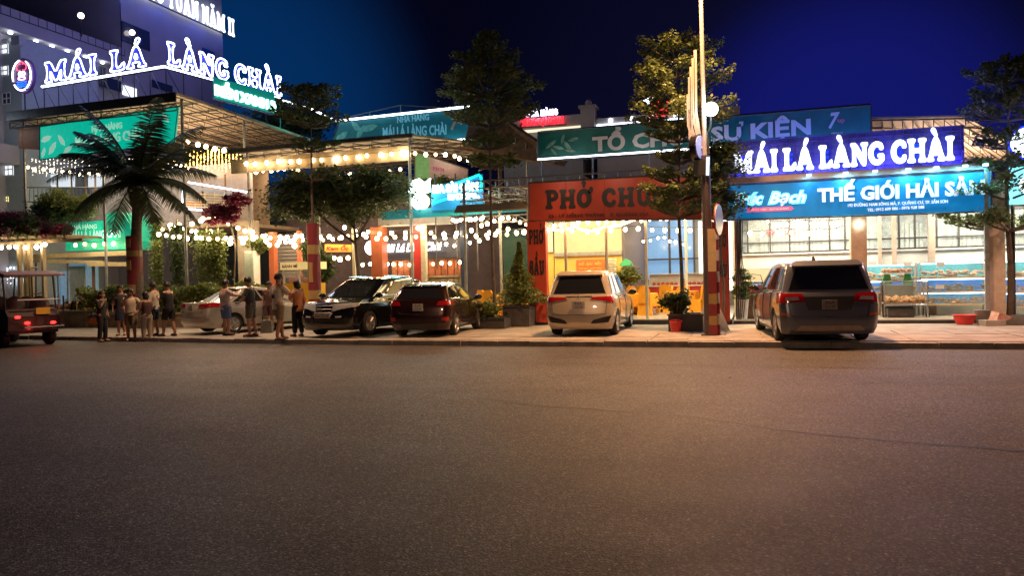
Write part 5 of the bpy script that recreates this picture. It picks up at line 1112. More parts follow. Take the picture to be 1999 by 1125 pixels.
def person(label, loc, rz, H=1.62, top=None, bot=None, bottom='shorts', hair='short', la=None, ra=None, legs=((.02, 0), (-.02, 0)), sleeve=.5, lean=0, sit=False, print_=None, wide=1.0, topx=.0, extra=None):
    """faces +x, left is +y; la/ra = (elbow, hand) as offsets from the shoulder in body heights; legs = foot offsets (x, y)"""
    t = thing('person', label, 'person', loc, rz); h = H; J = lambda x, y, z: (x*h, y*h, z*h); zo = -.25 if sit else 0
    la = la or ((0, .035, -.165), (.03, .04, -.31)); ra = ra or ((0, -.035, -.165), (.03, -.04, -.31))
    Z = lambda z: z+zo
    vs = [J(0, 0, Z(.53)), J(lean*.3, 0, Z(.62)), J(lean*.7, 0, Z(.74)), J(lean, 0, Z(.81)), J(lean+.008, 0, Z(.845)), J(lean+.015, 0, Z(.875)), J(lean+.022, 0, Z(.925)), J(lean+.018, 0, Z(.975))]
    rs = [.082*h*wide, .072*h*wide, .085*h*wide, .055*h, .034*h, .042*h, .060*h, .035*h]
    es = [(i, i+1) for i in range(7)]
    hands = []
    for sg, (e, hd) in ((1, la), (-1, ra)):
        b0 = len(vs); S = (lean, sg*.105*wide, Z(.80)); E_ = (S[0]+e[0], S[1]+e[1], S[2]+e[2]); Hd = (S[0]+hd[0], S[1]+hd[1], S[2]+hd[2])
        W_ = tuple(E_[i]+(Hd[i]-E_[i])*.9 for i in range(3))
        vs += [J(*S), J(*E_), J(*W_), J(*Hd)]; rs += [.036*h, .026*h, .018*h, .021*h]; es += [(3, b0), (b0, b0+1), (b0+1, b0+2), (b0+2, b0+3)]; hands.append((Vector(J(*Hd)), (Vector(J(*Hd))-Vector(J(*E_))).normalized()))
    ft = []
    for sg, (fx, fy) in ((1, legs[0]), (-1, legs[1])):
        b0 = len(vs)
        if sit: K = (.22, sg*.06, .28); A_ = (.22+fx, sg*.07, .04)
        else: K = (fx*.55+.02, sg*.055+fy*.5, .285); A_ = (fx, sg*.06+fy, .045)
        hp = (0, sg*.055*wide, Z(.50)); toe = (A_[0]+.10, A_[1]+sg*.012, .018)
        vs += [J(*hp), J(*K), J(*A_), J(*toe)]; rs += [.062*h*wide, .040*h, .026*h, (.020*h, .022*h)]; es += [(0, b0), (b0, b0+1), (b0+1, b0+2), (b0+2, b0+3)]; ft.append((Vector(J(*A_)), Vector(J(*toe)), Vector(J(*K)), Vector(J(*hp))))
    body = skin_mesh('body', vs, es, rs, SKIN, t)
    # fingers grow out of the hands: five unequal, slightly curled, on the same mesh
    fb = MB(); fb.v = [tuple(v.co) for v in body.data.vertices]; fb.f = [tuple(p.vertices) for p in body.data.polygons]
    for k, (hp, d) in enumerate(hands):
        sd = d.cross(Vector((0, 1, 0))); sd = sd.normalized() if sd.length > .1 else Vector((1, 0, 0)); pl = sd.cross(d)
        for i in range(4):
            L = (.040, .046, .043, .034)[i]*h*1.1; a = hp-d*.006+sd*((i-1.5)*.0105*h); fb.path([a, a+d*L*.55, a+d*L*.85+pl*L*.22*(1 if k else -1)], [.0052*h, .005*h, .0038*h], 5)
        a = hp-d*.01*h+sd*.02*h; fb.path([a-d*.01, a+sd*.018*h+d*.012*h, a+sd*.022*h+d*.032*h], [.006*h, .0055*h, .004*h], 5)
    hc = Vector(J(lean+.03, 0, Z(.928)))
    fb.path([hc+Vector((.055*h, 0, .006*h)), hc+Vector((.066*h, 0, -.012*h)), hc+Vector((.052*h, 0, -.016*h))], [.004*h, .009*h, .005*h], 5)
    for sg in (1, -1): fb.ball(hc+Vector((-.012*h, sg*.058*h, -.006*h)), .015*h, 6, 5, (.7, .35, 1.1))
    me = body.data; body.data = None if False else me
    nm = bpy.data.meshes.new('body'); nm.from_pydata(fb.v, [], fb.f); nm.materials.append(SKIN); nm.shade_smooth(); body.data = nm
    ey = MB()
    for sg in (1, -1): ey.ball(hc+Vector((.050*h, sg*.022*h, .004*h)), .007*h, 6, 4)
    ey.path([hc+Vector((.054*h, -.016*h, -.033*h)), hc+Vector((.058*h, 0, -.034*h)), hc+Vector((.054*h, .016*h, -.033*h))], .003*h, 4); ey.build('facial_features', mat('feature_dark', (.06, .02, .02), .5, var=0), t)
    # hair shell
    hb = MB(); n, m_ = 12, 8; sc = .069*h
    for j in range(m_+1):
        ph = PI*.62*j/m_
        for i in range(n):
            th = 2*PI*i/n; fr = math.cos(th); drop = ph*(1.0 if fr < .2 else (.62 if fr > .75 else .82)); r = sc*(1.0+.06*math.sin(5*th+j))
            x = r*math.sin(drop)*math.cos(th)*.98; y = r*math.sin(drop)*math.sin(th)*.90; z = r*math.cos(drop)*1.08
            hb.v.append((hc.x-.010*h+x, y, hc.z+.012*h+z))
    hb.f += [(j*n+i, j*n+(i+1) % n, (j+1)*n+(i+1) % n, (j+1)*n+i) for j in range(m_) for i in range(n)]
    if hair == 'long': hb.path([hc+Vector((-.045*h, 0, 0)), hc+Vector((-.06*h, 0, -.06*h)), hc+Vector((-.055*h, 0, -.13*h)), hc+Vector((-.05*h, 0, -.20*h))], [.045*h, .048*h, .042*h, .02*h], 8)
    if hair == 'bob': hb.path([hc+Vector((-.03*h, 0, 0)), hc+Vector((-.035*h, 0, -.05*h)), hc+Vector((-.03*h, 0, -.075*h))], [.058*h, .062*h, .045*h], 10)
    if hair == 'bun': hb.ball(hc+Vector((-.07*h, 0, .04*h)), .028*h, 8, 6)
    hb.build('hair', HAIRM, t, smooth=True)
    # clothing: lofted ellipses round the body
    def loft(secs, n=14):
        q = MB()
        for (cx, cy, cz, rx, ry) in secs:
            for i in range(n): a = 2*PI*i/n; k = 1+.035*math.sin(3*a+cz*40); q.v.append(((cx+rx*k*math.cos(a))*h, (cy+ry*k*math.sin(a))*h, cz*h))
        q.f += [(j*n+i, j*n+(i+1) % n, (j+1)*n+(i+1) % n, (j+1)*n+i) for j in range(len(secs)-1) for i in range(n)]; return q
    w = wide; zb = .50-topx
    sh = loft([(0, 0, Z(zb), .078*w, .102*w), (.0, 0, Z(.56), .078*w, .098*w), (lean*.3, 0, Z(.62), .074*w, .090*w), (lean*.6, 0, Z(.70), .080*w, .102*w), (lean*.85, 0, Z(.77), .074*w, .112*w), (lean, 0, Z(.815), .052*w, .100*w), (lean, 0, Z(.835), .036, .050), (lean+.004, 0, Z(.848), .036, .040)])
    for sg, (e, hd) in ((1, la), (-1, ra)):
        S = Vector((lean, sg*.088*w, Z(.805))); E_ = Vector((lean+e[0], sg*.105*w+e[1], Z(.80)+e[2])); Hd = Vector((lean+hd[0], sg*.105*w+hd[1], Z(.80)+hd[2]))
        if sleeve > 0:
            if sleeve <= 1: sh.path([S*h, (S+(E_-S)*.4)*h, (S+(E_-S)*(.3+sleeve*.7))*h], [.042*h, .046*h, .042*h], 9)
            else: sh.path([S*h, E_*h, (E_+(Hd-E_)*.85)*h], [.042*h, .036*h, .026*h], 9)
    st = sh.build('shirt' if bottom != 'dress' else 'dress_top', top, t, smooth=True)
    if print_:
        q = MB(); q.box((-.088*h*w, 0, Z(.655)*h), (.01, .05*h, .055*h)); q.build('back_print', print_, st)
    if bottom in ('skirt', 'dress'):
        q = loft([(0, 0, .30, .085, .12), (0, 0, .40, .085, .115), (0, 0, .50, .085, .105), (0, 0, .58, .070*w, .088*w)]); q.build('skirt', bot, t, smooth=True)
    else:
        q = loft([(0, 0, Z(.465), .072*w, .098*w), (0, 0, Z(.53), .080*w, .100*w), (0, 0, Z(.59), .072*w, .090*w)])
        for (A_, T_, K, Hp) in ft:
            if bottom == 'shorts': q.path([Hp+Vector((0, 0, .02*h)), Hp+(K-Hp)*.5, Hp+(K-Hp)*.88], [.064*h*w, .060*h, .056*h], 10)
            else: q.path([Hp+Vector((0, 0, .02*h)), Hp+(K-Hp)*.6, K, K+(A_-K)*.9], [.064*h*w, .056*h, .048*h, .040*h], 10)
        q.build('shorts' if bottom == 'shorts' else 'trousers', bot, t, smooth=True)
    for (A_, T_, K, Hp) in ft:
        q = MB(); d = (T_-A_); q.path([A_+Vector((-.03*h, 0, -.030*h)), A_+Vector((.03*h, 0, -.028*h)), T_+Vector((.01*h, 0, -.003*h))], [.018*h, .022*h, .016*h], 7); q.build('shoe', mat('dark_shoe', (.03, .025, .022), .6), t, smooth=True)
    return t
def cloth(n, c): return mat(n, c, .85, var=.15, scale=14)
def gp(px, py, z=.13): p = atz(px, py, z); return (p.x, p.y, z)
CB, CNV, CKH, CWH, CGR, COR, CDK, CPK = cloth('black_cloth', (.012, .012, .014)), cloth('navy_cloth', (.02, .03, .07)), cloth('khaki_cloth', (.34, .22, .13)), cloth('white_tee', (.55, .50, .42)), cloth('charcoal_cloth', (.04, .04, .045)), cloth('coral_cloth', (.62, .25, .11)), cloth('maroon_cloth', (.07, .03, .03)), cloth('pale_pink_cloth', (.42, .33, .31))
phone = ((.05, .03, -.15), (.17, -.02, -.06)); phoneR = ((.05, -.03, -.15), (.17, .02, -.06)); fold = ((.02, .03, -.16), (.12, -.08, -.17)); foldR = ((.02, -.03, -.16), (.12, .08, -.17))
hipR = ((-.05, -.07, -.14), (.0, -.01, -.27))
z0 = 0.0
person('woman in black with her hand to her mouth, leftmost of the standing group', (*gp(200, 668, 0)[:2], 0), R_(10), 1.56, CB, CB, 'trousers', 'bob', ra=((.06, -.02, -.13), (.11, .06, .03)), sleeve=.8)
person('woman in a dark short dress half hidden behind the woman in beige', gp(238, 655), R_(-60), 1.60, CGR, CNV, 'skirt', 'bun', sleeve=.5)
person('woman in a beige outfit with long dark hair, hand on hip, facing the street', (*gp(257, 667, 0)[:2], 0), R_(-55), 1.62, cloth('cream_linen', (.55, .46, .34)), cloth('olive_linen', (.16, .12, .07)), 'shorts', 'long', ra=hipR, la=((-.04, .08, -.14), (.02, .0, -.27)), legs=((.04, .01), (-.03, 0)), sleeve=.3)
person('woman with bare shoulders in a maroon top and khaki trousers, head bowed', (*gp(288, 667, 0)[:2], 0), R_(165), 1.52, CDK, cloth('sand_cotton', (.40, .33, .24)), 'trousers', 'bob', la=fold, ra=foldR, sleeve=0, lean=.01)
person('man in a pale tee and dark shorts with folded arms beside the red wrapped palm', gp(303, 656), R_(190), 1.66, CWH, CNV, 'shorts', 'short', la=fold, ra=foldR, sleeve=.7)
person('man all in black looking down at his phone, feet apart beside the silver saloon', gp(331, 656), R_(180), 1.66, CB, CB, 'shorts', 'short', la=phone, ra=phoneR, legs=((.08, 0), (-.08, 0)), sleeve=.7, lean=.01)
person('man in a pale shirt and blue shorts touching the tail of the silver saloon', gp(441, 655), R_(65), 1.68, CPK, cloth('denim', (.08, .13, .28)), 'shorts', 'short', ra=((.08, -.06, -.08), (.2, -.14, -.08)), legs=((.0, 0), (.02, 0)), sleeve=.7, wide=1.08, topx=.03)
person('man in a dark tee and grey shorts leaning towards the silver saloon window', gp(491, 657), R_(200), 1.74, CGR, cloth('grey_shorts', (.09, .085, .075)), 'shorts', 'short', la=((.05, .04, -.15), (.12, -.03, -.2)), ra=((.04, -.05, -.16), (.05, -.05, -.3)), legs=((.0, .02), (-.06, -.02)), sleeve=.7, lean=.02, wide=1.08)
person('man glimpsed behind the white printed tee, bare arm hanging', gp(528, 646), R_(-80), 1.60, CDK, CDK, 'shorts', 'short', sleeve=.2)
person('man in a white tee with a dark print on its back, striding with a bag', gp(545, 664), R_(70), 1.82, CWH, cloth('olive_shorts', (.20, .15, .10)), 'shorts', 'short', ra=((.10, -.05, -.12), (.2, -.06, -.08)), la=((0, .05, -.16), (.03, .06, -.32)), legs=((.10, 0), (-.08, 0)), sleeve=.8, print_=cloth('dark_print', (.02, .02, .05)), topx=.04)
person('woman in a coral top with a dark bob facing the man in the white tee', gp(583, 657), R_(160), 1.62, COR, CB, 'trousers', 'bob', la=((.05, .02, -.12), (.14, .0, .0)), sleeve=1.2, topx=.05)
for lab, px, py, Yp, rz, c_ in (('bearded diner in grey seated at the bar counter facing right', 822, 552, 9.2, 0, cloth('grey_top', (.15, .15, .15))), ('diner in a tan shirt seated close behind the dark red hatchback', 838, 552, 9.6, 170, cloth('tan_top', (.4, .28, .16))), ('seated diner in black at the garden table by the yellow screen', 997, 565, 8.3, 150, CB)):
    p = at(px, py, Yp); person(lab, (p.x, Yp, .27), R_(rz), 1.62, c_, CB, 'trousers', 'short', la=fold, ra=foldR, sit=True, sleeve=.8)
    s = MB(); s.box((p.x, Yp, .27+.39), (.4, .4, .04))
    for i in (-1, 1):
        for j in (-1, 1): s.bar((p.x+i*.17, Yp+j*.17, .27), (p.x+i*.17, Yp+j*.17, .65), .018)
    tag(s.build('stool', WOOD, loc=(p.x, Yp, .27)), 'wooden stool under the '+lab.split(' ')[0]+' diner '+{'b': 'in grey', 'd': 'in tan', 's': 'in black'}[lab[0]], 'stool')
person('driver in a dark shirt sitting in the golf cart', (-22.1, -.2, .38), R_(163), 1.6, CB, CB, 'trousers', 'short', la=((.08, .02, -.12), (.2, -.02, -.1)), ra=((.08, -.02, -.12), (.2, .02, -.1)), sit=True, sleeve=.8)
# bags
def bag(label, p, m, s_=(.26, .09, .2), rz=0):
    t = thing('shoulder_bag', label, 'bag', p, rz); q = MB(); q.box((0, 0, s_[2]/2), s_, taper=.86); q.build('pouch', m, t); q = MB(); q.path([(-s_[0]*.4, 0, s_[2]*.9), (-s_[0]*.2, 0, s_[2]*2.2), (s_[0]*.2, 0, s_[2]*2.2), (s_[0]*.4, 0, s_[2]*.9)], .012, 5); q.build('strap', BLACKP, t)
p = gp(196, 668, 0); bag('mustard yellow bag worn at the hip of the woman in black', (p[0]-.05, p[1]-.14, .56), mat('mustard_leather', (.38, .22, .05), .5), (.34, .08, .17), R_(8))
p = gp(236, 655); bag('small black bag worn behind the woman in the short dark dress', (p[0]-.22, p[1]-.1, .95), BLK, (.24, .1, .16))
p = gp(528, 660); bag('grey plastic carrier bag hanging from the hand of the man in the white tee', (p[0]-.02, p[1]-.12, .28), mat('carrier_bag', (.22, .22, .2), .35), (.32, .2, .36), R_(20))
# ================================================================== PLANTS
def leafmat(n, c, c2):
    m = mat(n, c, .5, var=0, col2=c2, scale=1.4, spec=.4); nn = m.node_tree.nodes; l = m.node_tree.links
    p = nn['Principled BSDF']; tr = nn.new('ShaderNodeBsdfTranslucent'); mx = nn.new('ShaderNodeMixShader'); mx.inputs[0].default_value = .38
    o = [x for x in nn if x.type == 'OUTPUT_MATERIAL'][0]; l.new(p.inputs['Base Color'].links[0].from_socket, tr.inputs[0]); l.new(p.outputs[0], mx.inputs[1]); l.new(tr.outputs[0], mx.inputs[2]); l.new(mx.outputs[0], o.inputs[0]); return m
LF1 = leafmat('leaf_olive', (.075, .11, .035), (.15, .20, .07)); LF2 = leafmat('leaf_dark', (.045, .075, .03), (.11, .15, .06)); LF3 = leafmat('leaf_bright', (.09, .13, .03), (.22, .25, .07))
LFP = leafmat('palm_leaf', (.03, .045, .028), (.07, .09, .045)); BGV = leafmat('bougainvillea_pink', (.14, .02, .05), (.36, .05, .13))
def leaves(C, size, name, m, parent, flat=.5, elong=1.6):
    """one small tilted quad per row of C"""
    C = np.asarray(C, dtype=np.float64); n = len(C); off = np.array(origin(parent)) if parent else 0
    nrm = RNG.normal(size=(n, 3)); nrm[:, 2] = np.abs(nrm[:, 2])+flat*2; nrm /= np.linalg.norm(nrm, axis=1)[:, None]
    a = RNG.normal(size=(n, 3)); a -= (a*nrm).sum(1)[:, None]*nrm; a /= np.linalg.norm(a, axis=1)[:, None]; b_ = np.cross(nrm, a)
    s = size*RNG.uniform(.6, 1.35, size=(n, 1)); P = C-off
    V = np.stack([P-a*s*elong/2, P-b_*s/2, P+a*s*elong/2, P+b_*s/2], 1).reshape(-1, 3); F = np.arange(4*n).reshape(n, 4)
    o = bare_mesh(name, V, F, m); o.parent = parent; return o
def branchy(t, base, top, r, limbs, m=BARK):
    q = MB(); base, top = Vector(base), Vector(top); k = 8
    pts = [lerp(base, top, i/k)+Vector((math.sin(i*1.3)*.03, math.cos(i*1.7)*.03, 0)) for i in range(k+1)]; q.path(pts, [r*(1-.75*i/k) for i in range(k+1)], 8); q.build('trunk', m, t, w=True, smooth=True)
    q = MB()
    for a, b_, rr in limbs: mid = lerp(Vector(a), Vector(b_), .5)+Vector((0, 0, -.06)); q.path([a, mid, b_], [rr, rr*.7, rr*.3], 5)
    if limbs: q.build('limbs', m, t, w=True, smooth=True)
def tiered(label, x, y, z0, ztop, tiers, r=.08, size=.085, m=LF1, dens=1.0, wrap=None, group='trees on the pavement'):
    """terminalia: flat layers of sprays; tiers = (z, radius, sx-, sx+)"""
    t = thing('street_tree', label, 'tree', (x, y, z0), 0, group); limbs = []; C = []
    for (z, rad) in tiers:
        nb = max(5, int(5+rad*3)); ph = random.uniform(0, 6)
        for k in range(nb):
            a = ph+2*PI*k/nb+random.uniform(-.25, .25); L = rad*random.uniform(.72, 1.1); rise = L*random.uniform(.10, .28); e = Vector((x+L*math.cos(a), y+L*math.sin(a)*.9, z+rise)); limbs.append(((x, y, z-.12), e, .022+.012*rad))
            n = int(260*L*dens*(1 if L > .5 else 1.4)); tt = RNG.uniform(.22, 1.05, n)**.8; side = RNG.normal(0, .15, n)*(.45+.7*L*tt)*np.clip(1.25-tt*.7, .2, 1)
            px = x+L*math.cos(a)*tt-math.sin(a)*side; py = y+(L*math.sin(a)*tt)*.9+math.cos(a)*side; pz = z+rise*tt+RNG.normal(0, .03+.022*rad, n)+.05
            C.append(np.stack([px, py, pz], 1))
    branchy(t, (x, y, z0), (x, y, ztop-.1), r, limbs); leaves(np.concatenate(C), size, 'crown', m, t, flat=.45); return t
T3 = tiered('thin street tree with a tiered conical crown right of the dark red hatchback', -7.55, 4.6, .13, 9.3, [(5.2, .8), (5.8, 1.0), (6.5, 1.55), (6.95, 1.2), (7.45, 1.75), (7.85, 1.05), (8.2, 1.1), (8.55, .65), (8.85, .6), (9.15, .4)], .06, .07, dens=.75)
tiered('slender street tree with flat leafy tiers at the right edge beside the white column', 6.84, 6.1, .13, 7.4, [(2.75, 1.8), (3.6, 1.6), (4.3, 1.2), (5.0, 1.0), (5.75, 1.45), (6.25, 1.1), (6.75, 1.05), (7.1, .7)], .09, .07, dens=.8)
t4 = tiered('bushy street tree standing behind the orange lamp pole', -1.72, 3.5, .13, 7.5, [(3.35, 1.1), (3.8, 1.25), (4.25, 1.05), (4.8, .8), (5.4, 1.0), (5.75, 1.7), (6.2, 1.25), (6.7, 1.45), (7.15, 1.1), (7.6, 1.25), (7.9, .6)], .06, .065, m=LF1, dens=.72)
t4b = tiered('thin dark tree with red and yellow wrapped trunk behind the woman in the coral top', -14.3, 5.2, .13, 8.35, [(5.3, .9), (6.3, .9), (7.15, 1.35), (7.7, 1.15), (8.1, 1.0), (8.3, .5)], .07, .08, m=LF1, dens=.42)
def blob(C0, R0, n, clump=40, seed=0):
    """leaf positions in uneven clumps through an ellipsoid's shell"""
    d = RNG.normal(size=(clump, 3)); d /= np.linalg.norm(d, axis=1)[:, None]; c = d*np.array(R0)*RNG.uniform(.45, .95, (clump, 1)); w = RNG.uniform(.14, .34, clump)*min(R0)*1.2
    k = RNG.integers(0, clump, n); return np.array(C0)+c[k]+RNG.normal(size=(n, 3))*w[k][:, None]*np.array([1.2, 1.0, .7])
t = thing('shade_tree', 'broad dark spreading tree crown over the bar in front of the pavilion', 'tree', (-13.6, 7.0, .13))
C = np.concatenate([blob((-15.6, 7, 4.95), (1.9, 1.2, .85), 7500, 42), blob((-13.2, 7, 4.8), (1.7, 1.2, .9), 6500, 40), blob((-14.3, 6.6, 4.5), (2.8, 1.1, .6), 5500, 36)])
branchy(t, (-13.4, 7.0, .13), (-13.8, 7.0, 4.6), .12, [((-13.6, 7, 3.0), (-15.9, 7, 4.8), .06), ((-13.6, 7, 3.2), (-12.7, 7.1, 4.8), .06), ((-13.7, 7, 3.6), (-14.6, 6.5, 5.2), .05)]); leaves(C, .09, 'crown', LF2, t)
# palm -----------------------------------------------------------
pm = thing('palm_tree', 'tall coconut palm with drooping dark fronds in front of the green back-lit banner', 'palm', (-21.7, 5.0, .13))
q = MB(); pts = [Vector((-21.85+.02*i+.03*math.sin(i), 5.0, .13+i*.58)) for i in range(10)]; q.path(pts, [.26-.012*i for i in range(10)], 10); q.build('trunk', BARK, pm, w=True, smooth=True)
q = MB()
for i in range(22): a = random.uniform(0, 6.28); q.path([(-21.6, 5, 4.0+random.random()*1.0), (-21.6+.35*math.cos(a), 5+.35*math.sin(a), 5.0+random.random()*.3)], [.09, .03], 5)
q.build('leaf_bases', BARK, pm, w=True)
top = Vector((-21.6, 5.0, 5.5))
fr = [(190, 56, 3.7), (12, 50, 3.5), (-35, 62, 3.4), (168, 47, 3.9), (225, 60, 3.2), (175, 62, 3.7), (200, 35, 4.2), (160, 25, 3.6), (185, 5, 4.6), (150, -5, 3.4), (20, 60, 3.8), (-15, 42, 3.7), (5, 18, 3.6), (-20, 8, 3.4), (30, -5, 3.2), (250, 40, 3.2), (300, 30, 3.2), (120, 40, 3.4), (60, 35, 3.4), (340, 75, 3.8), (215, 70, 3.9), (240, 5, 2.8), (320, -10, 2.8)]
for az, el, L in fr:
    L *= .9; az, el = R_(az), R_(el); d = Vector((math.cos(az)*math.cos(el), math.sin(az)*math.cos(el)*.7, math.sin(el))); n = 14; pts = []; p = top.copy(); dd = d.copy()
    for i in range(n+1): pts.append(p.copy()); p += dd*(L/n); dd = (dd+Vector((0, 0, -.075-.02*math.cos(el)))).normalized()
    q = MB(); q.path(pts, [.05*(1-.85*i/n) for i in range(n+1)], 4); sd = Vector((-math.sin(az), math.cos(az), 0))
    for i in range(2, n*4):
        f = i/4; k = min(int(f), n-1); b0 = lerp(pts[k], pts[k+1], f-k); td = (pts[k+1]-pts[k]).normalized(); ll = .85*math.sin(PI*min(1, .12+f/n*.86))**.6*random.uniform(.8, 1.1)
        for s_ in (1, -1):
            dr = (sd*s_*.75+td*.55+Vector((0, 0, -.42+random.uniform(-.12, .12)))).normalized(); tip = b0+dr*ll+Vector((0, 0, -.1*ll)); w_ = td*.023; mid = b0+dr*ll*.5
            q.add([b0-w_, mid-w_*1.3, tip, mid+w_*1.3, b0+w_], [(0, 1, 3, 4), (1, 2, 3)])
    q.build('frond', LFP, pm, w=True)
# red and yellow cloth wraps on trunks (each belongs to its tree)
WR, WY = mat('wrap_red', (.20, .02, .03), .6, var=.12), mat('wrap_yellow', (.34, .23, .08), .6, var=.12)
def wrap(parent, x, y, r, z0, z1, seq):
    z = z0
    for i, (h, m, patch) in enumerate(seq):
        if z >= z1: break
        q = MB(); q.lathe((x, y, z), [(r, 0), (r, h-.006)], 14); q.build('cloth_wrap', m, parent, w=True, smooth=True)
        if patch: q = MB(); q.box((x, y-r*1.0, z+h/2), (r*.7, .03, h*.55)); q.build('cloth_patch', WY if m is WR else WR, parent, w=True)
        z += h
wrap(pm, -21.86, 5.0, .28, .9, 3.6, [(.5, WR, 0), (.35, WY, 0), (.4, WR, 0), (.65, WR, 1), (.22, WY, 0), (.55, WR, 1)])
wrap(t4b, -14.3, 5.2, .22, .5, 3.7, [(.6, WR, 0), (.3, WY, 0), (1.25, WR, 1), (.32, WY, 0), (.75, WR, 0)])
# planters, hedge, potted bush
def hedge(label, x0, x1, y0, y1, z0, z1, n, m, name='hedge'):
    t = thing(name, label, 'hedge', ((x0+x1)/2, (y0+y1)/2, z0)); C = np.stack([RNG.uniform(x0, x1, n), RNG.uniform(y0, y1, n), z0+(z1-z0)*RNG.uniform(0, 1, n)**.6], 1); C[:, 2] += .10*np.sin(C[:, 0]*3.1)+.05*np.sin(C[:, 0]*7.3); leaves(C, .085, 'foliage', m, t, .1)
    q = MB()
    for i in range(int((x1-x0)/.4)): x = x0+.2+i*.4; q.bar((x, (y0+y1)/2, .13), (x+random.uniform(-.1, .1), (y0+y1)/2, z1-.15), .018)
    q.build('stems', BARK, t, w=True)
hedge('clipped green hedge behind the stone wall, left of the silver saloon', -25.6, -16.4, 5.75, 6.5, .6, 1.62, 11000, LF3)
t = thing('planter_bush', 'conical bush trained over a cone in the dark planter beside the left red pillar', 'bush', (-7.0, 5.55, .13))
cc = []; 
for i in range(5200):
    z = RNG.uniform(0, 1)**1.25; a = RNG.uniform(0, 6.28); r = (.04+.78*(1-z)**1.8)*RNG.uniform(.2, 1.2)*(1+.3*math.sin(z*17+a*2)); cc.append((-6.98+r*math.cos(a)+.04*math.sin(z*9), 5.5+r*math.sin(a)*.8, .85+z*1.95))
leaves(cc, .07, 'foliage', LF3, t, .2)
q = MB(); q.bar((-7.0, 5.5, .6), (-6.95, 5.5, 2.7), .03, 6)
for i in range(8): q.bar((-7.0, 5.5, .7), (-7.0+.5*math.cos(i*.8), 5.5+.4*math.sin(i*.8), 1.5), .012)
q.build('stems', BARK, t, w=True)
SLATE = mat('slate_planter', (.05, .048, .052), .7, var=.3)
def planter(label, x0, x1, y0, y1, h, m, cat='planter', z=.13):
    t = thing('planter', label, cat, ((x0+x1)/2, (y0+y1)/2, z)); q = MB()
    for a, b_ in (((x0, y0, z), (x1, y0+.06, z+h)), ((x0, y1-.06, z), (x1, y1, z+h)), ((x0, y0+.061, z), (x0+.06, y1-.061, z+h)), ((x1-.06, y0+.061, z), (x1, y1-.061, z+h))): q.bb(a, b_)
    q.build('box', m, t, w=True)
    q = MB(); q.bb((x0-.03, y0-.03, z+h), (x1+.03, y0+.07, z+h+.04)); q.build('rim', m, t, w=True); q = MB(); q.bb((x0-.03, y1-.07, z+h), (x1+.03, y1+.03, z+h+.04)); q.build('rim', m, t, w=True)
    q = MB(); q.bb((x0+.07, y0+.07, z), (x1-.07, y1-.07, z+h-.05)); q.build('soil', SOIL, t, w=True); return t
planter('dark square planter box holding the conical bush', -7.42, -6.55, 5.1, 5.95, .62, SLATE)
planter('low dark planter box round the foot of the tiered conical tree', -7.95, -7.1, 4.25, 4.95, .30, SLATE)
planter('low dark planter box round the foot of the bushy tree by the lamp pole', -2.05, -1.15, 3.1, 3.9, .42, SLATE)
def bush(label, c, R, n, m=LF2, size=.07, name='shrub', clump=16, stems=True):
    t = thing(name, label, 'shrub', (c[0], c[1], c[2]-R[2])); leaves(blob(c, R, n, clump), size, 'foliage', m, t, .2)
    q = MB()
    for i in range(6): q.bar((c[0], c[1], c[2]-R[2]-.05), (c[0]+R[0]*.6*math.cos(i), c[1]+R[1]*.6*math.sin(i), c[2]+R[2]*.3), .015)
    q.build('stems', BARK, t, w=True)
bush('small shrub spilling from the planter of the tiered conical tree', (-7.75, 4.5, .65), (.35, .3, .3), 1300, LF3)
bush('small leafy shrub in the planter left of the lamp pole', (-1.85, 3.35, .85), (.38, .3, .35), 1700, LF2)
bush('potted leafy plant beside the two cream posts inside the noodle restaurant', (-4.1, 9.2, 1.65), (.45, .3, .4), 1800, LF3)
bush('yellow-green shrub trailing over the balcony above the green dome awning', at(130, 402, 7.9)[:], (1.7, .7, .55), 9000, LF3, .09, clump=50)
bush('second dark leafy shrub at the foot of the balcony railing', at(100, 418, 7.6)[:], (1.2, .6, .45), 5000, LF2, .09, clump=30)
t = thing('bougainvillea', 'pink bougainvillea sprawling over the pergola at the left edge', 'flowering vine', tuple(at(50, 460, 6.4)))
leaves(np.concatenate([blob(at(35, 440, 6.5), (1.4, .6, .5), 6000, 40), blob(at(105, 452, 6.5), (.9, .5, .3), 2500, 20)]), .08, 'blossom', BGV, t); leaves(blob(at(50, 445, 6.5), (1.8, .6, .5), 5000, 40), .08, 'foliage', LF2, t)
q = MB(); q.path([at(40, 610, 6.5), at(38, 500, 6.5), at(50, 450, 6.5)], .04, 5); q.build('stem', BARK, t, w=True)
t = thing('bougainvillea', 'bright pink bougainvillea below the white LED edge of the upper terrace', 'flowering vine', tuple(at(440, 430, 8.6)))
leaves(np.concatenate([blob(at(425, 412, 8.8), (1.2, .5, .25), 4200, 30), blob(at(462, 392, 8.8), (.6, .4, .3), 1800, 16), blob(at(440, 430, 8.8), (.9, .4, .2), 1500, 16)]), .08, 'blossom', BGV, t)
q = MB(); q.path([at(455, 590, 8.8), at(460, 480, 8.8), at(445, 415, 8.8)], .04, 5); q.build('stem', BARK, t, w=True)
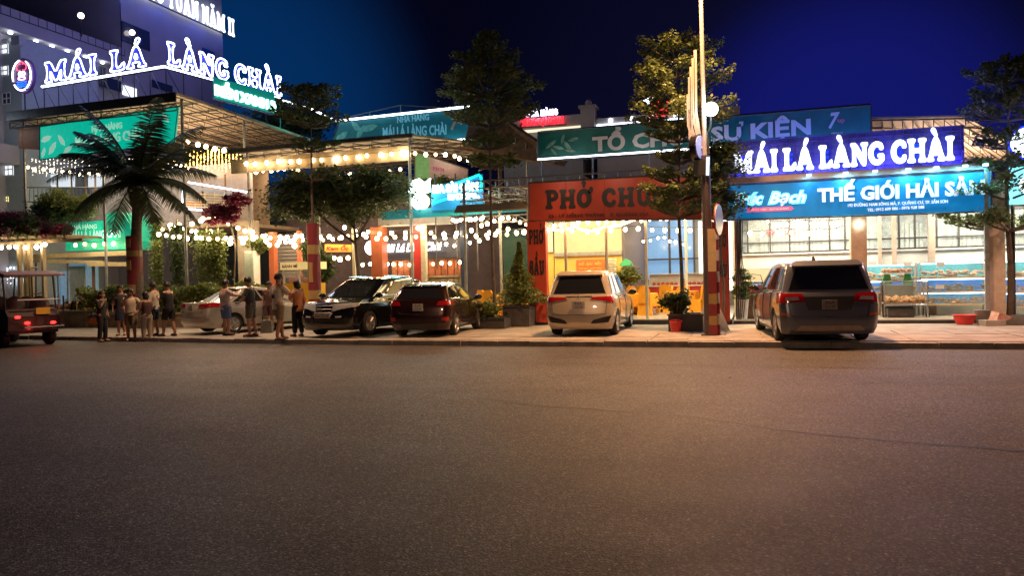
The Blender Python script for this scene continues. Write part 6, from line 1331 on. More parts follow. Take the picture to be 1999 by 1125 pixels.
for i, (px, py0, py1, lab) in enumerate(((304, 425, 590, 'leafy creeper hanging down the post right of the wrapped palm'), (345, 440, 560, 'second hanging creeper between palm and bar'), (402, 450, 560, 'wide curtain of creeper leaves behind the silver saloon'), (425, 455, 560, 'thin creeper strand left of the taupe pillar'))):
    a, b_ = at(px, py0, 8.4), at(px, py1, 8.4); t = thing('creeper', lab, 'creeper', tuple(b_)); n = 2200; C = np.stack([RNG.normal(a.x, .16 if i != 2 else .35, n), RNG.normal(8.4, .1, n), b_.z+(a.z-b_.z)*RNG.uniform(0, 1, n)**.8], 1); leaves(C, .07, 'foliage', LF3 if i != 1 else LF2, t, 0)
    q = MB(); q.bar((a.x, 8.42, .13), (a.x, 8.42, a.z+.3), .035, 6); q.build('stem', MATS['cream_post'], t, w=True)
t = thing('banana_plant', 'big dark leafed plant beside the wrapped thin tree near the orange board sign', 'plant', tuple(at(618, 580, 8.8)))
leaves(blob(at(620, 520, 8.8), (.45, .4, 1.0), 2200, 20), .16, 'foliage', LF2, t, 0, 2.2); q = MB(); q.bar((at(620, 520, 8.8).x, 8.8, .2), (at(620, 520, 8.8).x, 8.8, 3.2), .04); q.build('stem', BARK, t, w=True)
bush('small tree with yellow-lit leaves beside the taupe pillar', at(505, 478, 9.3)[:], (.45, .3, .4), 1600, LF3)
t = thing('climber', 'green-lit climbing plant along the terrace behind the small teal neon sign', 'climbing plant', tuple(at(740, 400, 10.2)))
leaves(np.concatenate([blob(at(700, 352, 10.2), (2.6, .5, .45), 7000, 50), blob(at(860, 372, 10.2), (1.0, .4, .6), 2500, 20)]), .08, 'foliage', LF3, t); q = MB(); q.path([at(690, 560, 10.2), at(692, 450, 10.2), at(700, 350, 10.2)], .03, 5); q.build('stem', BARK, t, w=True)
# far trees
t = thing('far_tree', 'round dark tree crown beyond the white LED strip left of the teal banner', 'tree', (-26, 24, 0)); leaves(blob(at(560, 250, 22), (3.0, 1.5, 1.6), 7000, 50), .16, 'crown', LF2, t); q = MB(); q.bar((-23, 22, 0), (-23, 22, 9), .15, 6); q.build('trunk', BARK, t, w=True)
t = thing('far_tree', 'leafy crown behind the tiered conical tree above the thatch roof', 'tree', (-9, 15, 0)); p = at(975, 285, 13); leaves(blob(p, (1.1, .7, .8), 4500, 30), .12, 'crown', LF2, t); q = MB(); q.bar((p.x, 13, 0), (p.x, 13, 7), .1, 6); q.build('trunk', BARK, t, w=True)
t = thing('far_tree', 'tall shrub crown right of the lamp pole in front of the noodle pillar', 'tree', (-.3, 4.6, .13)); leaves(np.concatenate([blob(at(1400, 330, 4.6), (.65, .5, .8), 4500, 26), blob(at(1415, 400, 4.6), (.6, .4, .4), 1200, 16)]), .07, 'crown', LF2, t)
branchy(t, at(1412, 610, 4.6)[:], at(1405, 330, 4.6)[:], .04, [])
bush('tall potted plant in a white pot left of the grey people carrier', at(1447, 560, 6.4)[:], (.2, .2, .75), 1700, LF3, .07)
t = thing('flower_pot', 'tall tapered white pot under the tall potted plant', 'pot', (at(1449, 600, 6.4).x, 6.4, .25)); x = at(1449, 600, 6.4).x
q = MB(); q.lathe((x, 6.4, .25), [(.14, 0), (.2, .58), (.22, .6), (.19, .6), (.17, .5)], 16); q.build('pot', WHITEP, t, w=True, smooth=True)

# ================================================================== STREET LAMP POLE AND SIGNS
lp = thing('street_lamp', 'tall decorative street lamp pole with stepped orange fins and a white globe', 'street lamp', (-.91, 1.74, .13))
bx, by = -.91, 1.74
q = MB(); q.path([(bx, by, .13), (bx-.02, by, 4.6)], [.125, .11], 12); q.build('pole', mat('pole_dark', (.10, .08, .09), .5, .3), lp, w=True, smooth=True)
q = MB(); q.path([(bx-.03, by, 4.6), (bx-.06, by, 10.4), (bx-.02, by-.2, 10.7), (bx, by-.7, 10.75)], [.06, .045, .04, .035], 10); q.build('upper_pole', mat('pole_light', (.45, .38, .33), .5, .2), lp, w=True, smooth=True)
q = MB(); q.box((bx, by-.95, 10.75), (.28, .7, .12)); q.build('lamp_head', GALV, lp, w=True)
q = MB(); q.box((bx, by-.95, 10.675), (.2, .5, .02)); q.build('lamp_lens', em('sodium_lens', SOD, 40), lp, w=True)
q = MB(); q.bb((bx-.19, by-.19, .13), (bx+.19, by+.19, .17)); q.build('base_plate', STEEL, lp, w=True)
FIN = mat('fin_metal', (.42, .34, .28), .45, .3)
for (px, py, bxp) in ((1357, 97, 1372), (1353, 113, 1370), (1349, 130, 1368), (1346, 150, 1366), (1343, 186, 1364)):
    a, m_, b_ = at(px, py, by), at(px+1, py+120 if py < 160 else py+60, by), at(bxp, 300, by)
    q = MB(); n = len([0])
    for s0, s1 in ((a, m_), (m_, b_)): q.prism([s0+Vector((-.035, 0, 0)), s0+Vector((.035, 0, 0)), s1+Vector((.035, 0, 0)), s1+Vector((-.035, 0, 0))], (0, .14, 0))
    q.build('fin', FIN, lp, w=True)
q = MB(); p = at(1388, 213, by); q.ball(p, .175, 20, 14); q.build('globe', em('globe_white', (.85, .97, 1), 7), lp, w=True, smooth=True)
q = MB(); q.path([p+Vector((0, 0, -.16)), p+Vector((-.02, 0, -.45)), at(1380, 262, by), at(1384, 300, by)], .025, 6); q.build('globe_bracket', STEEL, lp, w=True)
lamp('globe_light', 'POINT', (p.x+.02, p.y-.25, p.z), 75, (.82, .98, .92), .17)
# round clock-like sign box seen edge-on, control box, lit panel
p = at(1363, 288, by); d = Vector((math.cos(R_(-62)), math.sin(R_(-62)), 0))
t = thing('round_sign', 'round pale blue sign disc in a dark rim on the lamp pole below the globe', 'sign', tuple(p)); n = Vector((math.cos(R_(-20)), math.sin(R_(-20)), 0)); s_ = Vector((-n.y, n.x, 0))
def disc(c, n, r, d, m, nm, par, k=28):
    sd = Vector((-n.y, n.x, 0)); q = MB(); q.prism([c+sd*r*math.cos(a)+Vector((0, 0, r*math.sin(a))) for a in [2*PI*i/k for i in range(k)]], n*d); return q.build(nm, m, par, w=True)
disc(p-n*.10, n, .33, .16, BLK, 'housing', t); disc(p+n*.065, n, .29, .01, mat('pale_blue_disc', (.35, .42, .75), .3, emit=(.2, .3, 1), es=.35, var=.1), 'face', t)
q = MB(); q.bar(p, at(1380, 290, by), .03); q.build('bracket', STEEL, t, w=True)
t = thing('control_box', 'dark control box on the lamp pole below the round sign', 'box', tuple(at(1366, 340, by-.14))); q = MB(); q.prism([at(1354, 312, by-.14), at(1377, 312, by-.14), at(1377, 342, by-.14), at(1354, 342, by-.14)], (0, .2, 0)); q.build('case', BLACKP, t, w=True)
t = thing('light_bar', 'narrow white lit panel on the right side of the lamp pole', 'light', tuple(at(1383, 340, by-.13))); q = MB(); q.prism([at(1379, 306, by-.13), at(1385, 306, by-.13), at(1384, 342, by-.13), at(1378, 342, by-.13)], (0, .1, 0)); q.build('panel', em('pale_panel', (.7, .85, 1), 1.6), t, w=True)
q = MB(); q.bar(at(1374, 320, by-.05), at(1382, 320, by-.05), .03); q.build('bracket', STEEL, t, w=True)
# banded board fixed to the pole
t = thing('notice_board', 'narrow vertical board in pale yellow and red bands fixed to the lamp pole', 'board', (-.75, 1.62, .3)); a0, a1 = at(1381, 447, 1.58).x, at(1397, 447, 1.58).x
z = at(1390, 447, 1.58).z; 
for h, m in ((1.05, WY), (.55, WR), (.25, WY), (.3, WR), (.22, WY), (.3, WR)):
    q = MB(); q.bb((a0, 1.55, max(.16, z-h+.004)), (a1, 1.6, z)); q.build('band', mat('band_cream', (.62, .48, .28), .5) if m is WY and h > 1 else m, t, w=True); z -= h
    if z < .2: break
# striped traffic sign post
x = at(1402, 600, 1.75).x; t = thing('traffic_sign', 'round traffic sign seen edge-on atop a red and white striped post beside the lamp pole', 'sign', (x, 1.75, .13)); z = .13
for i in range(10): q = MB(); q.lathe((x, 1.75, z), [(.045, 0), (.045, .262)], 10); q.build('band', WR if i % 2 == 0 else mat('band_white', (.6, .55, .55), .5), t, w=True, smooth=True); z += .265
n = Vector((math.cos(R_(-12)), math.sin(R_(-12)), 0)); disc(Vector((x+.05, 1.75, 3.0)), n, .38, .02, mat('sign_face_silver', (.5, .5, .55), .25, .3), 'face', t); disc(Vector((x+.03, 1.75, 3.0)), n, .40, .018, RED, 'rim', t)
q = MB(); q.bar((x, 1.75, z), (x, 1.75, 3.35), .03, 6); q.build('post', GALV, t, w=True)
# power and cable wires up the posts by the shop corner
t = thing('cable_bundle', 'looped black cables climbing the posts between the right red pillar and the shop', 'cables', (-.3, 6.0, .3)); q = MB()
for k in range(5): q.path([(-.32+.05*k, 6.0, .3), (-.30+.07*k, 5.98, 1.2), (-.25+.03*k, 5.96, 2.1), (-.3+.06*k, 5.98, 3.9)], .014, 4)
q.path([(-.1, 6.1, 1.55), (.15, 6.3, 1.62), (.4, 6.5, 1.58), (.5, 6.5, 1.2)], .014, 4); q.build('cable', BLACKP, t, w=True)

# ================================================================== STRING LIGHTS
SHB = MB(); SHB.ball((0, 0, 0), 1, 8, 6)
bulb_me = {}
def bulb(parent, p, r, m):
    k = m.name
    if k not in bulb_me: q = MB(); q.ball((0, 0, 0), 1, 10, 6); o = q.build('bulb', m, parent, smooth=True); bulb_me[k] = o.data
    else: o = bpy.data.objects.new('bulb', bulb_me[k]); COL.objects.link(o); o.parent = parent
    o.location = Vector(p)-origin(parent); o.scale = (r, r, r*1.1)
def string(label, pts, n, Y, r=.07, m=None, sag=.05, jit=2.6, group='strings of bulbs'):
    """bulb string through pixel points on the plane y = Y"""
    P3 = [at(*p, Y) if not isinstance(p, Vector) else p for p in pts]; L = [0]
    for a, b_ in zip(P3, P3[1:]): L.append(L[-1]+(b_-a).length)
    t = thing('string_lights', label, 'string lights', tuple(P3[0]), 0, group)
    def pos(s):
        for i in range(len(L)-1):
            if s <= L[i+1]+1e-6: f = (s-L[i])/(L[i+1]-L[i]); q = lerp(P3[i], P3[i+1], f); return q+Vector((0, 0, -sag*4*f*(1-f)))
    w = [pos(L[-1]*i/(n*2)) for i in range(n*2+1)]; q = MB(); q.path([p+Vector((0, 0, r+.03)) for p in w], .01, 4); q.build('wire', BLACKP, t, w=True)
    s_ = MB()
    for i in range(n):
        p = pos(L[-1]*(i+.5)/n)+Vector((random.uniform(-1, 1)*.02*jit, random.uniform(-.1, .1), random.uniform(-1, 1)*.015*jit)); bulb(t, p, r*random.uniform(.85, 1.12), m or random.choice((BULBM, BULBM, BULB2, BULB3))); s_.bar(p+Vector((0, 0, r)), p+Vector((0, 0, r+.06)), .018)
    s_.build('sockets', BLACKP, t, w=True, kind='stuff'); return t
string('bulbs under the fairy-light fringe below the green back-lit banner', [(45, 325), (90, 331), (200, 340)], 9, 8.3)
string('bulbs along the pergola beam above the golf cart', [(-10, 484), (100, 478)], 6, 6.1, .085)
string('bulbs under the green dome awning', [(135, 477), (235, 474)], 5, 8.3, .08)
string('short swag of bulbs beside the golden fairy curtain', [(360, 272), (392, 282), (445, 293)], 5, 9.5, .09)
string('bulbs left of the terrace, at the height of its roof edge', [(335, 315), (372, 328)], 5, 9.5, .07)
string('long row of bulbs from the wrapped palm to the orange post', [(302, 457), (400, 465), (520, 462), (600, 458)], 20, 8.0, .075)
string('lower loose row of bulbs behind the silver saloon', [(320, 438), (395, 430), (430, 470), (500, 466), (580, 470)], 12, 8.6, .095, sag=.1)
string('cluster of bulbs at the taupe pillar under the bougainvillea', [(385, 428), (440, 425), (455, 440), (500, 455)], 8, 9.2, .09)
string('row of bulbs along the left edge of the pavilion roof', [(472, 322), (560, 314), (700, 305), (800, 296)], 15, 8.9, .085)
string('row of bulbs receding along the right edge of the pavilion roof', [at(803, 296, 9.0), at(880, 304, 11.5), at(945, 314, 14.5)], 9, 9, .075)
string('second inner row of bulbs under the pavilion roof', [(480, 335), (560, 328), (590, 332)], 8, 11, .08)
string('row of bulbs across the bar front above the script sign', [(600, 460), (690, 462), (800, 462), (900, 460), (1020, 452)], 22, 8.8, .075)
string('upper swag of bulbs from the thin dark tree to the bar posts', [(660, 441), (720, 452), (790, 455), (815, 447), (860, 455), (930, 448)], 11, 9.6, .075, sag=.05)
string('row of bulbs inside the bar at head height', [(700, 516), (905, 511)], 13, 10.9, .07)
string('bright cluster of bulbs under the teal fascia at the white post', [(880, 430), (910, 427), (945, 425)], 12, 8.5, .06)
string('crossing bulbs over the garden tables left of the orange sign', [(935, 440), (985, 424), (1035, 438)], 8, 7.6, .065)
string('zigzag of bulbs over the garden, lower row', [(950, 455), (990, 448), (1032, 455)], 5, 7.0, .075)
string('row of bulbs directly under the orange-red sign', [(1040, 437), (1130, 436), (1245, 428)], 12, 6.2, .06)
string('row of bulbs under the right half of the orange-red sign', [(1245, 428), (1330, 424), (1400, 421)], 9, 6.2, .05)
string('second row of bulbs deeper in the noodle restaurant', [(1060, 448), (1150, 452), (1240, 446), (1390, 448)], 13, 8.2, .07)
string('small bulbs deep inside before the blue window', [(1250, 470), (1290, 462), (1340, 478)], 7, 12, .05)
string('bulbs on the glass front of the seafood shop', [(1450, 456), (1530, 450), (1600, 452), (1645, 447)], 7, 7.4, .06)
string('small bulbs near the shop ceiling', [(1490, 434), (1560, 433), (1650, 431)], 9, 7.8, .045)
string('small bulbs at the right end of the big neon letters', [(1862, 276), (1885, 264)], 6, 8.5, .03)
string('warm bulbs low in the bar by the orange board sign', [(625, 503), (690, 503)], 4, 10.9, .09)
for x in (-5.6, -3.6, -1.7): lamp('bulb_street_spill', 'AREA', (x, 5.8, 3.35), 17, (1, .66, .34), .4, (x, -6, 0))
for x in (-19.5, -16, -12.5): lamp('bulb_street_spill', 'AREA', (x, 7.6, 3.7), 18, (1, .66, .36), .5, (x+3, -6, 0))
string('high swag of bulbs behind the silver saloon, nearer the palm', [(310, 447), (350, 440), (392, 455)], 6, 9.2, .08)
string('low bulbs between the orange post and the wrapped thin tree', [(520, 480), (560, 472), (600, 486)], 5, 9.4, .085)
string('crossing swag over the bar from the taupe pillar to the red post', [(470, 447), (600, 470), (740, 452)], 14, 10.2, .07, sag=.08)
string('long slack swag over the garden tables down to the tiered tree', [(815, 470), (880, 478), (960, 462)], 9, 9.9, .06, sag=.08)
string('deep row of bulbs under the far pavilion ceiling', [(600, 345), (700, 338), (790, 330)], 10, 14, .07)
# rope light swags under the sign
t = thing('rope_light', 'glowing rope light in swags below the bulbs of the orange sign', 'rope light', tuple(at(1068, 448, 6.5))); q = MB(); pts = []
for (x0, y0), (x1, y1), sg in (((1068, 446), (1122, 442), 5), ((1122, 442), (1184, 440), 10), ((1184, 443), (1240, 427), 4)):
    for i in range(9): f = i/8; pts.append(at(x0+(x1-x0)*f, y0+(y1-y0)*f+sg*4*f*(1-f), 6.5))
q.path(pts, .038, 6); q.build('rope', em('rope_warm', (1, .82, .5), 9), t, w=True)
q = MB(); q.path([p+Vector((0, .05, .02)) for p in pts], .012, 4); q.build('carrier_wire', STEEL, t, w=True)
# golden fairy curtain + fringe
def fairy(label, x0, x1, y0, y1, Yp, n, m, r=.018):
    q = MB()
    for i in range(n):
        px = random.uniform(x0, x1); px = round(px/7)*7+random.uniform(-1, 1); p = at(px, random.uniform(y0, y1-(hash(round(px)) % 9)), Yp); q.ball(p, r, 4, 2)
    o = q.build('fairy_lights', m, loc=at((x0+x1)/2, y0, Yp)); tag(o, label, 'fairy lights', kind='stuff')
fairy('golden fairy light curtain hanging below the left canopy', 362, 470, 292, 335, 10.5, 420, BULBG, .028)
fairy('fringe of tiny white fairy lights below the green back-lit banner', 60, 340, 308, 345, 8.0, 420, em('fairy_white', (1, .85, .65), 7), .017)
fairy('white fairy lights draped behind the pergola', 0, 62, 518, 560, 9.5, 90, BULBC, .018)

# ================================================================== FURNITURE AND STALLS
def chair_cover(label, x, y, rz, z=.27, src=[None]):
    if src[0] is None:
        t = thing('banquet_chair', label, 'chair', (x, y, z), rz, 'yellow covered banquet chairs')
        q = MB(); n = 16
        secs = [(0, .27, .27, 0), (.12, .255, .255, 0), (.44, .215, .225, 0)]
        for zz, rx, ry, cx in secs:
            for i in range(n):
                a = 2*PI*i/n; c_, s_ = math.cos(a), math.sin(a); k = 1/max(abs(c_), abs(s_))**.75*(1+(.05*math.sin(a*8) if zz < .3 else 0)); q.v.append((cx+rx*k*c_, ry*k*s_, zz))
        q.f += [(j*n+i, j*n+(i+1) % n, (j+1)*n+(i+1) % n, (j+1)*n+i) for j in range(2) for i in range(n)]+[tuple(range(2*n, 3*n))]; q.build('seat_skirt', YCLOTH, t, smooth=True)
        q = MB(); q.prism([(-.19, -.21, .42), (-.19, .21, .42), (-.23, .20, .85), (-.25, .13, .98), (-.25, -.13, .98), (-.23, -.20, .85)], (-.07, 0, .01)); q.build('back_cover', YCLOTH, t)
        src[0] = t; return t
    return dup(src[0], (x, y, z), rz, label)
def table(label, x, y, z=.27, r=.62, m=YCLOTH, src=[None]):
    if src[0] is None:
        t = thing('dining_table', label, 'table', (x, y, z), 0, 'yellow clothed dining tables')
        q = MB(); q.lathe((0, 0, 0), [(.60, .72), (.62, .74), (.60, .752)], 24); q.build('tabletop', YCLOTH, t)
        q = MB(); n = 28
        for j, (zz, rr) in enumerate(((.74, .625), (.6, .64), (.30, .66))):
            for i in range(n): k = 1+(.045*j*math.sin(i*2.3)); q.v.append((rr*k*math.cos(2*PI*i/n), rr*k*math.sin(2*PI*i/n), zz))
        q.f += [(j*n+i, j*n+(i+1) % n, (j+1)*n+(i+1) % n, (j+1)*n+i) for j in range(2) for i in range(n)]; q.build('tablecloth', YCLOTH, t, smooth=True)
        q = MB(); q.bar((0, 0, 0), (0, 0, .72), .04, 8); q.box((0, 0, .02), (.5, .5, .04)); q.build('pedestal', BLACKP, t); src[0] = t; return t
    return dup(src[0], (x, y, z), 0, label)
p = at
CH = [(-4.05, 7.6, 60, 'yellow covered chair just right of the white people carrier, back to the street'), (-3.35, 8.3, 95, 'tall yellow covered chair second from the white people carrier'), (-3.9, 9.6, -60, 'yellow covered chair behind the two nearest the white carrier'), (-2.9, 10.2, 200, 'yellow covered chair turned sideways in mid room'), (-2.2, 9.4, 100, 'yellow covered chair in front of the bushy tree trunk'), (-1.75, 10.8, 160, 'yellow covered chair right of the mid room table'), (-3.1, 12.6, 90, None), (-2.3, 12.9, 80, None), (-1.5, 12.7, 100, None), (-3.9, 12.5, 70, None)]
for i, (x, y, a, l) in enumerate(CH): chair_cover(l or 'yellow covered chair in the row before the red serving counters', x, y, R_(a))
for (x, y, a, l) in ((-8.75, 7.9, 80, 'yellow covered chair right behind the mirror of the dark red hatchback'), (-8.35, 8.5, 100, 'yellow covered chair second from the dark red hatchback'), (-9.2, 8.6, 60, 'yellow covered chair by the green louvred wall'), (-7.6, 7.7, 120, 'yellow covered chair right of the tiered tree trunk, beside the dark planter'), (-8.0, 9.6, 200, 'yellow covered chair facing the seated diner in black'), (-19.6, 8.2, 90, 'yellow covered chair beyond the silver saloon roof'), (-18.7, 8.4, 80, 'yellow covered chair between silver saloon and taupe pillar')): chair_cover(l, x, y, R_(a), .26)
for (x, y, l) in ((-3.6, 8.95, 'yellow clothed table between the chairs nearest the white carrier'), (-2.35, 11.3, 'yellow clothed table in mid room'), (-8.6, 9.3, 'yellow clothed table in the garden left of the tiered tree'), (-7.45, 8.6, 'yellow clothed table by the yellow screen'), (at(162, 575, 8.0).x, 8.0, 'small yellow clothed table with pink chairs near the hedge')): table(l, x, y)
pc = None
for i, px in enumerate((155, 173)):
    P_ = at(px, 570, 8.8)
    if pc is None:
        pc = thing('round_back_chair', 'pink round-backed chair nearest the blue cabinet', 'chair', (P_.x, 8.8, .13), R_(-90), 'pink round-backed chairs'); PKM = mat('pink_plastic', (.62, .22, .16), .5)
        q = MB(); q.box((0, 0, .45), (.42, .42, .05)); q.build('seat', PKM, pc)
        q = MB(); q.prism([(-.2, .22*math.cos(a), .85+.30*math.sin(a)) for a in [k*PI/8 for k in range(16)]], (-.04, 0, 0)); q.build('backrest', PKM, pc)
        for sx in (-.18, .18):
            for sy in (-.18, .18): q = MB(); q.bar((sx, sy, 0), (sx, sy, .43), .02); q.build('leg', STEEL, pc)
    else: dup(pc, (P_.x, 8.8, .13), R_(-90), 'pink round-backed chair nearer the hedge')
# pale blue cabinets at left
for a_, b_, c_, d_, lab in ((108, 530, 120, 600, 'narrow pale blue cabinet by the golf cart roof'), (132, 512, 173, 600, 'wide pale blue cold cabinet behind the pink chairs')):
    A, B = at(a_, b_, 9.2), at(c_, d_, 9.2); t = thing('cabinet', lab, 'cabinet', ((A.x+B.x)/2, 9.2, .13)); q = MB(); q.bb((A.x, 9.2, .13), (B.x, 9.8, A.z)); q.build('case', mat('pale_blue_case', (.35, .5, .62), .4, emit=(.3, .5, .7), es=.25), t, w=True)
    q = MB(); q.bb((A.x+.1, 9.18, .5), (B.x-.1, 9.195, A.z-.2)); q.build('door', mat('pale_blue_door', (.5, .62, .7), .3), t, w=True); q = MB(); q.bar((B.x-.14, 9.15, .9), (B.x-.14, 9.15, 1.3), .012); q.build('handle', CHROME, t, w=True)
lamp('left_ground_glow', 'AREA', (-25.5, 7.6, 3.6), 70, (1, .78, .5), 4, (-25.5, 7.6, 0), 1.5); lamp('left_ground_glow', 'AREA', (-19.5, 8.8, 4.0), 90, (1, .8, .5), 4, (-19.5, 8.8, 0), 1.5)
def scooter(label, x, y, rz, src=[None]):
    if src[0]: return dup(src[0], (x, y, .13), rz, label)
    t = src[0] = thing('motor_scooter', label, 'scooter', (x, y, .13), rz, 'scooters parked behind the garden wall')
    for wx in (-.6, .6):
        q = MB(); q.lathe((wx, 0, .27), [(.10, .05), (.16, .02)], 10, 'y'); h = q.build('wheel', ALLOY, t); q = MB(); q.lathe((wx, 0, .27), [(.18, -.05), (.27, -.03), (.27, .03), (.18, .05)], 18, 'y'); q.build('tyre', TYRE, h)
    q = MB(); q.prism([(-.75, -.12, .52), (-.8, -.12, .78), (-.3, -.12, .80), (-.05, -.12, .45), (.3, -.12, .36), (.3, -.12, .26), (-.3, -.12, .26), (-.5, -.12, .5)], (0, .24, 0)); q.build('body', BLK, t)
    q = MB(); q.prism([(.28, -.16, .36), (.42, -.16, .98), (.50, -.16, .98), (.42, -.16, .34)], (0, .32, 0)); q.build('leg_shield', BLK, t)
    q = MB(); q.box((-.48, 0, .83), (.62, .24, .09)); q.build('seat', SEATM, t); q = MB(); q.bar((.46, -.32, 1.04), (.46, .32, 1.04), .018, 6); q.bar((.6, 0, .3), (.45, 0, 1.04), .025, 6); q.build('handlebar', CHROME, t)
    q = MB(); q.ball((.52, 0, .98), .07, 8, 6); q.build('headlight', CLEARG, t); return t
for i, px in enumerate((106, 122, 138)): P_ = at(px, 592, 6.9); scooter(('black scooter nearest the golf cart roof post', 'black scooter in the middle of the three behind the wall', 'black scooter nearest the pink chairs')[i], P_.x, 6.9, R_(65+i*6))
# red and cream serving counters with plants, deep in the noodle restaurant
for i, (x0, x1, lab) in enumerate(((-3.9, -2.6, 'red fronted serving counter left of the cream post'), (-2.45, -1.1, 'red fronted serving counter with green baskets under glass'))):
    t = thing('serving_counter', lab, 'counter', ((x0+x1)/2, 14, .27), 0, 'red serving counters'); q = MB(); q.bb((x0, 14, .27), (x1, 14.6, 1.15)); q.build('front', RED, t, w=True)
    q = MB(); q.bb((x0-.03, 13.95, 1.15), (x1+.03, 14.65, 1.2)); q.build('worktop', WHITEP, t, w=True)
    q = MB(); q.bb((x0, 14.3, 1.2), (x1, 14.34, 1.65)); q.bb((x0, 14.0, 1.66), (x1, 14.4, 1.69)); q.bar((x0+.02, 14.02, 1.2), (x0+.02, 14.02, 1.66), .015); q.bar((x1-.02, 14.02, 1.2), (x1-.02, 14.02, 1.66), .015); q.build('display_shelf', WHITEP, t, w=True)
    q = MB()
    for k in range(6): q.ball((x0+.2+k*.18, 14.15, 1.26), .08, 6, 4)
    q.build('baskets', mat('green_red_food', (.05, .25, .06) if i else (.55, .08, .05), .6), t, w=True)
# green parasol / plastic items near centre post
t = thing('parasol', 'small green parasol beside the cream post of the noodle restaurant', 'parasol', (-4.0, 8.6, .27)); q = MB(); q.lathe((-4.15, 9.6, 2.0), [(.26, 0), (.2, .14), (.02, .26)], 8); q.build('canopy', mat('green_parasol', (.02, .35, .15), .5), t, w=True); q = MB(); q.bar((-4.15, 9.6, .3), (-4.15, 9.6, 2.2), .02); q.build('pole', GALV, t, w=True)
# food cart
fc = at(575, 560, 7.6); t = thing('food_cart', 'yellow glazed food cart with a lit header, behind the coral top', 'food cart', (fc.x, 7.6, .13)); X0, X1 = at(552, 560, 7.6).x, at(616, 560, 7.6).x; zt_ = at(580, 512, 7.6).z; zc = at(580, 553, 7.6).z
YP = mat('cart_yellow', (.72, .42, .03), .45); q = MB(); q.bb((X0, 7.6, .45), (X1, 8.3, zc)); q.build('counter', YP, t, w=True)
q = MB(); q.bb((X0-.05, 7.55, zt_-.28), (X1+.05, 8.35, zt_)); q.build('header', mat('cart_header', (.75, .62, .25), .5, emit=(1, .75, .3), es=.5), t, w=True)
for x in (X0+.04, (X0+X1)/2, X1-.04): q = MB(); q.bb((x-.035, 7.6, zc), (x+.035, 7.67, zt_-.28)); q.build('post', WHITEP, t, w=True)
q = MB(); q.bb((X0+.05, 7.62, zc), (X1-.05, 7.63, zt_-.30)); q.build('glass', GL, t, w=True)
q = MB(); 
for k in range(5): q.ball((X0+.2+k*.22, 7.9, zc+.12), .11, 7, 5)
q.build('food', mat('food_red', (.5, .08, .06), .6), t, w=True)
text('BÁNH MÌ', (X0+.05, 7.54, zt_-.21), ((X0+X1)/2, 7.54, zt_-.21), .12, 'lettering', mat('maroon_print', (.25, .03, .02), .5, var=0), t, .01, .02)
for x in (X0+.25, X1-.25): q = MB(); q.lathe((x, 7.6, .36), [(.23, 0), (.23, .06)], 16, 'y'); q.build('wheel', TYRE, t, w=True)
# white appliance and ice box near taupe pillar
A, B = at(477, 490, 9.0), at(496, 545, 9.0); t = thing('cabinet', 'pale upright cabinet with a small yellow flower on top, by the taupe pillar', 'cabinet', ((A.x+B.x)/2, 9, .24)); q = MB(); q.bb((A.x, 9, .24), (B.x, 9.4, A.z)); q.build('case', WHITEP, t, w=True); q = MB(); q.bb((A.x+.03, 8.98, .5), (B.x-.03, 8.995, A.z-.1)); q.build('door', MATS['pale_screen'], t, w=True)
# aquariums ------------------------------------------------------
WAT = [mat('tank_teal', (.04, .30, .36), .1, emit=(.06, .38, .48), es=.55, var=.4, scale=3, coat=1), mat('tank_blue', (.01, .16, .55), .1, emit=(.02, .24, .85), es=.6, var=.5, scale=2.5, coat=1), mat('tank_deep', (.01, .22, .42), .1, emit=(.01, .30, .60), es=.5, var=.5, scale=2.5, coat=1)]
SFD = mat('seafood_pink', (.60, .20, .10), .7, col2=(.70, .52, .34), var=.4, scale=14)
def tank_rack(label, px0, px1, Yp, levels):
    X0, X1 = at(px0, 570, Yp).x, at(px1, 570, Yp).x; t = thing('aquarium_rack', label, 'aquarium', ((X0+X1)/2, Yp, .24), 0, 'seafood tank racks')
    for k, (z0_, z1_) in enumerate(levels):
        q = MB(); q.bb((X0+.02, Yp+.45, z0_), (X1-.02, Yp+.5, z1_)); q.build('tank_back', WAT[k % 3], t, w=True)
        q = MB(); q.bb((X0+.02, Yp, z0_+.0), (X1-.02, Yp+.02, z1_-.06)); q.build('tank_glass', mat('tank_glass', (.6, .85, .9), .03, var=0, alpha=.18, spec=.8), t, w=True)
        q = MB(); q.bb((X0, Yp-.01, z0_-.05), (X1, Yp+.5, z0_-.005)); q.build('shelf', mat('tank_shelf', (.55, .42, .24), .5), t, w=True)
        q = MB(); n = int((X1-X0)*22)
        for i in range(n): q.ball((random.uniform(X0+.06, X1-.06), Yp+random.uniform(.06, .3), z0_+random.uniform(.02, .16)), random.uniform(.04, .085), 5, 4, (1.4, 1, .7))
        q.build('shellfish', SFD, t, w=True, kind='stuff')
        q = MB(); q.bar((X0+.03, Yp+.25, z1_-.02), (X1-.03, Yp+.25, z1_-.02), .015); q.build('tank_light', em('tank_tube', (.8, .95, 1), 5), t, w=True)
    q = MB()
    for x in (X0, X1):
        for y in (Yp, Yp+.5): q.bar((x, y, .24), (x, y, levels[0][1]+.02), .025)
    q.build('frame', GALV, t, w=True)
tank_rack('three tier seafood tank rack behind the glazed ice cart', 1690, 1790, 7.7, [(1.40, 1.80), (.98, 1.30)])
tank_rack('long three tier blue seafood tank rack right of the ice cart', 1797, 1929, 7.6, [(1.42, 1.82), (.98, 1.34), (.60, .92)])
tank_rack('seafood tank rack right of the pale column', 1962, 2080, 7.5, [(1.40, 1.82), (.95, 1.32), (.5, .88)])
tank_rack('small blue tank rack half hidden behind the grey people carrier', 1505, 1530, 7.8, [(1.25, 1.62), (.8, 1.15)])
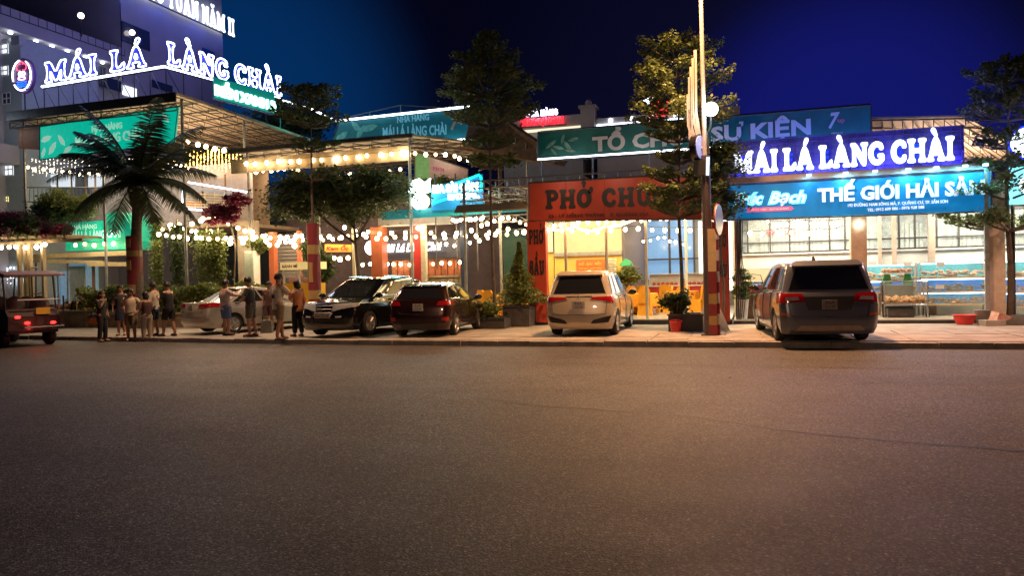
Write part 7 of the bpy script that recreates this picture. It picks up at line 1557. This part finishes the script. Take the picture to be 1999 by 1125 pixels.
# green legged display table with crabs + ice cart
t = thing('ice_cart', 'wheeled glass ice cart heaped with yellow and orange shellfish', 'cart', tuple(at(1765, 625, 6.7))); X0, X1 = at(1727, 600, 6.7).x, at(1811, 600, 6.7).x
zt2 = at(1765, 550, 6.7).z
q = MB()
for x in (X0, X1):
    for y in (6.7, 7.2): q.bar((x, y, .24), (x, y, zt2 if x == X0 else zt2), .025)
q.bar((X0, 6.7, .62), (X1, 6.7, .62), .03); q.bar((X0, 6.7, zt2), (X1, 6.7, zt2), .02); q.bar((X0, 7.2, zt2), (X1, 7.2, zt2), .02); q.build('frame', CHROME, t, w=True)
q = MB(); q.bb((X0, 6.72, .64), (X1, 7.2, .68)); q.build('tray', GALV, t, w=True)
q = MB(); 
for i in range(150): q.ball((random.uniform(X0+.05, X1-.05), random.uniform(6.74, 7.15), .70+random.uniform(0, .14)), random.uniform(.035, .07), 5, 4)
q.build('shellfish', mat('yellow_shellfish', (.65, .48, .16), .6, col2=(.6, .2, .06), var=.3, scale=6), t, w=True, kind='stuff')
q = MB(); q.bb((X0, 6.69, .75), (X1, 6.70, zt2-.04)); q.build('glass', MATS['tank_glass'], t, w=True)
for x in (X0, X1): q = MB(); q.lathe((x, 6.72, .30), [(.06, -.02), (.06, .02)], 10, 'y'); q.build('castor', BLACKP, t, w=True)
q = MB(); q.bb((X0+.1, 6.8, .26), (X0+.8, 7.1, .5)); q.build('lower_basket', STEEL, t, w=True)
t = thing('display_tray', 'green legged tray of crabs standing behind the ice cart', 'tray', tuple(at(1752, 540, 7.3))); X0, X1 = at(1722, 540, 7.3).x, at(1782, 540, 7.3).x; z_ = at(1752, 532, 7.3).z
q = MB(); q.bb((X0, 7.3, z_-.04), (X1, 7.6, z_)); q.build('tray', WHITEP, t, w=True); q = MB()
for i in range(60): q.ball((random.uniform(X0+.03, X1-.03), random.uniform(7.32, 7.55), z_+random.uniform(.01, .09)), random.uniform(.03, .055), 5, 4)
q.build('crabs', mat('crab_red', (.42, .12, .06), .6, col2=(.6, .35, .2)), t, w=True, kind='stuff')
for x in (X0+.12, X1-.15): q = MB(); q.prism([(x-.05, 7.35, z_-.05), (x+.1, 7.35, z_-.05), (x+.16, 7.35, z_-.38), (x-.12, 7.35, z_-.38)], (0, .1, 0)); q.build('green_stand', mat('green_stand', (.05, .3, .08), .5), t, w=True)
q = MB(); q.bb((X0+.0, 7.3, .24), (X1, 7.5, z_-.39)); q.build('base', STEEL, t, w=True)
# price cards
for i, (px, py, Yp) in enumerate(((1836, 517, 7.5), (1835, 560, 7.5), (1957, 517, 7.4), (1957, 540, 7.4), (1772, 516, 7.6), (1703, 515, 7.6))):
    c_ = at(px, py, Yp); s = MB(); s.bb((c_.x-.11, Yp, c_.z-.06), (c_.x+.11, Yp+.01, c_.z+.06)); s.bar((c_.x, Yp+.01, c_.z), (c_.x, Yp+.12, c_.z), .008)
    tag(s.build('price_card', WHITEP, loc=c_), ['small white card at the top of the long blue rack', 'small white card low on the long blue rack', 'white card at the top of the rack right of the pale column', 'lower white card on the rack right of the pale column', 'white card above the crabs on the green legged tray', 'white card beside the tail of the grey people carrier'][i], 'card', 'price cards on the tanks')
# red basin, bucket, boxes, tub
c_ = at(1883, 625, 5.6); t = thing('plastic_basin', 'red plastic basin with purple shellfish on the pavement right', 'basin', (c_.x, 5.6, .13)); q = MB(); q.lathe((c_.x, 5.6, .13), [(.2, 0), (.28, .24), (.31, .25), (.27, .23), (.19, .03)], 20); q.build('bowl', mat('red_plastic', (.65, .04, .04), .35), t, w=True, smooth=True)
q = MB(); q.ball((c_.x, 5.6, .28), .2, 10, 6, (1, 1, .3)); q.build('shellfish', mat('purple_food', (.15, .06, .16), .6), t, w=True)
c_ = at(1917, 625, 5.8); t = thing('bucket', 'grey metal bucket beside the red basin', 'bucket', (c_.x, 5.8, .13)); q = MB(); q.lathe((c_.x, 5.8, .13), [(.14, 0), (.19, .36), (.2, .37), (.17, .36), (.13, .03)], 16); q.build('pail', GALV, t, w=True, smooth=True); q = MB(); q.path([(c_.x+.19*math.cos(a), 5.8, .5-.12*math.sin(a)) for a in np.linspace(0, PI, 9)], .008, 4); q.build('handle', GALV, t, w=True)
c_ = at(1953, 635, 5.4); t = thing('cardboard_box', 'tilted red and white printed box at the foot of the right street tree', 'box', (c_.x, 5.4, .16)); q = MB(); q.box((c_.x, 5.4, .30), (.42, .26, .24), rz=.5, M=Matrix.Rotation(R_(18), 3, 'Y')); q.build('carton', mat('red_white_carton', (.6, .1, .07), .6, col2=(.7, .6, .5), scale=5), t, w=True)
t = thing('tree_mound', 'low soil mound with stones round the foot of the right street tree', 'mound', (6.9, 5.9, .13)); q = MB(); q.lathe((6.95, 5.75, .13), [(1.0, 0), (.8, .12), (.4, .2), (.05, .24)], 18, sy=.6); q.build('soil', SOIL, t, w=True, smooth=True)
q = MB(); q.box((6.15, 5.15, .19), (.5, .4, .14), rz=.2); q.build('stone', CONC, t, w=True)
c_ = at(1319, 630, 2.9); t = thing('plastic_tub', 'red plastic tub against the planter by the lamp pole', 'tub', (c_.x, 2.9, .13)); q = MB(); q.lathe((c_.x, 2.9, .13), [(.12, 0), (.16, .26), (.18, .27), (.15, .25), (.11, .03)], 16); q.build('tub', MATS['red_plastic'], t, w=True, smooth=True); q = MB(); q.path([(c_.x+.17*math.cos(a), 2.9, .4+.05*math.sin(a)) for a in np.linspace(0, PI, 7)], .008, 4); q.build('handle', MATS['red_plastic'], t, w=True)
t = thing('a_board', 'leaning white board behind the foot of the lamp pole', 'board', (-.85, 3.4, .13)); q = MB(); q.prism([(-1.35, 3.2, .14), (-.45, 3.2, .14), (-.95, 3.35, 1.35)], (0, .03, .0)); q.build('panel', WHITEP, t, w=True); q = MB(); q.bar((-.95, 3.4, 1.3), (-.9, 3.9, .14), .015); q.build('stay', GALV, t, w=True)
# small blue sign and white crates in front of shop
t, A, B, C, D = board('sign_board', 'small blue sign with red words beside the white pot', 'sign', 1457, 550, 1489, 550, 1489, 575, 1457, 575, 6.6, mat('small_blue', (.03, .07, .22), .5), .05, WHITEP, fr=.025)
text('CƠM HỘT ĐỘI', grid(A, B, C, D, .08, .18), grid(A, B, C, D, .92, .18), .17, 'lettering', mat('red_letters', (.7, .06, .03), .5, var=0, emit=(1, .1, .05), es=.3), t, .01, .02); text('CHẾ BIẾN HẢI SẢN', grid(A, B, C, D, .08, .74), grid(A, B, C, D, .92, .74), .06, 'lettering', WHT, t, .01, .01)
s = MB(); s.bb((A.x-.03, 6.68, .24), (B.x+.5, 7.2, D.z-.02)); tag(s.build('counter', WOOD, loc=(A.x, 6.9, .24)), 'brown counter below the small blue sign', 'counter')
s = MB(); c_ = at(1487, 600, 6.5); s.bb((c_.x-.12, 6.5, .24), (c_.x+.2, 6.55, .95)); s.bb((c_.x-.12, 6.56, .24), (c_.x-.08, 6.75, .9)); tag(s.build('specials_board', mat('black_white_card', (.4, .38, .33), .6, col2=(.05, .05, .05), scale=9), loc=(c_.x, 6.5, .24)), 'narrow black and white card board left of the grey people carrier', 'board')
# leaves and litter on the road
lt = MB()
for i in range(60):
    x, y = random.uniform(-12, 8), random.uniform(-9, -.2); a = random.uniform(0, 6); s_ = random.uniform(.015, .04); lt.add([(x+s_*math.cos(a), y+s_*math.sin(a), .006), (x+s_*.5*math.cos(a+1.6), y+s_*.5*math.sin(a+1.6), .014), (x-s_*math.cos(a), y-s_*math.sin(a), .006), (x-s_*.5*math.cos(a+1.6), y-s_*.5*math.sin(a+1.6), .008)], [(0, 1, 2, 3)])
tag(lt.build('litter', mat('dry_leaf', (.3, .24, .16), .8)), 'scattered dry leaves on the asphalt', 'litter', kind='stuff')
